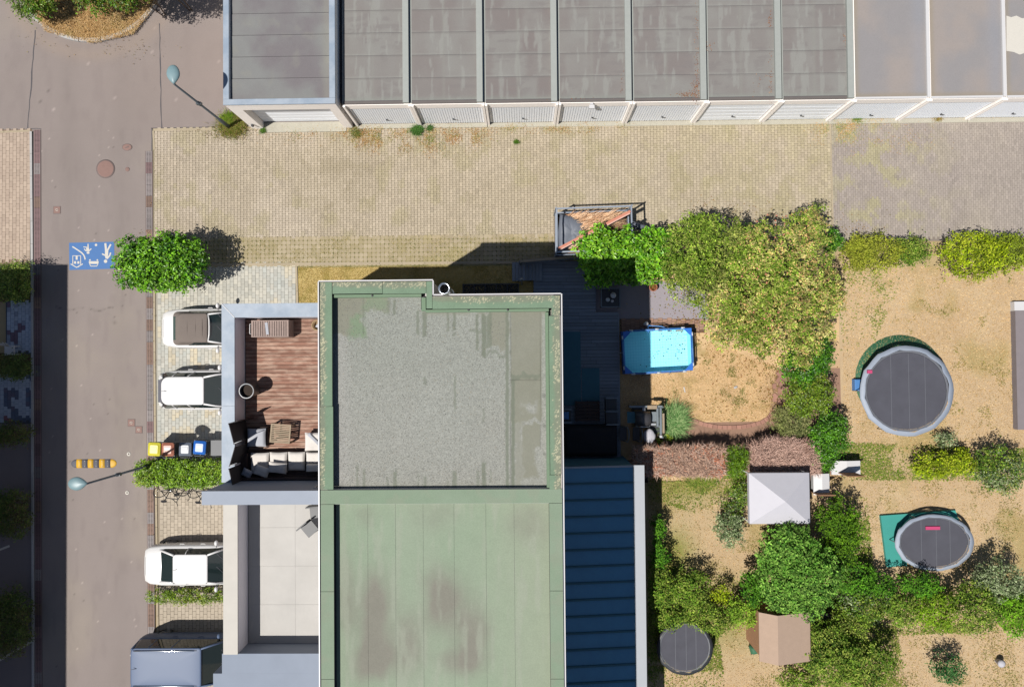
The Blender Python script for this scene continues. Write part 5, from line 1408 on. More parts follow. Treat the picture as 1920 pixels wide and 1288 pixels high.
car('white saloon with dark rear glass on the drive below the hedge', (272.5, 1059), .8, 0, dict(kind='saloon', L=4.4, W=1.75, H=1.45, paint='carwhite', handles=[1.6, 2.5], wheels=[.85, 3.5],
    stations=[(0, .6, .8, .34), (.05, .8, .92, .28), (.25, .92, .97, .26), (.8, .99, .98, .24), (1.8, 1., .98, .24), (2.8, 1., .97, .24), (3.5, .97, .92, .24), (4.1, .88, .8, .26), (4.35, .7, .66, .3), (4.4, .5, .5, .36)],
    cabin=dict(zb=.96, zt=1.42, x0=.66, x1=3.5, x2=1.5, x3=2.95, hwb=.75, hwt=.6, side='glass', roof='carwhite', r0=.25, r2=.15, pillars=[(1.95, 2.0)])))
car('blue-grey van-like car with a tall glossy roof, lowest on the drives', (257, 1236), 1.0, 0, dict(kind='van', L=4.5, W=1.82, H=1.85, paint='carblue', handles=[1.6, 2.7], wheels=[.85, 3.7], rails=True,
    stations=[(0, .8, 1.0, .34), (.05, .92, 1.06, .28), (.25, .97, 1.08, .26), (.8, 1., 1.08, .24), (1.8, 1., 1.08, .24), (3.2, 1., 1.06, .24), (3.7, .97, 1.0, .24), (4.2, .88, .86, .26), (4.45, .7, .7, .3), (4.5, .5, .5, .36)],
    cabin=dict(zb=1.06, zt=1.82, x0=.05, x1=3.9, x2=.2, x3=3.1, hwb=.87, hwt=.8, side='glass', roof='carblue', r0=.2, r2=.2, pillars=[(1.9, 1.85), (.9, .9)])))

# ================================================================== WHEELED BINS
def bin_(label, px, py, a, lid, open_=0):
    x, y = W(px, py, 1.05); t = thing('wheeled_bin', label, 'wheelie bin', (x, y, 0), a, 'wheeled bins lined up by the hedge')
    b = MB(); V = []
    for (hx, hy, z, oy) in ((.19, .2, .12, .0), (.2, .22, .3, .0), (.25, .27, .98, .0), (.275, .295, 1.0, 0), (.275, .295, 1.03, 0)):
        V += [(-hx, oy-hy, z), (hx, oy-hy, z), (hx, oy+hy, z), (-hx, oy+hy, z)]
    F = [(i*4+k, i*4+(k+1) % 4, i*4+4+(k+1) % 4, i*4+4+k) for i in range(4) for k in range(4)]+[(3, 2, 1, 0), (16, 17, 18, 19)]
    b.add(V, F); b.build('body', M['binbody'], t, local=True)
    b = MB(); P = rrect(-.27, .27, .29, .07, 4); rot = [(p[0], p[1]) for p in P]
    rings = [[(u, w, 1.032) for u, w in rot], [(u, w, 1.06) for u, w in rot], [(u*.93, w*.93, 1.078) for u, w in rot], [(u*.72, w*.72, 1.083) for u, w in rot], [(u*.68, w*.68, 1.105) for u, w in rot], [(u*.6, w*.6, 1.11) for u, w in rot]]
    lo = loft(rings).build('lid', M[lid], t, local=True)
    b = MB(); b.tube([(-.2, -.3, 1.03), (-.2, -.36, 1.04), (.2, -.36, 1.04), (.2, -.3, 1.03)], .018, 6); b.build('handle', M['binbody'], t, local=True)
    b = MB(); b.cbox(-.12, .12, -.02, .1, 1.111, 1.118, .003); b.build('label_plate', M['white' if lid in ('bluelid', 'brownlid') else lid], lo, local=True)
    for s in (1, -1):
        b = MB(); V = []
        for dx in (-.025, .025): V += [(s*.26+dx, -.22+.1*math.cos(2*math.pi*k/14), .1+.1*math.sin(2*math.pi*k/14)) for k in range(14)]
        b.add(V, [(k, (k+1) % 14, 14+(k+1) % 14, 14+k) for k in range(14)]+[tuple(range(14)), tuple(range(27, 13, -1))]); b.build('wheel', M['tyre'], t, local=True)
bin_('wheeled bin with yellow lid next to the drain grating', 289.5, 842, -.05, 'yellowlid')
bin_('wheeled bin with brown lid between the yellow and the grey ones', 315, 842.5, .0, 'brownlid')
bin_('wheeled bin with dark grey lid, third from the drain', 347.5, 842, -.02, 'greylid')
bin_('wheeled bin with blue lid, furthest from the road', 374.5, 839, -.08, 'bluelid')
# a rack by the wall beyond the bins
x, y = W(402, 838, .9); rk = thing('firewood_box', 'grey waist-high box under the terrace edge beside the blue bin', 'box', (x, y, 0))
b = MB(); b.cbox(x-.0, x+.8, y-.3, y+.3, .05, 1.15, .02); b.build('body', M['binbody'], rk)
b = MB(); b.cbox(x-.03, x+.83, y-.33, y+.33, 1.151, 1.19, .01); b.build('lid', M['binbody'], rk)
for k in range(3):
    b = MB(); b.tube([(x-.05+k*.06, y-.45, .02), (x-.02+k*.06, y-.36, 1.0)], .012, 5); b.build('stake', M['greymetal'], rk)

# bicycles
def bicycle(label, px, py, a, lean=.5):
    x, y = W(px, py, .3); t = thing('bicycle', label, 'bicycle', (x, y, .0), a, 'bicycles leaning at the hedge')
    t.rotation_euler = (lean, 0, a)
    def ring(cx, r, name):
        b = MB(); b.tube([(cx+r*math.cos(2*math.pi*k/24), 0, .33+r*math.sin(2*math.pi*k/24)) for k in range(25)], .018, 6, caps=False); w = b.build(name, M['tyre'], t, local=True)
        for k in range(8):
            b = MB(); an = math.pi*2*k/8; b.tube([(cx, 0, .33), (cx+r*.97*math.cos(an), 0, .33+r*.97*math.sin(an))], .003, 3); b.build('spoke', M['chrome'], w, local=True)
    ring(-.52, .33, 'wheel'); ring(.52, .33, 'wheel')
    b = MB()
    for p, q in (((-.52, 0, .33), (-.1, 0, .3)), ((-.1, 0, .3), (.36, 0, .78)), ((-.18, 0, .72), (.38, 0, .82)), ((-.1, 0, .3), (-.2, 0, .85)), ((-.52, 0, .33), (-.18, 0, .7)), ((.52, 0, .33), (.36, 0, .9))): b.tube([p, q], .018, 6)
    b.build('frame', M['blackmetal'], t, local=True)
    b = MB(); b.tube([(.28, -.28, .98), (.34, -.2, 1.0), (.36, 0, .98), (.34, .2, 1.0), (.28, .28, .98)], .014, 6); b.tube([(.36, 0, .88), (.36, 0, .98)], .014, 6); b.build('handlebar', M['blackmetal'], t, local=True)
    b = MB(); b.pillow(-.22, 0, .88, .26, .15, .07, 0, n=7); b.build('saddle', M['blackcloth'], t, local=True)
    b = MB(); b.lathe([(.09, -.01), (.09, .01)], 0, 0, 12); b.v = [(-.1+v[0], v[2], .3+v[1]) for v in b.v]; b.build('crank', M['chrome'], t, local=True)
bicycle('dark bicycle leaning under the hedge nearer the drain', 322, 909, .06, .8)
bicycle('dark bicycle under the hedge close to the terrace wall', 388, 912, -.03, .8)

# ================================================================== THINGS ON THE ROOF TERRACE
def tz(px, py, dz=0.): return (*W(px, py, DZ+dz), DZ)
# slatted storage bench
x0, x1, y0, y1 = R4(471, 600.5, 541, 632, DZ+.55)
t = thing('storage_bench', 'grey weathered slatted storage bench against the north parapet', 'bench', ((x0+x1)/2, (y0+y1)/2, DZ))
n = 16; w = (x1-x0)/n
for k in range(n):
    b = MB(); b.cbox(x0+k*w+.006, x0+(k+1)*w-.01, y0+.03, y1-.03, DZ+.53, DZ+.553, .003); b.build('slat', M['slatgrey'], t)
for (a, c, e, f) in ((x0, x1, y0, y0+.03), (x0, x1, y1-.03, y1), (x0, x0+.03, y0+.03, y1-.03), (x1-.03, x1, y0+.03, y1-.03)):
    b = MB(); b.box(a, c, e, f, DZ+.02, DZ+.55); b.build('side_board', M['slatgrey'], t)
for a in (x0+.02, x1-.09):
    for e in (y0+.02, y1-.09): b = MB(); b.box(a+.0, a+.07, e, e+.07, DZ, DZ+.02); b.build('leg', M['slatgrey'], t)
b = MB(); b.box(x0+.04, x1-.04, y0+.04, y1-.04, DZ+.49, DZ+.5); b.build('inner_lid', M['darkwood'], t)
b = MB(); b.tube([(x0-.0, y0+.1, DZ+.45), (x0-.08, y0+.12, DZ+.47), (x0-.08, y1-.12, DZ+.47), (x0, y1-.1, DZ+.45)], .014, 6); b.build('handle', M['white'], t)
# magazine sheets left on the bench
x, y = W(500, 616, DZ+.58); m_ = thing('folded_cloth', 'small white folded cloth lying on the slatted bench', 'cloth', (x, y, DZ+.553))
b = MB(); b.obox(x, y, DZ+.5535, DZ+.57, .09, .4, .12); b.build('cloth', M['cushiongrey'], m_)
# basket
x, y, z = tz(595, 610, .2); t = thing('basket', 'round wicker basket half hidden under the green roof edge', 'basket', (x, y, DZ))
b = MB(); b.lathe([(.12, DZ), (.17, DZ+.05), (.17, DZ+.25), (.185, DZ+.27), (.15, DZ+.26), (.14, DZ+.1), (.02, DZ+.08)], x, y, 20); b.build('bowl', M['wicker'], t)
b = MB()
for k in range(3): b.tube([(x-.08+k*.05, y-.06, DZ+.12), (x+.02+k*.03, y+.05, DZ+.15)], .03, 6)
b.build('contents', M['cushiongrey'], t)
# dark tall planter
x, y = W(462, 733, DZ+.75); t = thing('planter', 'tall dark round planter standing at the west parapet', 'planter', (x, y, DZ))
b = MB(); b.lathe([(.16, DZ), (.2, DZ+.1), (.235, DZ+.72), (.245, DZ+.75), (.215, DZ+.75), (.205, DZ+.66)], x, y, 28); b.f.pop(); b.build('pot', M['planter'], t)
b = MB(); b.lathe([(.235, DZ+.72), (.25, DZ+.73), (.25, DZ+.76), (.225, DZ+.765)], x, y, 28); b.f.pop(); b.build('rim', M['white'], t)
b = MB(); b.lathe([(.21, DZ+.6), (.1, DZ+.62), (.02, DZ+.625)], x, y, 18); b.build('soil', M['soil'], t)
# folding screen
z0, z1 = DZ+.02, DZ+1.28
foot = [(461.5, 789), (445, 832), (455, 874), (440.5, 906)]
scp = [(432, 797), (443, 838), (432, 879), (437, 913)]
pts = [W(*p, z1) for p in scp]
t = thing('folding_screen', 'black woven folding screen zigzagging along the parapet corner', 'screen', (pts[1][0], pts[1][1], DZ))
top_ = [W(458, 788, z1-.3)] + [W(437, 796, z1)]
pp = [W(461, 787, z1-.1), *pts]
pp = [W(429, 795, z1), W(441, 838, z1), W(430, 878, z1), W(437, 916, z1)]
foot = [W(455, 789, z1), W(441, 838, z1), W(430, 878, z1), W(437, 916, z1)]
zz = [(W(429, 795, z1), W(438.5, 832, z1)), (W(440, 839, z1), W(430, 874, z1)), (W(429, 879, z1), W(437, 914, z1))]
lean = Vector((.0, .0))
def panel(a, c, name='panel'):
    a = Vector(a); c = Vector(c); b = MB(); l = lean
    d = (c-a).normalized(); nn = Vector((-d.y, d.x))*.012
    low = [a+l*.0, c+l*.0]
    V = [(*(a-nn), z1), (*(c-nn), z1), (*(c+nn), z1), (*(a+nn), z1)]
    V += [(*(a-nn+l*.55), TZ+.021+(DZ-TZ)*.0) for _ in (0,)]+[(*(c-nn+l*.55), TZ+.021)]+[(*(c+nn+l*.55), TZ+.021)]+[(*(a+nn+l*.55), TZ+.021)]
    V += [(v[0]+l.x*1.6, v[1], DZ+.01) for v in V[4:8]]
    F = [(0, 1, 2, 3)]
    for r in (0, 4):
        for k in range(4): F.append((r+k, r+(k+1) % 4, r+4+(k+1) % 4, r+4+k))
    F.append((11, 10, 9, 8)); b.add(V, F); o = b.build(name, M['screen'], t)
    for s in (a, c):
        b = MB(); b.tube([(*s, z1+.02), (s.x+l.x*.55, s.y, TZ+.03), (s.x+l.x*2.15, s.y, DZ+.01)], .014, 6); b.build('frame_pole', M['darkwood'], o)
    return o
for a, c in zz: panel(a, c)
panel(W(429, 794, z1), W(446, 789, z1), 'return_panel')
for a, c in zip(zz[:-1], zz[1:]):
    p = Vector(a[1]); b = MB(); b.tube([(p.x-.02, p.y, z1+.0), (p.x+.24, p.y+.1, z1-.03)], .012, 5); b.build('brace', M['white'], t)
# footstool with cushion
x0, x1, y0, y1 = R4(462, 803.5, 497, 838, DZ+.42); cx, cy = (x0+x1)/2, (y0+y1)/2
t = thing('footstool', 'dark wooden square stool by the black screen', 'footstool', (cx, cy, DZ))
b = MB(); b.cbox(x0-.03, x1+.03, y0-.03, y1+.03, DZ+.2, DZ+.26, .005); b.build('seat', M['darkwood'], t)
for a in (x0, x1-.06):
    for e in (y0, y1-.06): b = MB(); b.box(a, a+.06, e, e+.06, DZ, DZ+.2); b.build('leg', M['darkwood'], t)
b = MB(); b.pillow(cx, cy, DZ+.345, x1-x0, y1-y0, .16, 0, n=14, seed=2, p=7); o = b.build('cushion', M['cushiongrey'], None); meta(o, 'pale grey square cushion lying on the dark stool by the screen', 'cushion', 'seat cushions on the terrace')
# slatted coffee table
x, y = W(525.5, 813, DZ+.42); t = thing('coffee_table', 'square slatted wooden table, slightly turned, on the roof terrace', 'table', (x, y, DZ), -.09)
lw, lh = 37/56.5*1.0, .63
b = MB(); b.cbox(-.34, .34, .275, .315, .385, .42, .003); b.build('frame_rail', M['slatwood'], t, local=True)
b = MB(); b.cbox(-.34, .34, -.315, -.275, .385, .42, .003); b.build('frame_rail', M['slatwood'], t, local=True)
for s in (-1, 1): b = MB(); b.cbox(s*.34-.025+(-s*.025), s*.34+.025-(s*.025), -.273, .273, .385, .421, .003); b.build('frame_rail', M['slatwood'], t, local=True)
for k in range(9):
    b = MB(); yy = -.27+k*.0605; b.cbox(-.288, .288, yy+.006, yy+.044, .39, .42, .003); b.build('slat', M['slatwood'], t, local=True)
for s in (-1, 1):
    for q in (-1, 1): b = MB(); b.box(s*.31-.03, s*.31+.03, q*.285-.025, q*.285+.025, 0, .384); b.build('leg', M['slatwood'], t, local=True)
b = MB(); b.box(-.3, .3, -.02, .02, .15, .18); b.build('cross_rail', M['slatwood'], t, local=True)
# corner sofa: wooden base, separate cushions
x0, x1, y0, y1 = R4(452, 848, 606, 888, DZ+.4)
t = thing('garden_sofa', 'long dark wooden lounge sofa along the dividing wall', 'sofa', ((x0+x1)/2, (y0+y1)/2, DZ))
sxr = ox+.1
b = MB(); b.box(x0+.22, sxr, y0-.02, y1, DZ+.16, DZ+.26); b.build('base', M['darkwood'], t)
for k in range(5):
    b = MB(); b.cbox(x0-.02+k*.045, x0+.018+k*.045, y0+.2, y1-.04, DZ+.3, DZ+.4, .003); b.build('slat', M['darkwood'], t)
b = MB(); b.box(x0-.03, x0+.21, y0+.18, y1-.02, DZ+.05, DZ+.29); b.build('armrest', M['darkwood'], t)
b = MB(); b.box(x0+.1, sxr, y0-.16, y0-.1, DZ+.3, DZ+.62); b.build('backrest', M['darkwood'], t)
b = MB(); b.box(x0+.1, sxr, y0-.1, y0-.03, DZ+.1, DZ+.3); b.build('back_rail', M['darkwood'], t)
for a in (x0+.25, x0+1.4, sxr-.2): b = MB(); b.box(a, a+.07, y0, y0+.07, DZ, DZ+.16); b.box(a, a+.07, y1-.08, y1-.01, DZ, DZ+.16); b.build('leg', M['darkwood'], t)
cg_ = 'seat cushions on the terrace'
for k, (a, c, e, f, lb) in enumerate(((468.5, 503, 849, 888, 'white seat cushion at the screen end of the sofa, partly in shade'), (504, 537.5, 848, 886, 'white seat cushion, second from the screen end of the sofa'),
        (538.5, 571, 847.5, 883, 'white seat cushion in the middle of the sofa with no pillow on it'), (572.5, 603, 848, 870, 'white seat cushion of the sofa next to the roof edge'))):
    q = R4(a, e, c, f, DZ+.42); b = MB(); b.pillow((q[0]+q[1])/2, (q[2]+q[3])/2, DZ+.34, q[1]-q[0], q[3]-q[2], .17, 0, n=14, seed=k, p=8, lump=.1)
    o = b.build('cushion', M['cushion'], None); meta(o, lb, 'cushion', cg_)
q = R4(572, 871, 605, 884, DZ+.6); b = MB(); b.pillow((q[0]+q[1])/2, (q[2]+q[3])/2, DZ+.5, q[1]-q[0], q[3]-q[2]+.04, .3, 0, n=12, seed=8, p=7); o = b.build('cushion', M['cushion'], None); meta(o, 'white back cushion upright behind the last sofa seat', 'cushion', cg_)
def pil(label, px, py, l, w, a, z, m='cushion', sd=0):
    x, y = W(px, py, DZ+z); b = MB(); b.pillow(0, 0, 0, l, w, .16, 0, n=14, seed=sd, p=3.0, lump=.18)
    o = b.build('throw_pillow', M[m], None); o.location = (x, y, DZ+z); o.rotation_euler = (.12, .05, a); meta(o, label, 'pillow', 'throw pillows on the sofa')
pil('small grey-white throw pillow drooping at the screen end', 463, 887, .34, .28, -.5, .5, 'cushiongrey', 1)
pil('large white throw pillow slumped between two others on the sofa', 490.5, 883, .5, .36, -.35, .55, 'cushion', 2)
pil('large white throw pillow with a long crease, beside the pillow-free seat', 520.5, 877, .6, .36, -.12, .58, 'cushion', 3)
# lounge chair cushion by the roof edge
x0, x1, y0, y1 = R4(570, 811, 606, 846, DZ+.45); t = thing('lounge_chair', 'lounge chair seat half covered by the green roof edge', 'chair', ((x0+x1)/2, (y0+y1)/2, DZ))
b = MB(); b.box(x0+.03, x1, y0+.03, y1-.03, DZ+.18, DZ+.26); b.build('seat', M['darkwood'], t)
for a in (x0+.05, x1-.1):
    for e in (y0+.05, y1-.11): b = MB(); b.box(a, a+.06, e, e+.06, DZ, DZ+.18); b.build('leg', M['darkwood'], t)
b = MB(); b.pillow((x0+x1)/2, (y0+y1)/2, DZ+.36, x1-x0, y1-y0, .2, 0, n=14, seed=5, p=7); o = b.build('cushion', M['cushion'], None); meta(o, 'large white cushion with a diagonal crease on the lounge chair', 'cushion', cg_)
b = MB(); b.pillow(0, 0, 0, .5, .12, .1, 0, n=10, seed=6, p=3); o = b.build('rolled_blanket', M['cushiongrey'], None); o.location = (*W(588, 823, DZ+.5), DZ+.48); o.rotation_euler = (0, 0, -.75); meta(o, 'thin pale rolled blanket lying diagonally on the lounge chair cushion', 'blanket')
b = MB(); b.tube([(*W(482, 873, DZ+.9), DZ+.9), (*W(505, 868, DZ+.9), DZ+.86)], .008, 5)
# neighbour terrace chairs
def tchair(label, px, py, a):
    x, y = W(px, py, DZ+.4); t = thing('terrace_chair', label, 'chair', (x, y, DZ), a, 'dark chairs on the pale terrace')
    b = MB(); b.cbox(-.22, .22, -.22, .22, .4, .44, .006); b.build('seat', M['blackmetal'], t, local=True)
    b = MB(); b.cbox(-.22, .22, .2, .24, .46, .85, .006); b.build('backrest', M['blackmetal'], t, local=True)
    for s in (-1, 1):
        for q in (-1, 1): b = MB(); b.tube([(s*.2, q*.2, 0), (s*.19, q*.19, .4)], .015, 5); b.build('leg', M['blackmetal'], t, local=True)
tchair('dark chair on the pale southern terrace, out in the open floor', 581, 990, .7)
tchair('dark chair on the pale southern terrace, tucked under the roof edge', 594, 958, .1)
M['side'] = mat('mauve_grey_slab', C(150, 140, 142), var=.12)
# ================================================================== PLANTS
def lobe(px, py, z, rpx, rpy, rz):
    s = SC(z); x, y = W(px, py, z); return (x, y, z, rpx/s, rpy/s, rz)
def stems(root, x, y, h, n=5, spread=.4, r=.03, name='trunk', m='bark'):
    for k in range(n):
        a = 2*math.pi*k/n+rnd.random(); s = spread*rnd.uniform(.5, 1.2); b = MB()
        b.tube([(x+.05*math.cos(a), y+.05*math.sin(a), 0), (x+s*.4*math.cos(a), y+s*.4*math.sin(a), h*.45), (x+s*math.cos(a+.3), y+s*math.sin(a+.3), h*.9)], [r, r*.7, r*.25], 6)
        b.build(name, M[m], root)
def plant(name, label, cat, lobes, dens, size, pal, group=None, nst=4, part='crown', z0=None, **kw):
    x = sum(l[0] for l in lobes)/len(lobes); y = sum(l[1] for l in lobes)/len(lobes)
    t = thing(name, label, cat, (x, y, 0), 0, group)
    crown(part, t, lobes, dens, size, pal, **kw)
    for l in lobes[:3]:
        stems(t, l[0], l[1], l[2]+.1, nst if len(lobes) == 1 else 2, min(l[3], l[4])*.6, .028, 'stem')
    return t
LAUREL = [(60, 116, 10), (96, 160, 16), (128, 192, 30), (150, 208, 50), (80, 140, 20)]
LAUREL_B = [(84, 150, 20), (120, 190, 26), (150, 214, 44), (170, 220, 70), (104, 170, 30)]
HEDGE = [(84, 110, 20), (110, 140, 30), (140, 168, 46), (96, 126, 26), (150, 160, 60)]
OLIVE = [(96, 126, 34), (122, 152, 44), (148, 172, 62), (88, 114, 30), (166, 172, 84), (130, 140, 70)]
APPLE = [(104, 134, 36), (130, 160, 48), (158, 176, 70), (118, 150, 44), (180, 184, 96), (206, 170, 110), (140, 156, 70), (196, 186, 120)]
DEEP = [(50, 100, 14), (80, 134, 24), (104, 158, 36), (64, 114, 20)]
SHADE = [(70, 96, 30), (90, 112, 40), (110, 118, 50), (100, 84, 50)]
LIME = [(140, 160, 10), (164, 182, 20), (120, 144, 16), (180, 190, 50)]
MID = [(90, 128, 30), (120, 150, 46), (150, 164, 70), (74, 108, 26)]
GREY = [(130, 148, 100), (160, 172, 130), (100, 120, 74)]

plant('laurel_bush', 'big rounded glossy laurel bush overhanging the road beside the blue road panel', 'bush',
      [lobe(262, 495, 1.45, 37, 46, .75), lobe(308, 493, 1.5, 54, 50, .85), lobe(350, 492, 1.45, 38, 48, .78), lobe(300, 515, 1.2, 50, 34, .7)], 58, .15, LAUREL, boxy=.45, clump=.13, rough=.28, seed=1, shell=.4, per=10, lum=1.15)
plant('hedge', 'clipped green hedge between the wheeled bins and the leaning bicycles', 'hedge',
      [lobe(290, 884, .75, 30, 24, .5), lobe(325, 885, .75, 34, 25, .5), lobe(362, 887, .75, 34, 25, .5), lobe(400, 887, .75, 32, 25, .5), lobe(274, 888, .6, 16, 18, .4)], 95, .09, [(96, 132, 22), (124, 160, 34), (146, 180, 50), (84, 120, 18), (150, 164, 60)], boxy=.6, clump=.1, seed=2, part='foliage', lum=1.7)
plant('hedge', 'low yellow-green hedge between the white saloon and the blue-grey van', 'hedge',
      [lobe(300, 1116, .5, 24, 11, .4), lobe(340, 1116, .55, 28, 13, .45), lobe(385, 1115, .55, 30, 13, .45), lobe(430, 1114, .5, 26, 12, .4)], 80, .08, HEDGE+[(150, 170, 40)], boxy=.5, clump=.1, seed=3, part='foliage')
# the garden hedge and trees
plant('laurel_hedge', 'bright green laurel hedge between the trailer and the garden deck', 'hedge',
      [lobe(1118, 470, 1.6, 38, 42, .7), lobe(1165, 472, 1.6, 40, 38, .75), lobe(1212, 480, 1.5, 42, 46, .8), lobe(1245, 480, 1.4, 30, 40, .7), lobe(1140, 498, 1.2, 46, 38, .6), lobe(1200, 500, 1.3, 40, 34, .7)],
      56, .16, LAUREL_B, boxy=.3, clump=.14, rough=.36, seed=4, part='foliage', per=10, lum=1.1, shell=.4)
def tree(label, cx, cy, h, lobes, dens, size, pal, seed, **kw):
    x, y = W(cx, cy, h*.5); t = thing('fruit_tree' if kw.pop('fruit', False) else 'tree', label, 'tree', (x, y, 0))
    tr = MB(); tr.tube([(x, y, 0), (x+.05, y-.03, h*.2), (x-.03, y+.04, h*.4)], [.14, .11, .09], 10); trunk = tr.build('trunk', M['bark'], t)
    for l in lobes:
        b = MB(); q = Vector((l[0], l[1], l[2])); p0 = Vector((x-.03, y+.04, h*.38))
        m_ = p0.lerp(q, .5)+Vector((rnd.uniform(-.15, .15), rnd.uniform(-.15, .15), .15)); b.tube([p0, m_, q, q+(q-p0).normalized()*l[3]*.6], [.06, .045, .025, .008], 6); b.build('limb', M['bark'], trunk)
        for k in range(5):
            a = rnd.uniform(0, 6.3); e = q+Vector((math.cos(a)*l[3]*.95, math.sin(a)*l[4]*.95, rnd.uniform(0, l[5]*.7))); b = MB(); b.tube([m_.lerp(q, .5), q.lerp(e, .5)+Vector((0, 0, .1)), e], [.025, .014, .005], 5); b.build('branch', M['bark'], trunk)
    sub = []
    for (a, c, z, rx, ry, rz) in lobes:
        for k in range(int(math.pi*rx*ry*8.5)+6):
            th = rnd.uniform(0, 6.283); u = rnd.random()**.6; q = u*rnd.uniform(.8, 1.12); r = rnd.uniform(.13, .25)
            sub.append((a+rx*q*math.cos(th), c+ry*q*math.sin(th), z+rz*math.sqrt(max(0, 1-min(q, 1)**2))*rnd.uniform(.55, 1.05)-.1, r, r*rnd.uniform(.7, 1.3), r*.8))
    crown('crown', t, sub, dens, size, pal, seed=seed, **kw)
    kw2 = dict(kw); kw2.update(rough=.3, sprig=.1, clump=.16, per=8); crown('inner_foliage', t, [(a, c, z-.25, rx*.9, ry*.9, rz*.75) for (a, c, z, rx, ry, rz) in lobes], 20, size, pal, seed=seed+1, **kw2); return t
tree('dense olive-green tree spreading between the laurel hedge and the apple tree', 1325, 495, 3.4,
     [lobe(1290, 470, 2.4, 52, 56, .9), lobe(1345, 440, 2.6, 52, 42, .9), lobe(1330, 500, 2.7, 60, 52, 1.), lobe(1280, 525, 2.2, 42, 46, .8), lobe(1385, 480, 2.6, 44, 50, .9), lobe(1345, 545, 2.3, 60, 50, .8), lobe(1300, 430, 2.2, 30, 26, .6)],
     34, .1, OLIVE, 5, clump=.1, rough=.3, m='leafmatt', per=10, lum=1.6, sprig=.1)
tree('large apple tree with yellowing leaves and orange fruit near the pool', 1440, 540, 4.2,
     [lobe(1440, 470, 3.2, 66, 52, 1.1), lobe(1500, 450, 3.1, 52, 44, 1.), lobe(1520, 520, 3.2, 46, 60, 1.), lobe(1455, 540, 3.5, 72, 62, 1.1), lobe(1395, 560, 3.0, 62, 56, 1.), lobe(1500, 600, 3.0, 56, 56, 1.), lobe(1430, 620, 2.8, 66, 46, .9),
      lobe(1370, 615, 2.5, 52, 34, .8), lobe(1490, 655, 2.6, 50, 34, .8), lobe(1555, 560, 2.8, 20, 60, .7), lobe(1520, 410, 2.9, 22, 20, .5), lobe(1405, 500, 3.1, 36, 40, .8)],
     34, .1, APPLE, 6, clump=.1, rough=.3, m='leafmatt', per=10, fruit=True, lum=1.6, sprig=.1)
ap = [o for o in COL.objects if o.name.startswith('fruit_tree')][0]
b = MB()
for k in range(90):
    a = rnd.uniform(0, 6.28); r = rnd.random()**.5; px, py = 1460+110*r*math.cos(a), 530+130*r*math.sin(a); z = 4.15-1.3*r*r+rnd.uniform(-.2, .1); x, y = W(px, py, z); b.lathe([(.02, z-.035), (.035, z-.015), (.035, z+.015), (.02, z+.035)], x, y, 6)
o = b.build('fruit', M['salmon'], ap); o['kind'] = 'stuff'
plant('evergreen_shrub', 'glossy dark green shrub beneath the apple tree at the garden corner', 'shrub', [lobe(1500, 690, 1.3, 34, 36, .7), lobe(1530, 670, 1.5, 26, 34, .7)], 60, .11, DEEP, clump=.13, rough=.35, seed=7)
plant('shrub', 'olive-tinted rounded shrub below the glossy one at the garden edge', 'shrub', [lobe(1505, 745, 1.3, 38, 38, .7), lobe(1535, 735, 1.3, 24, 40, .7)], 60, .085, HEDGE, clump=.12, rough=.35, seed=8)
plant('broom_shrub', 'feathery pale green shrub at the corner of the dry lawn', 'shrub', [lobe(1484, 792, .9, 34, 30, .55), lobe(1466, 780, .6, 18, 16, .4)], 70, .12, [(130, 140, 80), (160, 166, 100), (180, 182, 122), (110, 122, 70)], clump=.12, rough=.4, seed=9, aspect=.18, m='leafmatt')
plant('shrub', 'deep green leafy shrub where the dead hedge ends', 'shrub', [lobe(1548, 826, 1.2, 34, 38, .7), lobe(1560, 800, 1.1, 24, 26, .6), lobe(1535, 862, .9, 30, 22, .5)], 62, .1, DEEP+[(96, 150, 30)], clump=.13, rough=.35, seed=10)
plant('shrub', 'small dark green shrub at the yard corner behind the apple tree', 'shrub', [lobe(1556, 452, 1.3, 18, 20, .6), lobe(1396, 436, 1.2, 14, 12, .5)], 70, .1, DEEP, clump=.12, rough=.35, seed=11)
# greener ground between the southern gardens
GREEN = [(130, 150, 50), (110, 136, 44), (150, 160, 70), (90, 120, 40), (170, 166, 90)]
for poly, n_ in (([(1215, 885), (1400, 885), (1390, 925), (1300, 960), (1215, 935)], 9000), ([(1215, 1050), (1300, 1070), (1420, 1090), (1440, 1150), (1330, 1200), (1215, 1190)], 14000), ([(1560, 930), (1625, 930), (1640, 1100), (1570, 1110)], 7000),
                 ([(1400, 1090), (1920, 1100), (1920, 1180), (1700, 1190), (1560, 1180)], 20000), ([(1560, 1180), (1680, 1180), (1700, 1288), (1480, 1288)], 12000), ([(1580, 500), (1700, 500), (1640, 640), (1575, 660)], 2500), ([(1575, 830), (1920, 840), (1920, 900), (1575, 900)], 11000), ([(1215, 1188), (1345, 1180), (1360, 1288), (1215, 1288)], 7000)):
    turf('green_undergrowth', poly, n_, .1, GREEN, w=.03, lean=.7, dens=lambda a, b_, X, Y: .15+.85*sm(.42, .6, fbm(X*.9+3, Y*.9+5, 57)))
turf('lawn_tufts', [(1300, 640), (1460, 690), (1455, 790), (1330, 790), (1240, 720)], 9000, .09, [(130, 136, 60), (110, 124, 50), (170, 150, 90)], w=.018, dens=lambda a, b_, X, Y: sm(.62, .72, fbm(X*2.4+7, Y*2.4+3, 58)))
turf('lawn_tufts', [(1580, 520), (1900, 520), (1900, 830), (1580, 830)], 20000, .09, [(150, 146, 70), (180, 160, 100), (130, 136, 60)], w=.022, dens=lambda a, b_, X, Y: sm(.6, .72, fbm(X*1.6+7, Y*1.6+3, 59)))
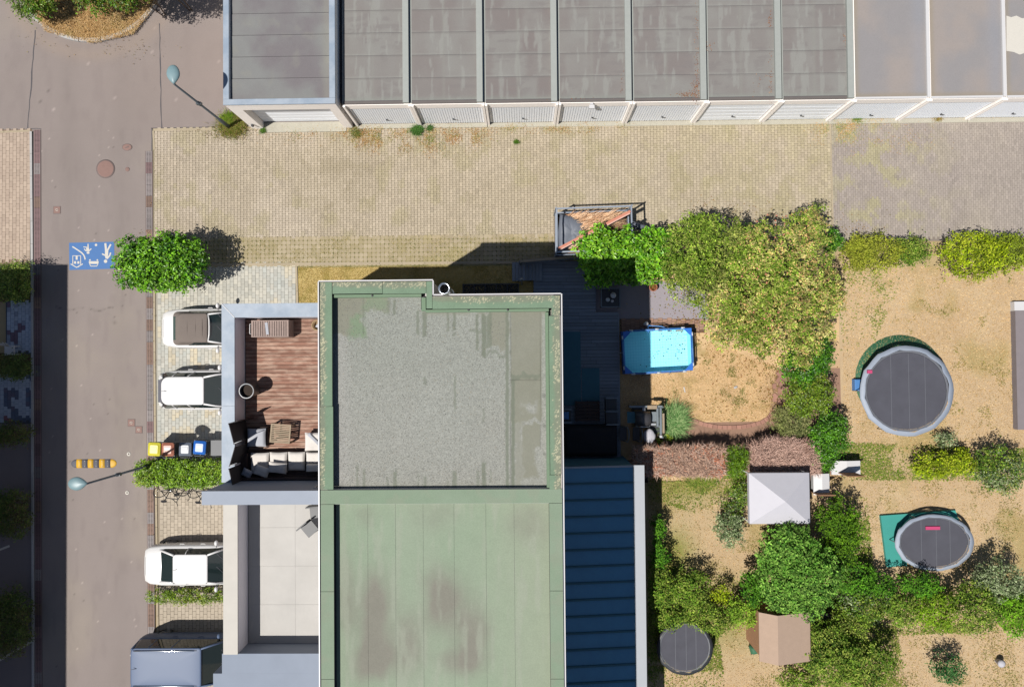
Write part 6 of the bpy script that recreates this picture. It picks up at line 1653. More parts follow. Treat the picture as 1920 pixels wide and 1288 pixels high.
turf('lawn_tufts', [(1215, 890), (1920, 890), (1920, 1288), (1215, 1288)], 40000, .09, [(150, 146, 70), (180, 160, 100), (120, 130, 56)], w=.022, dens=lambda a, b_, X, Y: sm(.56, .7, fbm(X*1.2+7, Y*1.2+3, 61)))
# dead brushwood hedge
def dead(name, label, poly, n, zt, pal, L=.26):
    P, a, b_ = scatter(poly, n, zt*.5); P[:, 2] = rng.random(len(P))**.5*zt*.85
    x, y = P[:, 0].mean(), P[:, 1].mean(); t = thing(name, label, 'hedge', (x, y, 0))
    pal = np.array([C(*c, k=1.9) for c in pal]); c = pal[np.clip((fbm(P[:, 0]*1.1, P[:, 1]*1.1, 90)+rng.normal(size=len(P))*.2)*len(pal), 0, len(pal)-1).astype(int)]*rng.uniform(.6, 1.3, (len(P), 1))
    o = blades('twigs', P, L*1.05, .017, c, 'twig', t, lean=.75, curl=.2); o['kind'] = 'stuff'
    for k in range(8):
        q = P[rng.integers(len(P))]; b = MB(); b.tube([(q[0], q[1], 0), (q[0]+rnd.uniform(-.1, .1), q[1]+rnd.uniform(-.1, .1), zt*.8)], [.02, .008], 5); b.build('stem', M['bark'], t)
    return t
DEAD = [(150, 122, 106), (178, 148, 130), (190, 156, 134), (130, 106, 92), (200, 172, 156)]
dead('dead_hedge', 'dry brown hedge with reddish twigs between the grill corner and the green cypress', [(1188, 838), (1260, 836), (1352, 834), (1352, 888), (1190, 886), (1186, 860)], 26000, 1.5, DEAD+[(204, 120, 84)])
dead('dead_hedge', 'dry greyish brown hedge between the green cypress and the deep green shrub', [(1402, 834), (1440, 820), (1520, 826), (1526, 884), (1402, 886)], 24000, 1.6, [(150, 118, 104), (180, 148, 134), (196, 164, 148), (134, 108, 96)])
plant('cypress', 'lone green clipped cypress standing in the dead brown hedge', 'shrub', [lobe(1378, 858, 1.0, 26, 26, .6), lobe(1378, 878, .8, 24, 16, .5)], 80, .09, [(100, 140, 20), (124, 160, 34), (84, 122, 20)], clump=.1, rough=.25, seed=12, aspect=.3)
# ornamental grass
x, y = W(1262, 792, .3); t = thing('ornamental_grass', 'clump of blue-green ornamental grass beside the grill', 'grass clump', (x, y, 0))
n = 2600; a = rng.random(n)*6.283; P = np.stack([x+rng.normal(size=n)*.16, y+rng.normal(size=n)*.2, np.full(n, .05)], 1)
c = np.array([C(*q, k=1.7) for q in ((106, 150, 84), (140, 174, 110), (170, 190, 130), (90, 130, 70))])[rng.integers(0, 4, n)]
o = blades('blades', P, .68, .02, c, 'blade', t, lean=.7, dirs=np.where(rng.random(n) < .6, rng.normal(size=n)*.9+.9, a), curl=.35); o['kind'] = 'stuff'
for k, (px, py, r) in enumerate(((1236, 828, 5), (1254, 820, 6), (1262, 838, 4), (1300, 846, 5), (1240, 856, 4))):
    plant('weed', ['yellow-green seedling right beside the white covered table', 'leafy weed at the foot of the ornamental grass', 'small weed in the dark bed under the grass clump', 'small weed in the bed halfway along the dead hedge', 'lime seedling sprouting from the dead hedge'][k], 'weed', [lobe(px, py, .3, r, r, .15)], 160, .07, [(130, 160, 30), (160, 180, 50)], clump=.06, seed=k, nst=2, group='weeds in the dark bed')
# tufts at the yard
def tuft(label, px, py, r, h, pal, n=900, z=.02, group='tufts along the garage fronts', lf=True):
    x, y = W(px, py, z); t = thing('weed_tuft', label, 'weed', (x, y, 0), 0, group)
    P = np.stack([x+rng.normal(size=n)*r/42.7*.5, y+rng.normal(size=n)*r/42.7*.4, np.full(n, z)], 1)
    c = np.array([C(*q) for q in pal])[rng.integers(0, len(pal), n)]*rng.uniform(.7, 1.2, (n, 1))
    o = blades('blades', P, h, .014, c, 'blade', t, lean=.6); o['kind'] = 'stuff'
tuft('bushy green and straw tuft around the foot of the lamp by the corner garage', 436, 238, 26, .3, [(150, 160, 50), (190, 170, 90), (120, 150, 40), (206, 180, 120)], 2600)
tuft('bright green spiky tuft against the corner garage wall', 430, 226, 10, .34, [(130, 170, 40), (160, 190, 60), (110, 150, 30)], 900)
tuft('small green tuft at the left pillar foot of the corner garage', 494, 246, 5, .16, [(100, 150, 50), (130, 170, 70)], 260)
tuft('leafy green tuft at the pillar between the first and second garage', 782, 246, 9, .26, [(70, 130, 50), (100, 160, 70), (130, 170, 80)], 700)
tuft('small green tuft right of the leafy one before the second garage', 806, 241, 5, .16, [(90, 140, 70), (120, 160, 80)], 240)
tuft('lone small green tuft out on the pavers below the third garage', 968, 267, 4, .14, [(90, 140, 40), (120, 160, 50)], 220)
tuft('green patch of weeds under the first garage door', 668, 250, 12, .12, [(120, 150, 60), (150, 160, 80)], 400)
tuft('green tuft at the eighth garage beside its wide pillar', 1606, 222, 9, .16, [(120, 160, 50), (160, 180, 70)], 500)
tuft('yellowish tuft in front of the ninth garage door', 1758, 222, 8, .14, [(190, 180, 80), (206, 160, 90)], 380)
# island planting
plant('shrub', 'leafy shrub hanging over the kerb of the round island', 'shrub', [lobe(60, 14, 1.2, 34, 24, .5), lobe(82, -12, 1.3, 30, 24, .5)], 60, .1, [(84, 130, 24), (120, 150, 40), (100, 116, 40), (70, 100, 20)], rough=.45, seed=14)
plant('tree', 'dark-leaved small tree on the round island by the lamp', 'tree', [lobe(178, 2, 1.2, 34, 24, .8), lobe(235, -40, 3.0, 62, 46, 1.), lobe(290, -50, 3.0, 46, 40, 1.), lobe(176, -44, 2.4, 50, 40, .9), lobe(232, -4, 2.2, 30, 22, .7)], 52, .11, [(60, 100, 16), (84, 124, 24), (104, 140, 34), (130, 120, 50)], rough=.45, seed=15)
# shaded forecourt planting across the road
for k, (px, py, rx, ry, lb) in enumerate(((30, 530, 34, 38, 'green shrub whose top catches sunlight beside the pinkish forecourt'), (32, 686, 27, 24, 'clipped box hedge in shade between two blue-grey paved drives'), (26, 814, 34, 20, 'low shaded hedge below the lower blue-grey drive'),
                                           (24, 962, 36, 44, 'long shaded planting just above the upper slanted white line'), (20, 1165, 40, 60, 'shaded shrubs just above the lower slanted white line'))):
    plant('shaded_shrub', lb, 'shrub', [lobe(px, py, .8, rx, ry, .5), lobe(px-10, py+4, .7, rx*.8, ry*.8, .5)], 55, .09, SHADE if k else MID, rough=.3, seed=20+k, boxy=.4, nst=2, group='shrubs across the road')
# neighbours' gardens
def grp(rows, group, nm, cat='shrub'):
    for k, (lb, pal, sz, lobes) in enumerate(rows):
        plant(nm, lb, cat, [lobe(*l) for l in lobes], 46, sz, pal, rough=.35, clump=.15, seed=30+k+len(nm), nst=2, group=group, m='leafmatt')
grp([('olive-yellow rounded hedge shrub next to the apple tree by the brown paving', [(140, 150, 40), (164, 168, 56), (120, 132, 36)], .1, [(1640, 474, .9, 52, 30, .6), (1605, 478, .8, 30, 28, .5)]),
     ('green hedge shrub between the olive and the lime ones along the brown paving', MID, .1, [(1705, 472, .8, 38, 28, .5)]),
     ('bright lime-green round shrub along the brown paving', LIME, .1, [(1828, 478, 1.1, 62, 44, .7)]),
     ('yellow-green shrub at the far end of the row by the brown paving', [(150, 164, 40), (130, 148, 36)], .1, [(1900, 472, 1.0, 36, 36, .6)]),
     ('lime shrub between the two trampoline lawns', LIME, .1, [(1752, 872, .8, 42, 24, .5), (1800, 866, .8, 26, 24, .5)]),
     ('broad grey-green shrub right of the lime one between the trampoline lawns', MID+GREY, .1, [(1872, 880, 1.1, 50, 44, .7)]),
     ('grey-green low plant at the foot of the round trampoline', GREY, .09, [(1774, 824, .5, 20, 14, .3)])], 'hedge shrubs of the eastern gardens', 'garden_shrub')
grp([('broad leafy green tree crown touching the white tent', [(84, 136, 40), (110, 158, 56), (136, 176, 76), (70, 116, 36)], .12, [(1480, 1030, 2.2, 52, 46, .9), (1520, 1075, 2.2, 60, 50, .9), (1460, 1080, 2.0, 40, 50, .8), (1500, 1120, 1.9, 60, 34, .7)]),
     ('darker green bush east of the white tent', [(76, 116, 10), (100, 140, 20), (60, 96, 14)], .11, [(1570, 990, 1.4, 40, 52, .7), (1560, 1040, 1.3, 40, 34, .6)]),
     ('grey-green airy bush left of the tree by the white tent', GREY, .1, [(1365, 990, 1.0, 26, 34, .6)])], None, 'garden_tree', 'tree')
grp([('bright green bush against the blue patio roof gutter', MID+[(150, 180, 40)], .1, [(1238, 1102, 1.1, 22, 40, .6)]),
     ('mid green bush beside the bright one near the patio roof', MID, .1, [(1290, 1102, 1.1, 38, 34, .6)]),
     ('lime green bush above the beige shed', [(130, 170, 40), (156, 188, 60), (110, 150, 36)], .1, [(1392, 1146, 1.0, 34, 28, .5)]),
     ('yellowish small bush between the lime and mid green ones', LIME, .09, [(1352, 1112, .9, 14, 18, .4)]),
     ('dark green bush between the beige shed and the leafy tree', DEEP, .1, [(1410, 1100, 1.3, 24, 30, .6)]),
     ('grey-green bush, first of the row under the oval trampoline', GREY+MID, .1, [(1620, 1130, 1.2, 44, 36, .7)]),
     ('rounded green bush, second of the row under the oval trampoline', MID, .1, [(1684, 1142, 1.2, 34, 32, .7)]),
     ('round lime-tinged bush in the middle of the row under the oval trampoline', [(120, 160, 20), (140, 170, 40), (96, 134, 20)], .1, [(1748, 1140, 1.2, 38, 38, .7)]),
     ('green bush with dark hollows under the oval trampoline feet', DEEP, .1, [(1720, 1095, 1.2, 38, 24, .6)]),
     ('tall olive bush right of the lime-tinged one', MID+OLIVE, .1, [(1822, 1136, 1.4, 46, 44, .8)]),
     ('greyish bush above the olive one beside the sandy lawn', GREY, .1, [(1868, 1086, 1.3, 46, 36, .7)]),
     ('green bush at the edge of the sandy lawn, last of the row', [(96, 150, 20), (120, 168, 34)], .1, [(1902, 1150, 1.1, 36, 40, .6)]),
     ('large green bush below the beige shed', MID, .11, [(1560, 1230, 1.6, 60, 46, .9), (1620, 1240, 1.5, 60, 44, .8), (1540, 1190, 1.4, 36, 30, .7)]),
     ('small dark conifer alone on the bottom sandy lawn', [(50, 100, 50), (70, 120, 60)], .09, [(1775, 1252, .9, 30, 26, .6)]),
     ('straggling dark green bush along the shaded gutter of the patio roof', DEEP, .1, [(1236, 1040, .9, 16, 26, .5), (1232, 990, .8, 12, 26, .4)]),
     ('mixed bush between the mid green one and the beige shed path', MID+OLIVE, .1, [(1336, 1160, .9, 34, 24, .5), (1310, 1140, .8, 26, 20, .4)]),
     ('dense dark bush filling the gap east of the leafy tree', DEEP, .1, [(1600, 1085, 1.2, 36, 30, .6), (1640, 1100, 1.1, 34, 22, .6)]),
     ('spreading olive bush next to the dark storage box', OLIVE, .1, [(1590, 1165, 1.2, 36, 26, .6)]),
     ('pale green bush at the tent side of the southern lawn', GREY+MID, .09, [(1392, 925, .7, 20, 26, .4), (1372, 955, .7, 16, 18, .4)]),
     ('low mixed bush behind the small dark trampoline', MID, .09, [(1300, 1150, .7, 40, 18, .4), (1256, 1160, .7, 30, 18, .4)]),
     ('low green bush at the bottom edge under the beige shed', MID, .1, [(1500, 1275, .9, 40, 24, .5)])], 'bushes of the southern gardens', 'garden_bush')

# ================================================================== THE GARDEN
x0, x1, y0, y1 = R4(1000, 492, 1160, 864, .22)
GD = .22
dk = thing('garden_deck', 'weathered board deck in the shade along the east wall of the house', 'deck', ((x0+x1)/2, (y0+y1)/2, 0))
xe = ex+.02; xn = W(1000, 500, GD)[0]; xr = W(1160, 700, GD)[0]; xr2 = W(1117, 540, GD)[0]; ysplit = W(1100, 588, GD)[1]
y = y0; k = 0
while y < y1-.05:
    top = y+.15; xa = xe if y < ny2-.05 else xn; xb = xr if y < ysplit else xr2
    xm_ = xa+(xb-xa)*rnd.uniform(.35, .7)
    for a, c in ((xa, xm_-.003), (xm_+.003, xb)):
        b = MB(); b.cbox(a, c, y+.005, y+.145, GD-.03, GD+rnd.uniform(-.003, .003), .004); b.build('deck_board', M['deckgrey'], dk)
    y = top
b = MB(); b.box(xr+.002, xr+.05, y0, ysplit, .02, GD-.001); b.build('edge_board', M['deckgrey'], dk)
b = MB(); b.box(xe, xr, y0, ysplit, .03, GD-.035); b.box(xn, xr2, ysplit, y1, .03, GD-.035); b.build('joist_shade', M['dark'], dk)
for lb, q in (('large blue-green outdoor mat lying next to the house wall', (1054, 622, 1089, 760)), ('smaller blue-green outdoor mat beside the larger one on the deck', (1091, 690, 1124, 752))):
    a, c, e, f = R4(*q, GD+.01); b = MB(); b.cbox(a, c, e, f, GD+.004, GD+.014, .004); o = b.build('outdoor_mat', M['mat']); meta(o, lb, 'mat', 'outdoor mats on the deck')
a, c, e, f = R4(960, 491, 1017, 526, .3); rp = thing('entry_platform', 'grey planked entry platform at the end of the garden deck', 'platform', ((a+c)/2, (e+f)/2, 0))
n = 9; w = (c-a)/n
for k in range(n): b = MB(); b.cbox(a+k*w+.004, a+(k+1)*w-.004, e, f, .2 if k > 2 else .1, .3 if k > 2 else .16, .004); b.build('plank', M['deckgrey'], rp)
# rail and post
t = thing('timber_rail', 'sloping timber rail along the yard side of the deck', 'rail', (*W(1030, 484, .9), 0))
p0, p1 = W(975, 490, 1.0), W(1120, 478, 1.0); b = MB(); mx, my = (p0[0]+p1[0])/2, (p0[1]+p1[1])/2; b.obox(mx, my, .9, 1.0, math.dist(p0, p1), .1, math.atan2(p1[1]-p0[1], p1[0]-p0[0])); b.build('top_rail', M['slatwood'], t)
b = MB(); b.obox(mx, my, .15, .8, math.dist(p0, p1), .03, math.atan2(p1[1]-p0[1], p1[0]-p0[0])); b.build('panel', M['deckgrey'], t)
for k in range(3):
    u = k/2; b = MB(); b.obox(p0[0]*(1-u)+p1[0]*u, p0[1]*(1-u)+p1[1]*u, 0, .9, .08, .08); b.build('post', M['deckgrey'], t)
x, y = W(978, 524, 1.9); t = thing('metal_post', 'slim grey metal post standing at the corner of the garden deck', 'post', (x, y, 0))
b = MB(); b.box(x-.035, x+.035, y-.035, y+.035, 0, 1.85); b.build('shaft', M['greymetal'], t); b = MB(); b.lathe([(.06, 1.851), (.06, 1.88), (.02, 1.93)], x, y, 10); b.build('cap', M['greymetal'], t)
# light well by the wall
t = thing('light_well', 'dark window well with cross frames against the north wall', 'light well', (*W(920, 543, .1), 0))
a, c, e, f = R4(868, 532, 972, 552, .1); b = MB(); b.box(a, c, e, f, .01, .03); b.build('cover', M['dark'], t)
for k in range(6): xx = a+(c-a)*k/5; b = MB(); b.box(xx-.02, xx+.02, e, f, .03, .07); b.build('frame_bar', M['blackmetal'], t)
b = MB(); b.box(a, c, f-.04, f, .071, .09); b.build('frame_rail', M['blackmetal'], t)
# side table with bowls
x0, x1, y0, y1 = R4(1127, 540.5, 1163, 576, .45); t = thing('side_table', 'low square dark table on the shaded deck carrying three pale balls', 'table', ((x0+x1)/2, (y0+y1)/2, 0))
b = MB(); b.cbox(x0+.03, x1-.03, y0+.03, y1-.03, .41, .43, .003); b.build('table_top', M['blackmetal'], t)
for (a, c, e, f) in ((x0, x1, y0, y0+.03), (x0, x1, y1-.03, y1), (x0, x0+.03, y0+.03, y1-.03), (x1-.03, x1, y0+.03, y1-.03)): b = MB(); b.box(a, c, e, f, .38, .45); b.build('frame_rail', M['greymetal'], t)
for a in (x0, x1-.04):
    for e in (y0, y1-.04): b = MB(); b.box(a, a+.04, e, e+.04, 0, .38); b.build('leg', M['blackmetal'], t)
for px, py, r, lb in ((1149.5, 554, .125, 'largest of three pale balls on the low dark table'), (1139.5, 562, .095, 'middle-sized pale ball on the low dark table'), (1148, 564.5, .065, 'smallest of three pale balls on the low dark table')):
    x, y = W(px, py, .5); b = MB(); b.lathe([(r*math.sin(math.pi*k/10)+.001, .43+r-r*math.cos(math.pi*k/10)) for k in range(11)], x, y, 20); o = b.build('lantern_ball', M['white']); meta(o, lb, 'ball', 'pale balls on the low table')
# slatted pallet bench, chairs, covered sofa
a, c, e, f = R4(1079, 752, 1125, 790, .5); t = thing('slatted_bench', 'dark slatted bench in deep shade between the mats and the black cover', 'bench', ((a+c)/2, (e+f)/2, 0))
for k in range(6): h = (f-e)/6; b = MB(); b.cbox(a, c, e+k*h+.012, e+(k+1)*h-.012, .42, .45, .003); b.build('slat', M['darkwood'], t)
for xx in (a+.02, (a+c)/2-.03, c-.08): b = MB(); b.box(xx, xx+.06, e, f, .3, .418); b.build('rail', M['darkwood'], t)
for xx in (a+.02, c-.08):
    for yy in (e, f-.06): b = MB(); b.box(xx, xx+.06, yy, yy+.06, GD, .3); b.build('leg', M['darkwood'], t)
def gchair(label, px, py, w=.55, rot=0.):
    x, y = W(px, py, .6); t = thing('garden_chair', label, 'chair', (x, y, GD), rot, 'garden chairs on the shaded deck')
    b = MB(); b.cbox(-w/2+.04, w/2-.04, -w/2+.04, w/2-.04, .38, .41, .005); b.build('seat', M['blackmetal'], t, local=True)
    for s in (-1, 1):
        b = MB(); b.cbox(-w/2, w/2, s*w/2-.025, s*w/2+.025, .6, .63, .005); b.build('armrest', M['greymetal'], t, local=True)
        for q in (-1, 1): b = MB(); b.tube([(q*(w/2-.03), s*w/2, 0), (q*(w/2-.03), s*w/2, .6)], .014, 5); b.build('leg', M['greymetal'], t, local=True)
    b = MB(); b.cbox(-w/2-.02, -w/2+.01, -w/2+.03, w/2-.03, .45, .9, .004); b.build('backrest', M['blackmetal'], t, local=True)
gchair('grey-armed garden chair on the deck edge by the lawn', 1146, 758)
gchair('second grey-armed garden chair, close to the black cover', 1147, 783)
gchair('garden chair half under the roof edge with a blue cushion', 1060, 779)
x, y = W(1059, 779, .6); b = MB(); b.pillow(x, y, GD+.45, .34, .34, .1, 0, n=9); o = b.build('cushion', M['skyblue']); meta(o, 'bright blue cushion on the chair by the house wall', 'cushion')
a, c, e, f = R4(1054, 797, 1160, 858, .75); t = thing('covered_furniture', 'large black weather cover draped over furniture at the deck end', 'cover', ((a+c)/2, (e+f)/2, 0))
nx, ny = 40, 24; V = []; 
for i in range(nx):
    for j in range(ny):
        u, w = i/(nx-1), j/(ny-1); q = min(1, min(u, 1-u)*14)*min(1, min(w, 1-w)*9); V.append((a+(c-a)*u, e+(f-e)*w, GD+.02+.55*q**.4+.06*(float(fbm(u*6+3, w*4+3, 91))-.5)*q))
I = np.arange(nx*ny).reshape(nx, ny); F = np.stack([I[:-1, :-1], I[1:, :-1], I[1:, 1:], I[:-1, 1:]], -1).reshape(-1, 4); raw('cover', V, F, None, M['blackcloth'], t, smooth=True)
# low white-ish things between cover and patio roof
a, c, e, f = R4(1072, 857, 1130, 864, .5); b = MB(); b.cbox(a, c, e, f, .02, .35, .02); o = b.build('planter_box', M['greymetal']); meta(o, 'low pale planter box behind the black cover', 'planter')

# pool
pz = .72
Cn = [W(1168, 622, pz), W(1296, 615, pz), W(1299, 694, pz), W(1172, 701, pz)]     # NW NE SE SW
t = thing('frame_pool', 'rectangular blue frame pool filled with clear water on the dry lawn', 'pool', (*W(1235, 660, 0), 0))
cx = sum(p[0] for p in Cn)/4; cy = sum(p[1] for p in Cn)/4
def ins(k): return [(cx+(p[0]-cx)*k[0], cy+(p[1]-cy)*k[1]) for p in Cn]
inn = ins((.98, .97)); outb = ins((1.01, 1.03))
V = [(*p, .02) for p in inn]+[(*p, pz-.06) for p in inn]
b = MB(); b.add(V, [(3, 2, 1, 0)[::-1]]); b.build('floor', M['poolfloor'], t)
b = MB(); b.add(V, [(k, k+4, (k+1) % 4+4, (k+1) % 4) for k in range(4)]); b.build('inner_wall', M['poolfloor'], t)
b = MB(); b.add([(*p, .0) for p in outb]+[(*p, pz-.05) for p in Cn], [(k, (k+1) % 4, (k+1) % 4+4, k+4) for k in range(4)]); b.build('outer_wall', M['pool'], t)
b = MB(); V = [(*p, pz-.02) for p in Cn]+[(*p, pz-.02) for p in inn]; b.add(V, [(k, k+4, (k+1) % 4+4, (k+1) % 4) for k in range(4)]); rim = b.build('rim', M['pool'], t)
for k in range(4):
    p, q = Vector(Cn[k]), Vector(Cn[(k+1) % 4]); d = (q-p); l = d.length; d.normalize(); nn = Vector((-d.y, d.x))*.03
    b = MB(); b.tube([(*(p+d*.3+nn), pz), (*(q-d*.3+nn), pz)], .024, 8); b.build('top_tube', M['skyblue'], t)
    for u in ((.14, .86) if l < 2.2 else (.12, .5, .88)):
        s = p+d*l*u+nn; b = MB(); b.tube([(*(s-d*.08), pz), (*(s+d*.08), pz)], .04, 8); b.build('joint_sleeve', M['poolframe'], rim)
    for u in ((.5,) if l < 2.2 else (.33, .67)):
        s = p+d*l*u; o_ = s-Vector((-d.y, d.x))*-.0; o2_ = s+(s-Vector((cx, cy))).normalized()*.18; b = MB(); b.tube([(*s, pz-.03), (*o2_, 0.02)], .02, 6); b.build('leg', M['poolframe'], t)
    # blue corner gussets
    pr = Vector(Cn[(k-1) % 4]); e1 = d; e2 = (pr-p).normalized(); b = MB(); A = [p-e1*.0, p+e1*.36, p+e2*.36]
    if (A[1]-A[0]).cross(A[2]-A[0]) < 0: A = A[::-1]
    b.prism([tuple(v) for v in A], pz-.018, pz+.045); b.build('corner_pad', M['pool'], t)
wm = bpy.data.materials.new('pool_water'); wm.use_nodes = True; n_ = wm.node_tree.nodes; L_ = wm.node_tree.links; p_ = n_['Principled BSDF']
tr = n_.new('ShaderNodeBsdfTransparent'); tr.inputs[0].default_value = (.84, .965, .985, 1); gl = n_.new('ShaderNodeBsdfGlossy'); gl.inputs['Roughness'].default_value = .03
fr = n_.new('ShaderNodeFresnel'); fr.inputs[0].default_value = 1.33; ms = n_.new('ShaderNodeMixShader'); bp = n_.new('ShaderNodeBump'); nz = n_.new('ShaderNodeTexNoise'); nz.inputs['Scale'].default_value = 6; bp.inputs['Strength'].default_value = .15; bp.inputs['Distance'].default_value = .03
L_.new(nz.outputs[0], bp.inputs['Height']); L_.new(bp.outputs[0], gl.inputs['Normal']); L_.new(bp.outputs[0], fr.inputs['Normal'])
L_.new(fr.outputs[0], ms.inputs[0]); L_.new(tr.outputs[0], ms.inputs[1]); L_.new(gl.outputs[0], ms.inputs[2]); L_.new(ms.outputs[0], n_['Material Output'].inputs[0])
b = MB(); b.sheet(inn, pz-.12); b.build('water', wm, t)
# printed grid of the liner floor
b = MB()
A = np.array(inn)
for k in range(1, 24):
    u = k/24; p = A[0]*(1-u)+A[1]*u; q = A[3]*(1-u)+A[2]*u; m_ = (p+q)/2; b.obox(m_[0], m_[1], .0205, .022, math.dist(p, q), .012, math.atan2(q[1]-p[1], q[0]-p[0]))
for k in range(1, 14):
    u = k/14; p = A[0]*(1-u)+A[3]*u; q = A[1]*(1-u)+A[2]*u; m_ = (p+q)/2; b.obox(m_[0], m_[1], .0222, .0235, math.dist(p, q), .012, math.atan2(q[1]-p[1], q[0]-p[0]))
M['gridline'] = mat('liner_grid_line', (.28, .62, .76)); o = b.build('grid_line', M['gridline'], t); o['kind'] = 'stuff'
# leaves on the water
pts = [(1237, 637), (1250, 637), (1201, 684), (1225, 667), (1228, 665), (1227, 671), (1222, 672), (1217, 669), (1236, 658), (1245, 662), (1267, 664), (1267, 667), (1278, 661), (1280, 654), (1253, 654), (1248, 680), (1279, 645), (1281, 634), (1212, 687), (1277, 662), (1270, 655), (1244, 667)]
P = np.array([(*W(*p, pz-.115), pz-.115) for p in pts]); o = leaves('floating_leaves', P, rng.normal(size=(len(P), 3))*.1+np.array([0, 0, 1]), rng.uniform(.04, .09, len(P)), np.array([C(60, 90, 100)]*len(P)), M['leafmatt'], None, .6); o['kind'] = 'stuff'
# pump and hoses
x, y = W(1212, 607, .45); pu = thing('pool_pump', 'white-topped pool pump with light blue hoses at the pool corner', 'pump', (x, y, 0))
b = MB(); b.lathe([(.07, 0), (.075, .3), (.09, .42), (.1, .44), (.07, .5), (.02, .51)], x, y, 16); b.build('body', M['white'], pu)
e = W(1257, 621, .66); g = W(1216, 622, .6); m1 = W(1240, 612, .55)
b = MB(); b.tube([(x+.05, y-.03, .3), (x+.12, y-.08, .42), (m1[0], m1[1], .58), (e[0]-.1, e[1]+.1, .62), (e[0], e[1], .5)], .025, 8); b.build('hose', M['skyblue'], pu)
b = MB(); b.tube([(x+.02, y-.06, .3), (x+.09, y-.16, .42), (g[0], g[1]+.03, .55), (g[0], g[1]-.06, .5)], .025, 8); b.build('hose', M['skyblue'], pu)
x, y = W(1176, 622, .3); b = MB(); b.lathe([(.05, 0), (.06, .3), (.03, .34)], x, y, 10); o = b.build('chemical_float', M['skyblue']); meta(o, 'small blue canister in shade beside the pool corner', 'canister')
# lawn scraps
for px, py, lb in ((1283, 730.5, 'thin white stick lying on the dry lawn below the pool'), ): 
    x, y = W(px, py); b = MB(); b.obox(x, y, .02, .045, .035, .24, .2); o = b.build('stick', M['white']); meta(o, lb, 'stick')
for px, py, lb in ((1267, 759, 'small pale stone on the dry lawn near the grass clump'), (1379, 726, 'grey stone in the middle of the dry lawn')):
    x, y = W(px, py); b = MB(); b.pillow(x, y, .03, .16, .1, .06, .4, n=7, p=2.5); o = b.build('stone', M['kerb']); meta(o, lb, 'stone', 'loose stones on the lawn')
x, y = W(1224.5, 539, .25); t = thing('flower_pot', 'terracotta pot with dry orange flowers on the patio edge', 'pot', (x, y, 0))
b = MB(); b.lathe([(.1, .014), (.16, .28), (.18, .3), (.18, .33), (.14, .33), (.13, .26)], x, y, 20); b.f.pop(); b.build('pot', M['terracotta'], t)
P = np.stack([x+rng.normal(size=160)*.06, y+rng.normal(size=160)*.06, .3+rng.random(160)*.08], 1); leaves('blossom', P, rng.normal(size=(160, 3))+[0, 0, 1], .05, np.array([C(*q) for q in ((214, 150, 70), (196, 120, 80), (150, 140, 60))])[rng.integers(0, 3, 160)], M['leafmatt'], t)

# grill corner
t = thing('grill_station', 'charcoal grill on a metal-framed stand loaded with planks', 'grill', (*W(1210, 775, 0), 0))
def bx(q, z0, z1, nm, m, p=None, ch=.004):
    a, c, e, f = R4(*q, z1); b = MB(); b.cbox(a, c, e, f, z0, z1, ch); return b.build(nm, M[m], p or t)
bx((1176, 772, 1192, 793), .8, .84, 'side_shelf', 'mat'); bx((1222, 772, 1231, 790), .8, .84, 'side_shelf', 'greymetal')
a, c, e, f = R4(1191, 772, 1221, 799, .95); b = MB(); b.cbox(a, c, e, f, .6, .82, .02); b.build('firebox', M['blackmetal'], t)
n = 8; V = []
for i in range(n+1):
    an = math.pi*i/n; V += [(a+.02, e+(f-e)*(.5-.5*math.cos(an)), .82+.24*math.sin(an)), (c-.02, e+(f-e)*(.5-.5*math.cos(an)), .82+.24*math.sin(an))]
b = MB(); b.add(V, [(2*i, 2*i+1, 2*i+3, 2*i+2) for i in range(n)]+[tuple(range(0, 2*n+2, 2)), tuple(range(2*n+1, 0, -2))], None, True); lid = b.build('lid', M['grill'], t)
b = MB(); b.tube([(a+.05, e-.03, .9), (c-.05, e-.03, .9)], .016, 6); b.tube([(a+.06, e+.04, .88), (a+.06, e-.03, .9)], .01, 5); b.tube([(c-.06, e+.04, .88), (c-.06, e-.03, .9)], .01, 5); b.build('handle', M['chrome'], lid)
for xx in (a, c-.03):
    for yy in (e, f-.03): b = MB(); b.box(xx, xx+.03, yy, yy+.03, 0, .6); b.build('leg', M['blackmetal'], t)
st = thing('storage_rack', 'grey metal rack with planks stacked behind the grill', 'rack', (*W(1235, 790, 0), 0))
for q, z0, z1, nm, m in (((1180, 760.5, 1242, 764), .9, .95, 'rail', 'greymetal'), ((1231, 764.5, 1235, 800), .9, .95, 'rail', 'greymetal'), ((1237, 764.5, 1241, 820), .9, .95, 'rail', 'greymetal'), ((1205, 764.5, 1210, 770), .9, .99, 'bracket', 'lightframe'),
                         ((1214, 760, 1232, 767), 1.0, 1.05, 'plank', 'slatwood'), ((1242, 775, 1246, 812), .8, .86, 'plank', 'slatwood'), ((1221, 794, 1230, 797), .84, .88, 'rail', 'lightframe'), ((1185, 762, 1215, 768), .2, .3, 'shelf', 'blackmetal'), ((1216, 770, 1240, 812), .35, .38, 'shelf', 'blackmetal')):
    bx(q, z0, z1, nm, m, st)
for px, py in ((1182, 762), (1239, 762), (1239, 818), (1233, 798)): x, y = W(px, py, .5); b = MB(); b.box(x-.03, x+.03, y-.03, y+.03, 0, .89); b.build('post', M['greymetal'], st)
x, y = W(1239.5, 818, 1.0); b = MB(); b.lathe([(.01, .95), (.06, .97), (.07, 1.0), (.05, 1.05), (.01, 1.07)], x, y, 12); b.build('knob', M['white'], st)
x, y = W(1218, 818, .75); t = thing('covered_table', 'round table under a crumpled white cloth next to the grill', 'table', (x, y, 0))
V = []; n = 28
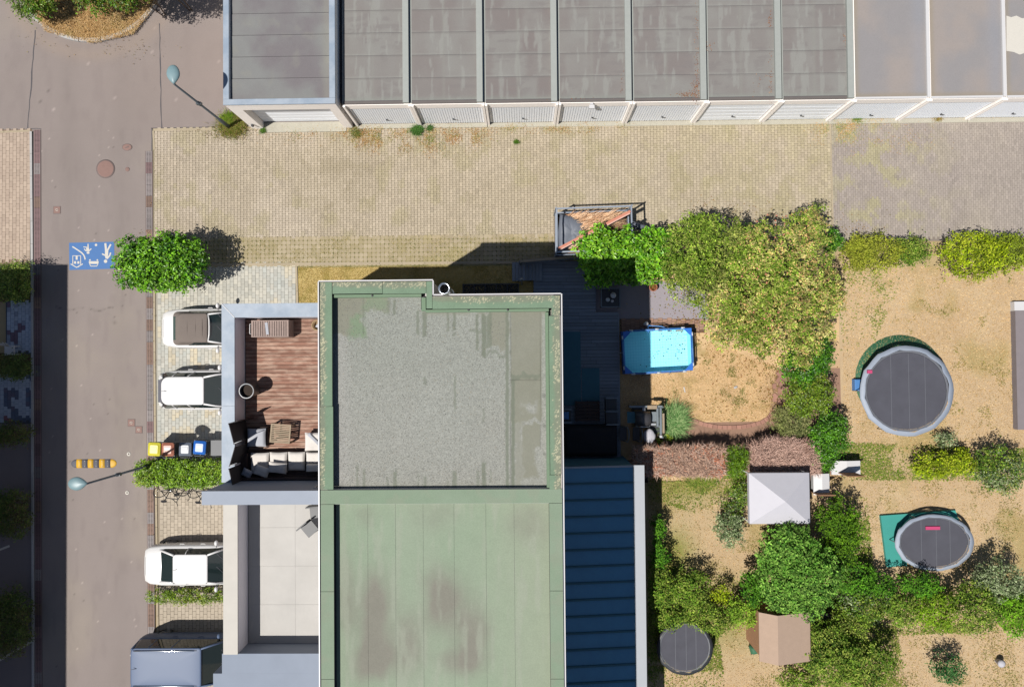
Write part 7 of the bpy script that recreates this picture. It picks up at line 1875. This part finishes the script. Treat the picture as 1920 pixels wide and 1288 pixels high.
for k, (r, z) in enumerate(((.25, .5), (.27, .66), (.25, .74), (.17, .77), (.05, .79))):
    V += [(x+r*(1+.07*math.sin(5*a+k)+.04*math.sin(11*a))*math.cos(a)*.95, y+r*(1+.07*math.sin(5*a+k)+.04*math.sin(9*a))*math.sin(a)*1.15, z+.012*math.sin(7*a+k*2)) for a in [2*math.pi*i/n for i in range(n)]]
b = MB(); b.add(V, [(i*n+k, i*n+(k+1) % n, (i+1)*n+(k+1) % n, (i+1)*n+k) for i in range(4) for k in range(n)]+[tuple(range(4*n, 5*n))], None, True); b.build('cloth', M['stonewhite'], t)
b = MB(); b.lathe([(.18, .0), (.03, .03), (.03, .49), (.2, .495)], x, y, 12); b.build('pedestal', M['blackmetal'], t)
for k, (px, rr_) in enumerate(((1177, 0), (1202, 0))):
    x, y = W(px, 815, .8); t = thing('folded_chair', ['dark folded chair with curved grey top rail, nearer the deck', 'dark folded chair with curved grey top rail beside the white cloth table'][k], 'chair', (x, y, 0), 0, 'folded chairs by the grill')
    b = MB(); b.tube([(x, y-.33, .74), (x+.05, y-.15, .78), (x+.06, y, .8), (x+.05, y+.15, .78), (x, y+.33, .74)], .022, 6); b.build('top_rail', M['greymetal'], t)
    b = MB(); b.obox(x-.14, y, .4, .44, .3, .55); b.build('seat', M['blackmetal'], t)
    for s in (-1, 1): b = MB(); b.tube([(x-.25, y+s*.3, 0), (x, y+s*.31, .74)], .016, 5); b.tube([(x-.02, y+s*.27, 0), (x-.25, y+s*.27, .42)], .016, 5); b.build('leg', M['greymetal'], t)

# trailer
TRZ = 1.95
q = [W(1042.5, 390, TRZ), W(1185, 385, TRZ), W(1187.5, 468, TRZ), W(1043, 474, TRZ)]
q[2] = (q[1][0]+.03, q[2][1]-.04)
t = thing('trailer', 'aluminium box trailer parked at the yard edge full of garden waste', 'trailer', ((q[0][0]+q[1][0])/2, (q[0][1]+q[2][1])/2, 0))
cxx = t.location.x; cyy = t.location.y
for k in range(4):
    p, r_ = Vector(q[k]), Vector(q[(k+1) % 4]); d = (r_-p); l = d.length; an = math.atan2(d.y, d.x); d.normalize(); nn = Vector((d.y, -d.x)); m_ = (p+r_)/2+nn*(-.0)
    b = MB(); inw = (Vector((cxx, cyy))-m_).normalized()*.03; b.obox(m_.x+inw.x, m_.y+inw.y, .5, 1.06, l-.12, .03, an); b.build('side_panel', M['trailermetal'], t)
    b = MB(); b.obox(m_.x+inw.x, m_.y+inw.y, 1.061, 1.11, l-.12, .05, an); b.build('middle_rail', M['trailermetal'], t)
    b = MB(); b.obox(m_.x+inw.x, m_.y+inw.y, TRZ-.05, TRZ, l-.07, .06, an); b.build('top_rail', M['trailermetal'], t)
    b = MB(); b.obox(p.x, p.y, .45, TRZ+.01, .06, .06, an); b.build('corner_post', M['trailermetal'], t)
b = MB(); b.prism([tuple(p) for p in q], .45, .5); b.build('floor', M['darkwood'], t)
for s in (1, -1):
    b = MB(); V = []; yy = cyy+s*.98
    for dy in (-.09, .09): V += [(cxx+.1+.28*math.cos(2*math.pi*k/20), yy+dy, .28+.28*math.sin(2*math.pi*k/20)) for k in range(20)]
    b.add(V, [(k, (k+1) % 20, 20+(k+1) % 20, 20+k) for k in range(20)]+[tuple(range(20)), tuple(range(39, 19, -1))]); b.build('wheel', M['tyre'], t)
    b = MB(); b.box(cxx-.3, cxx+.5, yy-.1, yy+.1, .57, .6); b.build('mudguard', M['blackmetal'], t)
a = W(1190, 424, .55); c = W(1236, 436, .5)
b = MB(); b.tube([(q[1][0], a[1]+.25, .5), (c[0], c[1], .5)], .04, 6); b.tube([(q[1][0], a[1]-.5, .5), (c[0], c[1], .5)], .04, 6); b.build('drawbar', M['trailermetal'], t)
b = MB(); b.tube([(c[0]-.1, c[1], .1), (c[0]-.1, c[1], .75)], .035, 8); b.lathe([(.1, 0), (.1, .08), (.02, .1)], c[0]-.1, c[1], 12); b.build('jockey_wheel', M['tyre'], t)
b = MB(); x, y = W(1198, 424, .8); b.pillow(x, y, .68, .6, .3, .3, -.35, n=10, p=3); b.build('cover_hood', M['tarp'], t)
b = MB(); x, y = W(1216, 434, .6); b.obox(x, y, .6, .66, .3, .1, -.25); b.build('number_plate', M['plate'], t)
# load: tarpaulin, brushwood, lath
x0, x1 = q[0][0]+.08, q[1][0]-.08; y0, y1 = q[3][1]+.1, q[0][1]-.1
tp = [(1050, 401), (1074, 404), (1094, 416), (1101, 428), (1095, 444), (1084, 458), (1070, 472), (1048, 474), (1046, 436)]
P, a_, b_ = scatter([(1050, 404), (1172, 402), (1174, 470), (1050, 472)], 9000, 1.0)
P[:, 2] = .52+rng.random(len(P))**.35*(.46+.16*fbm(P[:, 0]*2, P[:, 1]*2, 95))
lwb = MB(); lwb.box(q[0][0]+.15, q[1][0]-.15, q[3][1]+.16, q[0][1]-.16, .501, .78)
pal = np.array([C(*c_, k=1.6) for c_ in ((240, 200, 160), (226, 180, 140), (206, 160, 124), (248, 214, 180), (170, 130, 100))])
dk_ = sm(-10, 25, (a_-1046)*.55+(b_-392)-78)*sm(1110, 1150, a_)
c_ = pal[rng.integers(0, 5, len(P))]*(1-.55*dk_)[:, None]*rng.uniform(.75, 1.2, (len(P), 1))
lw = thing('brushwood_heap', 'heap of pale cut twigs lying in the trailer', 'brushwood', (*W(1130, 420, .6), .5))
lwb.build('packed_core', mat('packed_twigs', C(190, 150, 116), rough=1., var=.35, vscale=14.), lw)
tw_d = np.arctan2(0.06*(P[:, 1]-cyy)+.12, np.ones(len(P)))+rng.normal(size=len(P))*.16
P[:, 0] -= .3
k_ = (P[:, 0] > q[0][0]+.1) & (P[:, 0] < q[1][0]-.62) & ~in_poly(a_+6, b_, tp); P = P[k_]; c_ = c_[k_]; tw_d = tw_d[k_]
o = blades('twigs', P, .6, .016, c_, 'twig', lw, lean=.99, curl=.005, dirs=tw_d); o['kind'] = 'stuff'
for k in range(5):
    u = [(1075, 402, 1100, 408), (1098, 414, 1102, 404), (1095, 419, 1140, 420), (1150, 395, 1160, 402), (1130, 396, 1112, 420)][k]; p0 = W(u[0], u[1]+8, 1.2); p1 = W(u[2], u[3]+8, 1.2); b = MB(); b.tube([(*p0, 1.18), (*p1, 1.2)], .03, 6); b.build('branch', M['bark'], lw)
tb = MB(); tpw = poly_w(tp, 1.12); cc = (sum(p[0] for p in tpw)/len(tpw), sum(p[1] for p in tpw)/len(tpw)); rings = []
fine = []
for i in range(len(tpw)):
    for h in range(5): fine.append((tpw[i][0]+(tpw[(i+1) % len(tpw)][0]-tpw[i][0])*h/5, tpw[i][1]+(tpw[(i+1) % len(tpw)][1]-tpw[i][1])*h/5))
for k_, z in ((1., 1.02), (.92, 1.2), (.7, 1.25), (.4, 1.27), (.12, 1.28)):
    rings.append([(cc[0]+(p[0]-cc[0])*k_, cc[1]+(p[1]-cc[1])*k_, z+.14*(float(fbm(p[0]*4*k_+9, p[1]*4*k_+9, 96))-.5)) for p in fine])
tb = loft(rings); o = tb.build('tarpaulin', M['tarp'])
for p in o.data.polygons: pass
meta(o, 'crumpled grey tarpaulin covering one end of the trailer load', 'tarpaulin')
p0, p1 = Vector(W(1047, 466, TRZ+.05)), Vector(W(1182, 396, TRZ+.05)); m_ = (p0+p1)/2; d = p1-p0; an = math.atan2(d.y, d.x); lt = thing('long_lath', 'long salmon-coloured lath laid diagonally across the trailer', 'board', (m_.x, m_.y, TRZ))
b = MB(); b.obox(m_.x, m_.y, TRZ+.02, TRZ+.06, d.length, .09, an); b.build('board', M['salmon'], lt)
nn = Vector((-d.y, d.x)).normalized()*.07; M['salmonpale'] = mat('pale_salmon', C(244, 196, 178)); b = MB(); b.obox(m_.x-nn.x, m_.y-nn.y, TRZ+.0, TRZ+.04, d.length*.97, .05, an); b.build('edge_strip', M['salmonpale'], lt)

# ================================================================== NEIGHBOURS' GARDEN THINGS
def tramp(label, px, py, rx, ry, z, pad, sheet=None, shcol='padgreen', a0=0.):
    x, y = W(px, py, z); s = SC(z); ax, ay = rx/s, ry/s; t = thing('trampoline', label, 'trampoline', (x, y, 0), 0, 'garden trampolines')
    n = 40; E = lambda k, i: (x+ax*k*math.cos(2*math.pi*i/n), y+ay*k*math.sin(2*math.pi*i/n))
    b = MB(); wv = lambda i: .012*math.sin(i*1.9)+.008*math.sin(i*3.7+1); V = [(*E(1.+wv(i), i), z-.03) for i in range(n)]+[(*E(1.+wv(i)*.6, i), z+.02) for i in range(n)]+[(*E(.9+wv(i+3), i), z+.025+wv(i)) for i in range(n)]
    b.add(V, [(r*n+i, r*n+(i+1) % n, (r+1)*n+(i+1) % n, (r+1)*n+i) for r in range(2) for i in range(n)], None, True); b.build('pad', M[pad], t)
    b = MB(); b.add([(*E(.85, i), z-.01) for i in range(n)], [tuple(range(n))]); b.build('jumping_mat', M['trampmat'], t)
    b = MB(); V = [(*E(.855, i), z-.004) for i in range(n)]+[(*E(.9, i), z+.004) for i in range(n)]
    b.add(V, [(i, (i+1) % n, n+(i+1) % n, n+i) for i in range(n)]); b.build('spring_ring', M['springs'], t)
    for u in (-.33, .05, .4):
        b = MB(); h = math.sqrt(1-u*u)*.83; b.obox(x+ax*u, y, z-.009, z-.003, .02, 2*ay*h); b.build('mat_seam', M['springs'], t)
    for k in range(6):
        i = int(n*(k+.5)/6); b = MB(); p2 = E(.97, i-3); b.tube([(*p2, z-.04), (*p2, .02)], .02, 5); b.build('leg', M['greymetal'], t)
    return t
tramp('large round trampoline with pale blue rim on the sandy lawn', 1700, 733, 86, 84, .8, 'padblue')
x, y = W(1688, 712, .02); b = MB(); b.lathe([(1.95, .01), (1.95, .03)], x, y, 40); o = b.build('ground_cover', M['padgreen']); meta(o, 'round green ground cover peeking out behind the large round trampoline', 'ground cover')
tramp('oval trampoline with pale rim on a teal ground frame', 1752, 1017, 72, 52, .7, 'padblue')
P = poly_w([(1650, 966), (1790, 956), (1800, 985), (1690, 1000), (1700, 1060), (1662, 1062)], .1)
x0, y0 = P[0]; t = thing('teal_mat', 'teal L-shaped padded mat behind the oval trampoline', 'mat', (x0, y0, 0)); b = MB(); b.prism(P, .02, .16); b.build('pad', M['padteal'], t)
tramp('small dark round trampoline in the bushes by the patio roof', 1284, 1214, 52, 50, .6, 'blackmetal')
for px, py, lb, m in ((1752, 991, 'pink and blue towel strip lying on the oval trampoline', 'pink'), (1630, 697, 'small pink toy on the rim of the large trampoline', 'pink')):
    x, y = W(px, py, .85); b = MB(); b.obox(x, y, .72 if py > 900 else .83, .75 if py > 900 else .9, .6 if py > 900 else .2, .14, 0.); o = b.build('towel' if py > 900 else 'toy', M[m]); meta(o, lb, 'towel' if py > 900 else 'toy')
x, y = W(1610, 722, .3); b = MB(); b.cbox(x-.15, x+.15, y-.25, y+.25, .0, .3, .03); o = b.build('step_stool', M['skyblue']); meta(o, 'light blue step at the side of the large round trampoline', 'step')
# party tent
x0, x1, y0, y1 = R4(1408, 888, 1522, 984, 2.3); t = thing('party_tent', 'white peaked party tent in the southern garden', 'tent', ((x0+x1)/2, (y0+y1)/2, 0))
xm, ymid = x0+(x1-x0)*.28, (y0+y1)/2
b = MB(); b.add([(x0, y0, 2.1), (x1, y0, 2.1), (x1, y1, 2.1), (x0, y1, 2.1), ((x0+x1)/2, ymid, 2.75)], [(0, 1, 4), (1, 2, 4), (2, 3, 4), (3, 0, 4)]); b.build('roof', M['tent'], t)
b = MB(); b.add([(x0, y0, 2.1), (x1, y0, 2.1), (x1, y1, 2.1), (x0, y1, 2.1), (x0, y0, 1.88), (x1, y0, 1.88), (x1, y1, 1.88), (x0, y1, 1.88)], [(k, k+4, (k+1) % 4+4, (k+1) % 4) for k in range(4)]); b.build('valance', M['tent'], t)
for px in (x0+.04, x1-.04):
    for py in (y0+.04, y1-.04): b = MB(); b.tube([(px, py, 0), (px, py, 2.1)], .022, 6); b.build('pole', M['whitemetal'], t)
def shed(label, q, h, rise, mr, mw, ridge, name='garden_shed', cat='shed'):
    x0, x1, y0, y1 = R4(*q, h); t = thing(name, label, cat, ((x0+x1)/2, (y0+y1)/2, 0)); o = .1
    b = MB(); b.box(x0+o, x1-o, y0+o, y1-o, 0, h-.05); w = b.build('wall', M[mw], t)
    xm = x0+(x1-x0)*ridge
    for (xa, xb, za, zb_) in ((x0, xm, h-.04, h+rise), (xm, x1, h+rise, h-.04)):
        b = MB(); b.add([(xa, y0, za), (xb, y0, zb_), (xb, y1, zb_), (xa, y1, za), (xa, y0, za-.04), (xb, y0, zb_-.04), (xb, y1, zb_-.04), (xa, y1, za-.04)], [(0, 1, 2, 3), (7, 6, 5, 4), (0, 4, 5, 1), (1, 5, 6, 2), (2, 6, 7, 3), (3, 7, 4, 0)]); b.build('roof', M[mr], t)
    b = MB(); b.box((x0+x1)/2-.35, (x0+x1)/2+.35, y0+o-.03, y0+o-.001, .05, 1.7); dd = b.build('door', M['shedwall'], t)
    b = MB(); b.box((x0+x1)/2+.22, (x0+x1)/2+.26, y0+o-.06, y0+o-.031, .9, 1.05); b.build('handle', M['blackmetal'], dd)
    return t
shed('garden shed with a beige roof and one orange-brown slope', (1424, 1148, 1520, 1240), 2.0, .35, 'shedroof', 'shedwall', .3)
shed('low dark storage box against the beige-roofed shed', (1521, 1150, 1560, 1180), .9, .05, 'blackmetal', 'blackmetal', .5, 'storage_box', 'storage box')
shed('small white cabinet next to the white party tent', (1526, 888, 1556, 928), 1.2, .04, 'whitemetal', 'white', .5, 'garden_cabinet', 'cabinet')
shed('low white box at the far corner of the deep green shrub', (1560, 864, 1614, 890), .8, .04, 'whitemetal', 'white', .5, 'storage_box', 'storage box')
x0, x1, y0, y1 = R4(1906, 582, 2060, 805, .3); t = thing('raised_terrace', 'low grey terrace with a white step at the edge of the sandy lawn', 'terrace', ((x0+x1)/2, (y0+y1)/2, 0))
b = MB(); b.box(x0, x1, y0, y1, 0, .3); b.build('slab', M['side'], t)
b = MB(); b.box(x0, x0+1.2, y1+.002, y1+.4, 0, .26); b.build('step', M['whitemetal'], t)
x, y = W(1880, 1245, .4); b = MB(); b.lathe([(.08, 0), (.14, .3), (.17, .34), (.1, .4), (.03, .42)], x, y, 16); o = b.build('bird_bath', M['stonewhite']); meta(o, 'small pale bird bath on the bottom sandy lawn', 'bird bath')
x, y = W(1418, 1218, .4); b = MB(); b.pillow(x, y, .25, .5, .4, .4, .3, n=9); o = b.build('bean_bag', M['padgreen']); meta(o, 'green garden seat left of the beige-roofed shed', 'garden seat')
x0, x1, y0, y1 = R4(1540, 466, 2000, 470, .0)
x, y = W(12, 657, .6); t = thing('garden_chair', 'white plastic chair in shade at the edge of the blue-grey pavers', 'chair', (x, y, 0))
b = MB(); b.cbox(x-.22, x+.22, y-.2, y+.22, .4, .43, .006); b.build('seat', M['white'], t)
for k in range(5): b = MB(); an = math.pi*(k+.5)/5; b.tube([(x, y+.18, .45), (x+.26*math.cos(an), y+.22+.12*math.sin(an), .85)], .018, 5); b.build('back_slat', M['white'], t)
for s in (-1, 1):
    for q_ in (-1, 1): b = MB(); b.tube([(x+s*.2, y+q_*.18, 0), (x+s*.19, y+q_*.17, .4)], .02, 5); b.build('leg', M['white'], t)
x, y = W(4, 515, .4); b = MB(); b.tube([(x-.4, y+.1, .1), (x-.1, y+.22, .5), (x+.15, y-.02, .5), (x+.2, y-.3, .1)], .02, 6); o = b.build('bent_hoop', M['white']); meta(o, 'white curved tube beside the half-sunlit shrub', 'tube')

# leaf litter and windfalls
litter('fallen_leaves', [(1440, 690, 60, 22, 1), (1290, 610, 26, 14, .6), (1330, 640, 40, 30, .6), (1452, 740, 10, 40, .6), (1260, 560, 30, 26, .3), (1360, 760, 60, 14, .4)], 420, .03, [(196, 150, 90), (176, 120, 70), (210, 180, 110), (150, 140, 60)], .07)
litter('fallen_leaves', [(1480, 405, 60, 10, 1), (1350, 390, 40, 10, .6), (1600, 430, 30, 6, .5), (1240, 432, 30, 5, .4)], 160, .035, [(196, 160, 100), (176, 130, 80), (150, 140, 70)], .06)
litter('fallen_leaves', [(286, 640, 3, 200, .2), (420, 250, 30, 6, .5), (300, 440, 30, 6, .3), (90, 60, 50, 20, .2), (250, 90, 40, 12, .3)], 260, .036, [(196, 160, 110), (150, 120, 80), (170, 160, 90)], .05)
litter('windfalls', [(1660, 260, 50, 26, 1), (1620, 300, 30, 60, .6), (1590, 240, 20, 12, .5)], 240, .03, [(220, 206, 150), (200, 180, 120), (206, 196, 90)], .035)
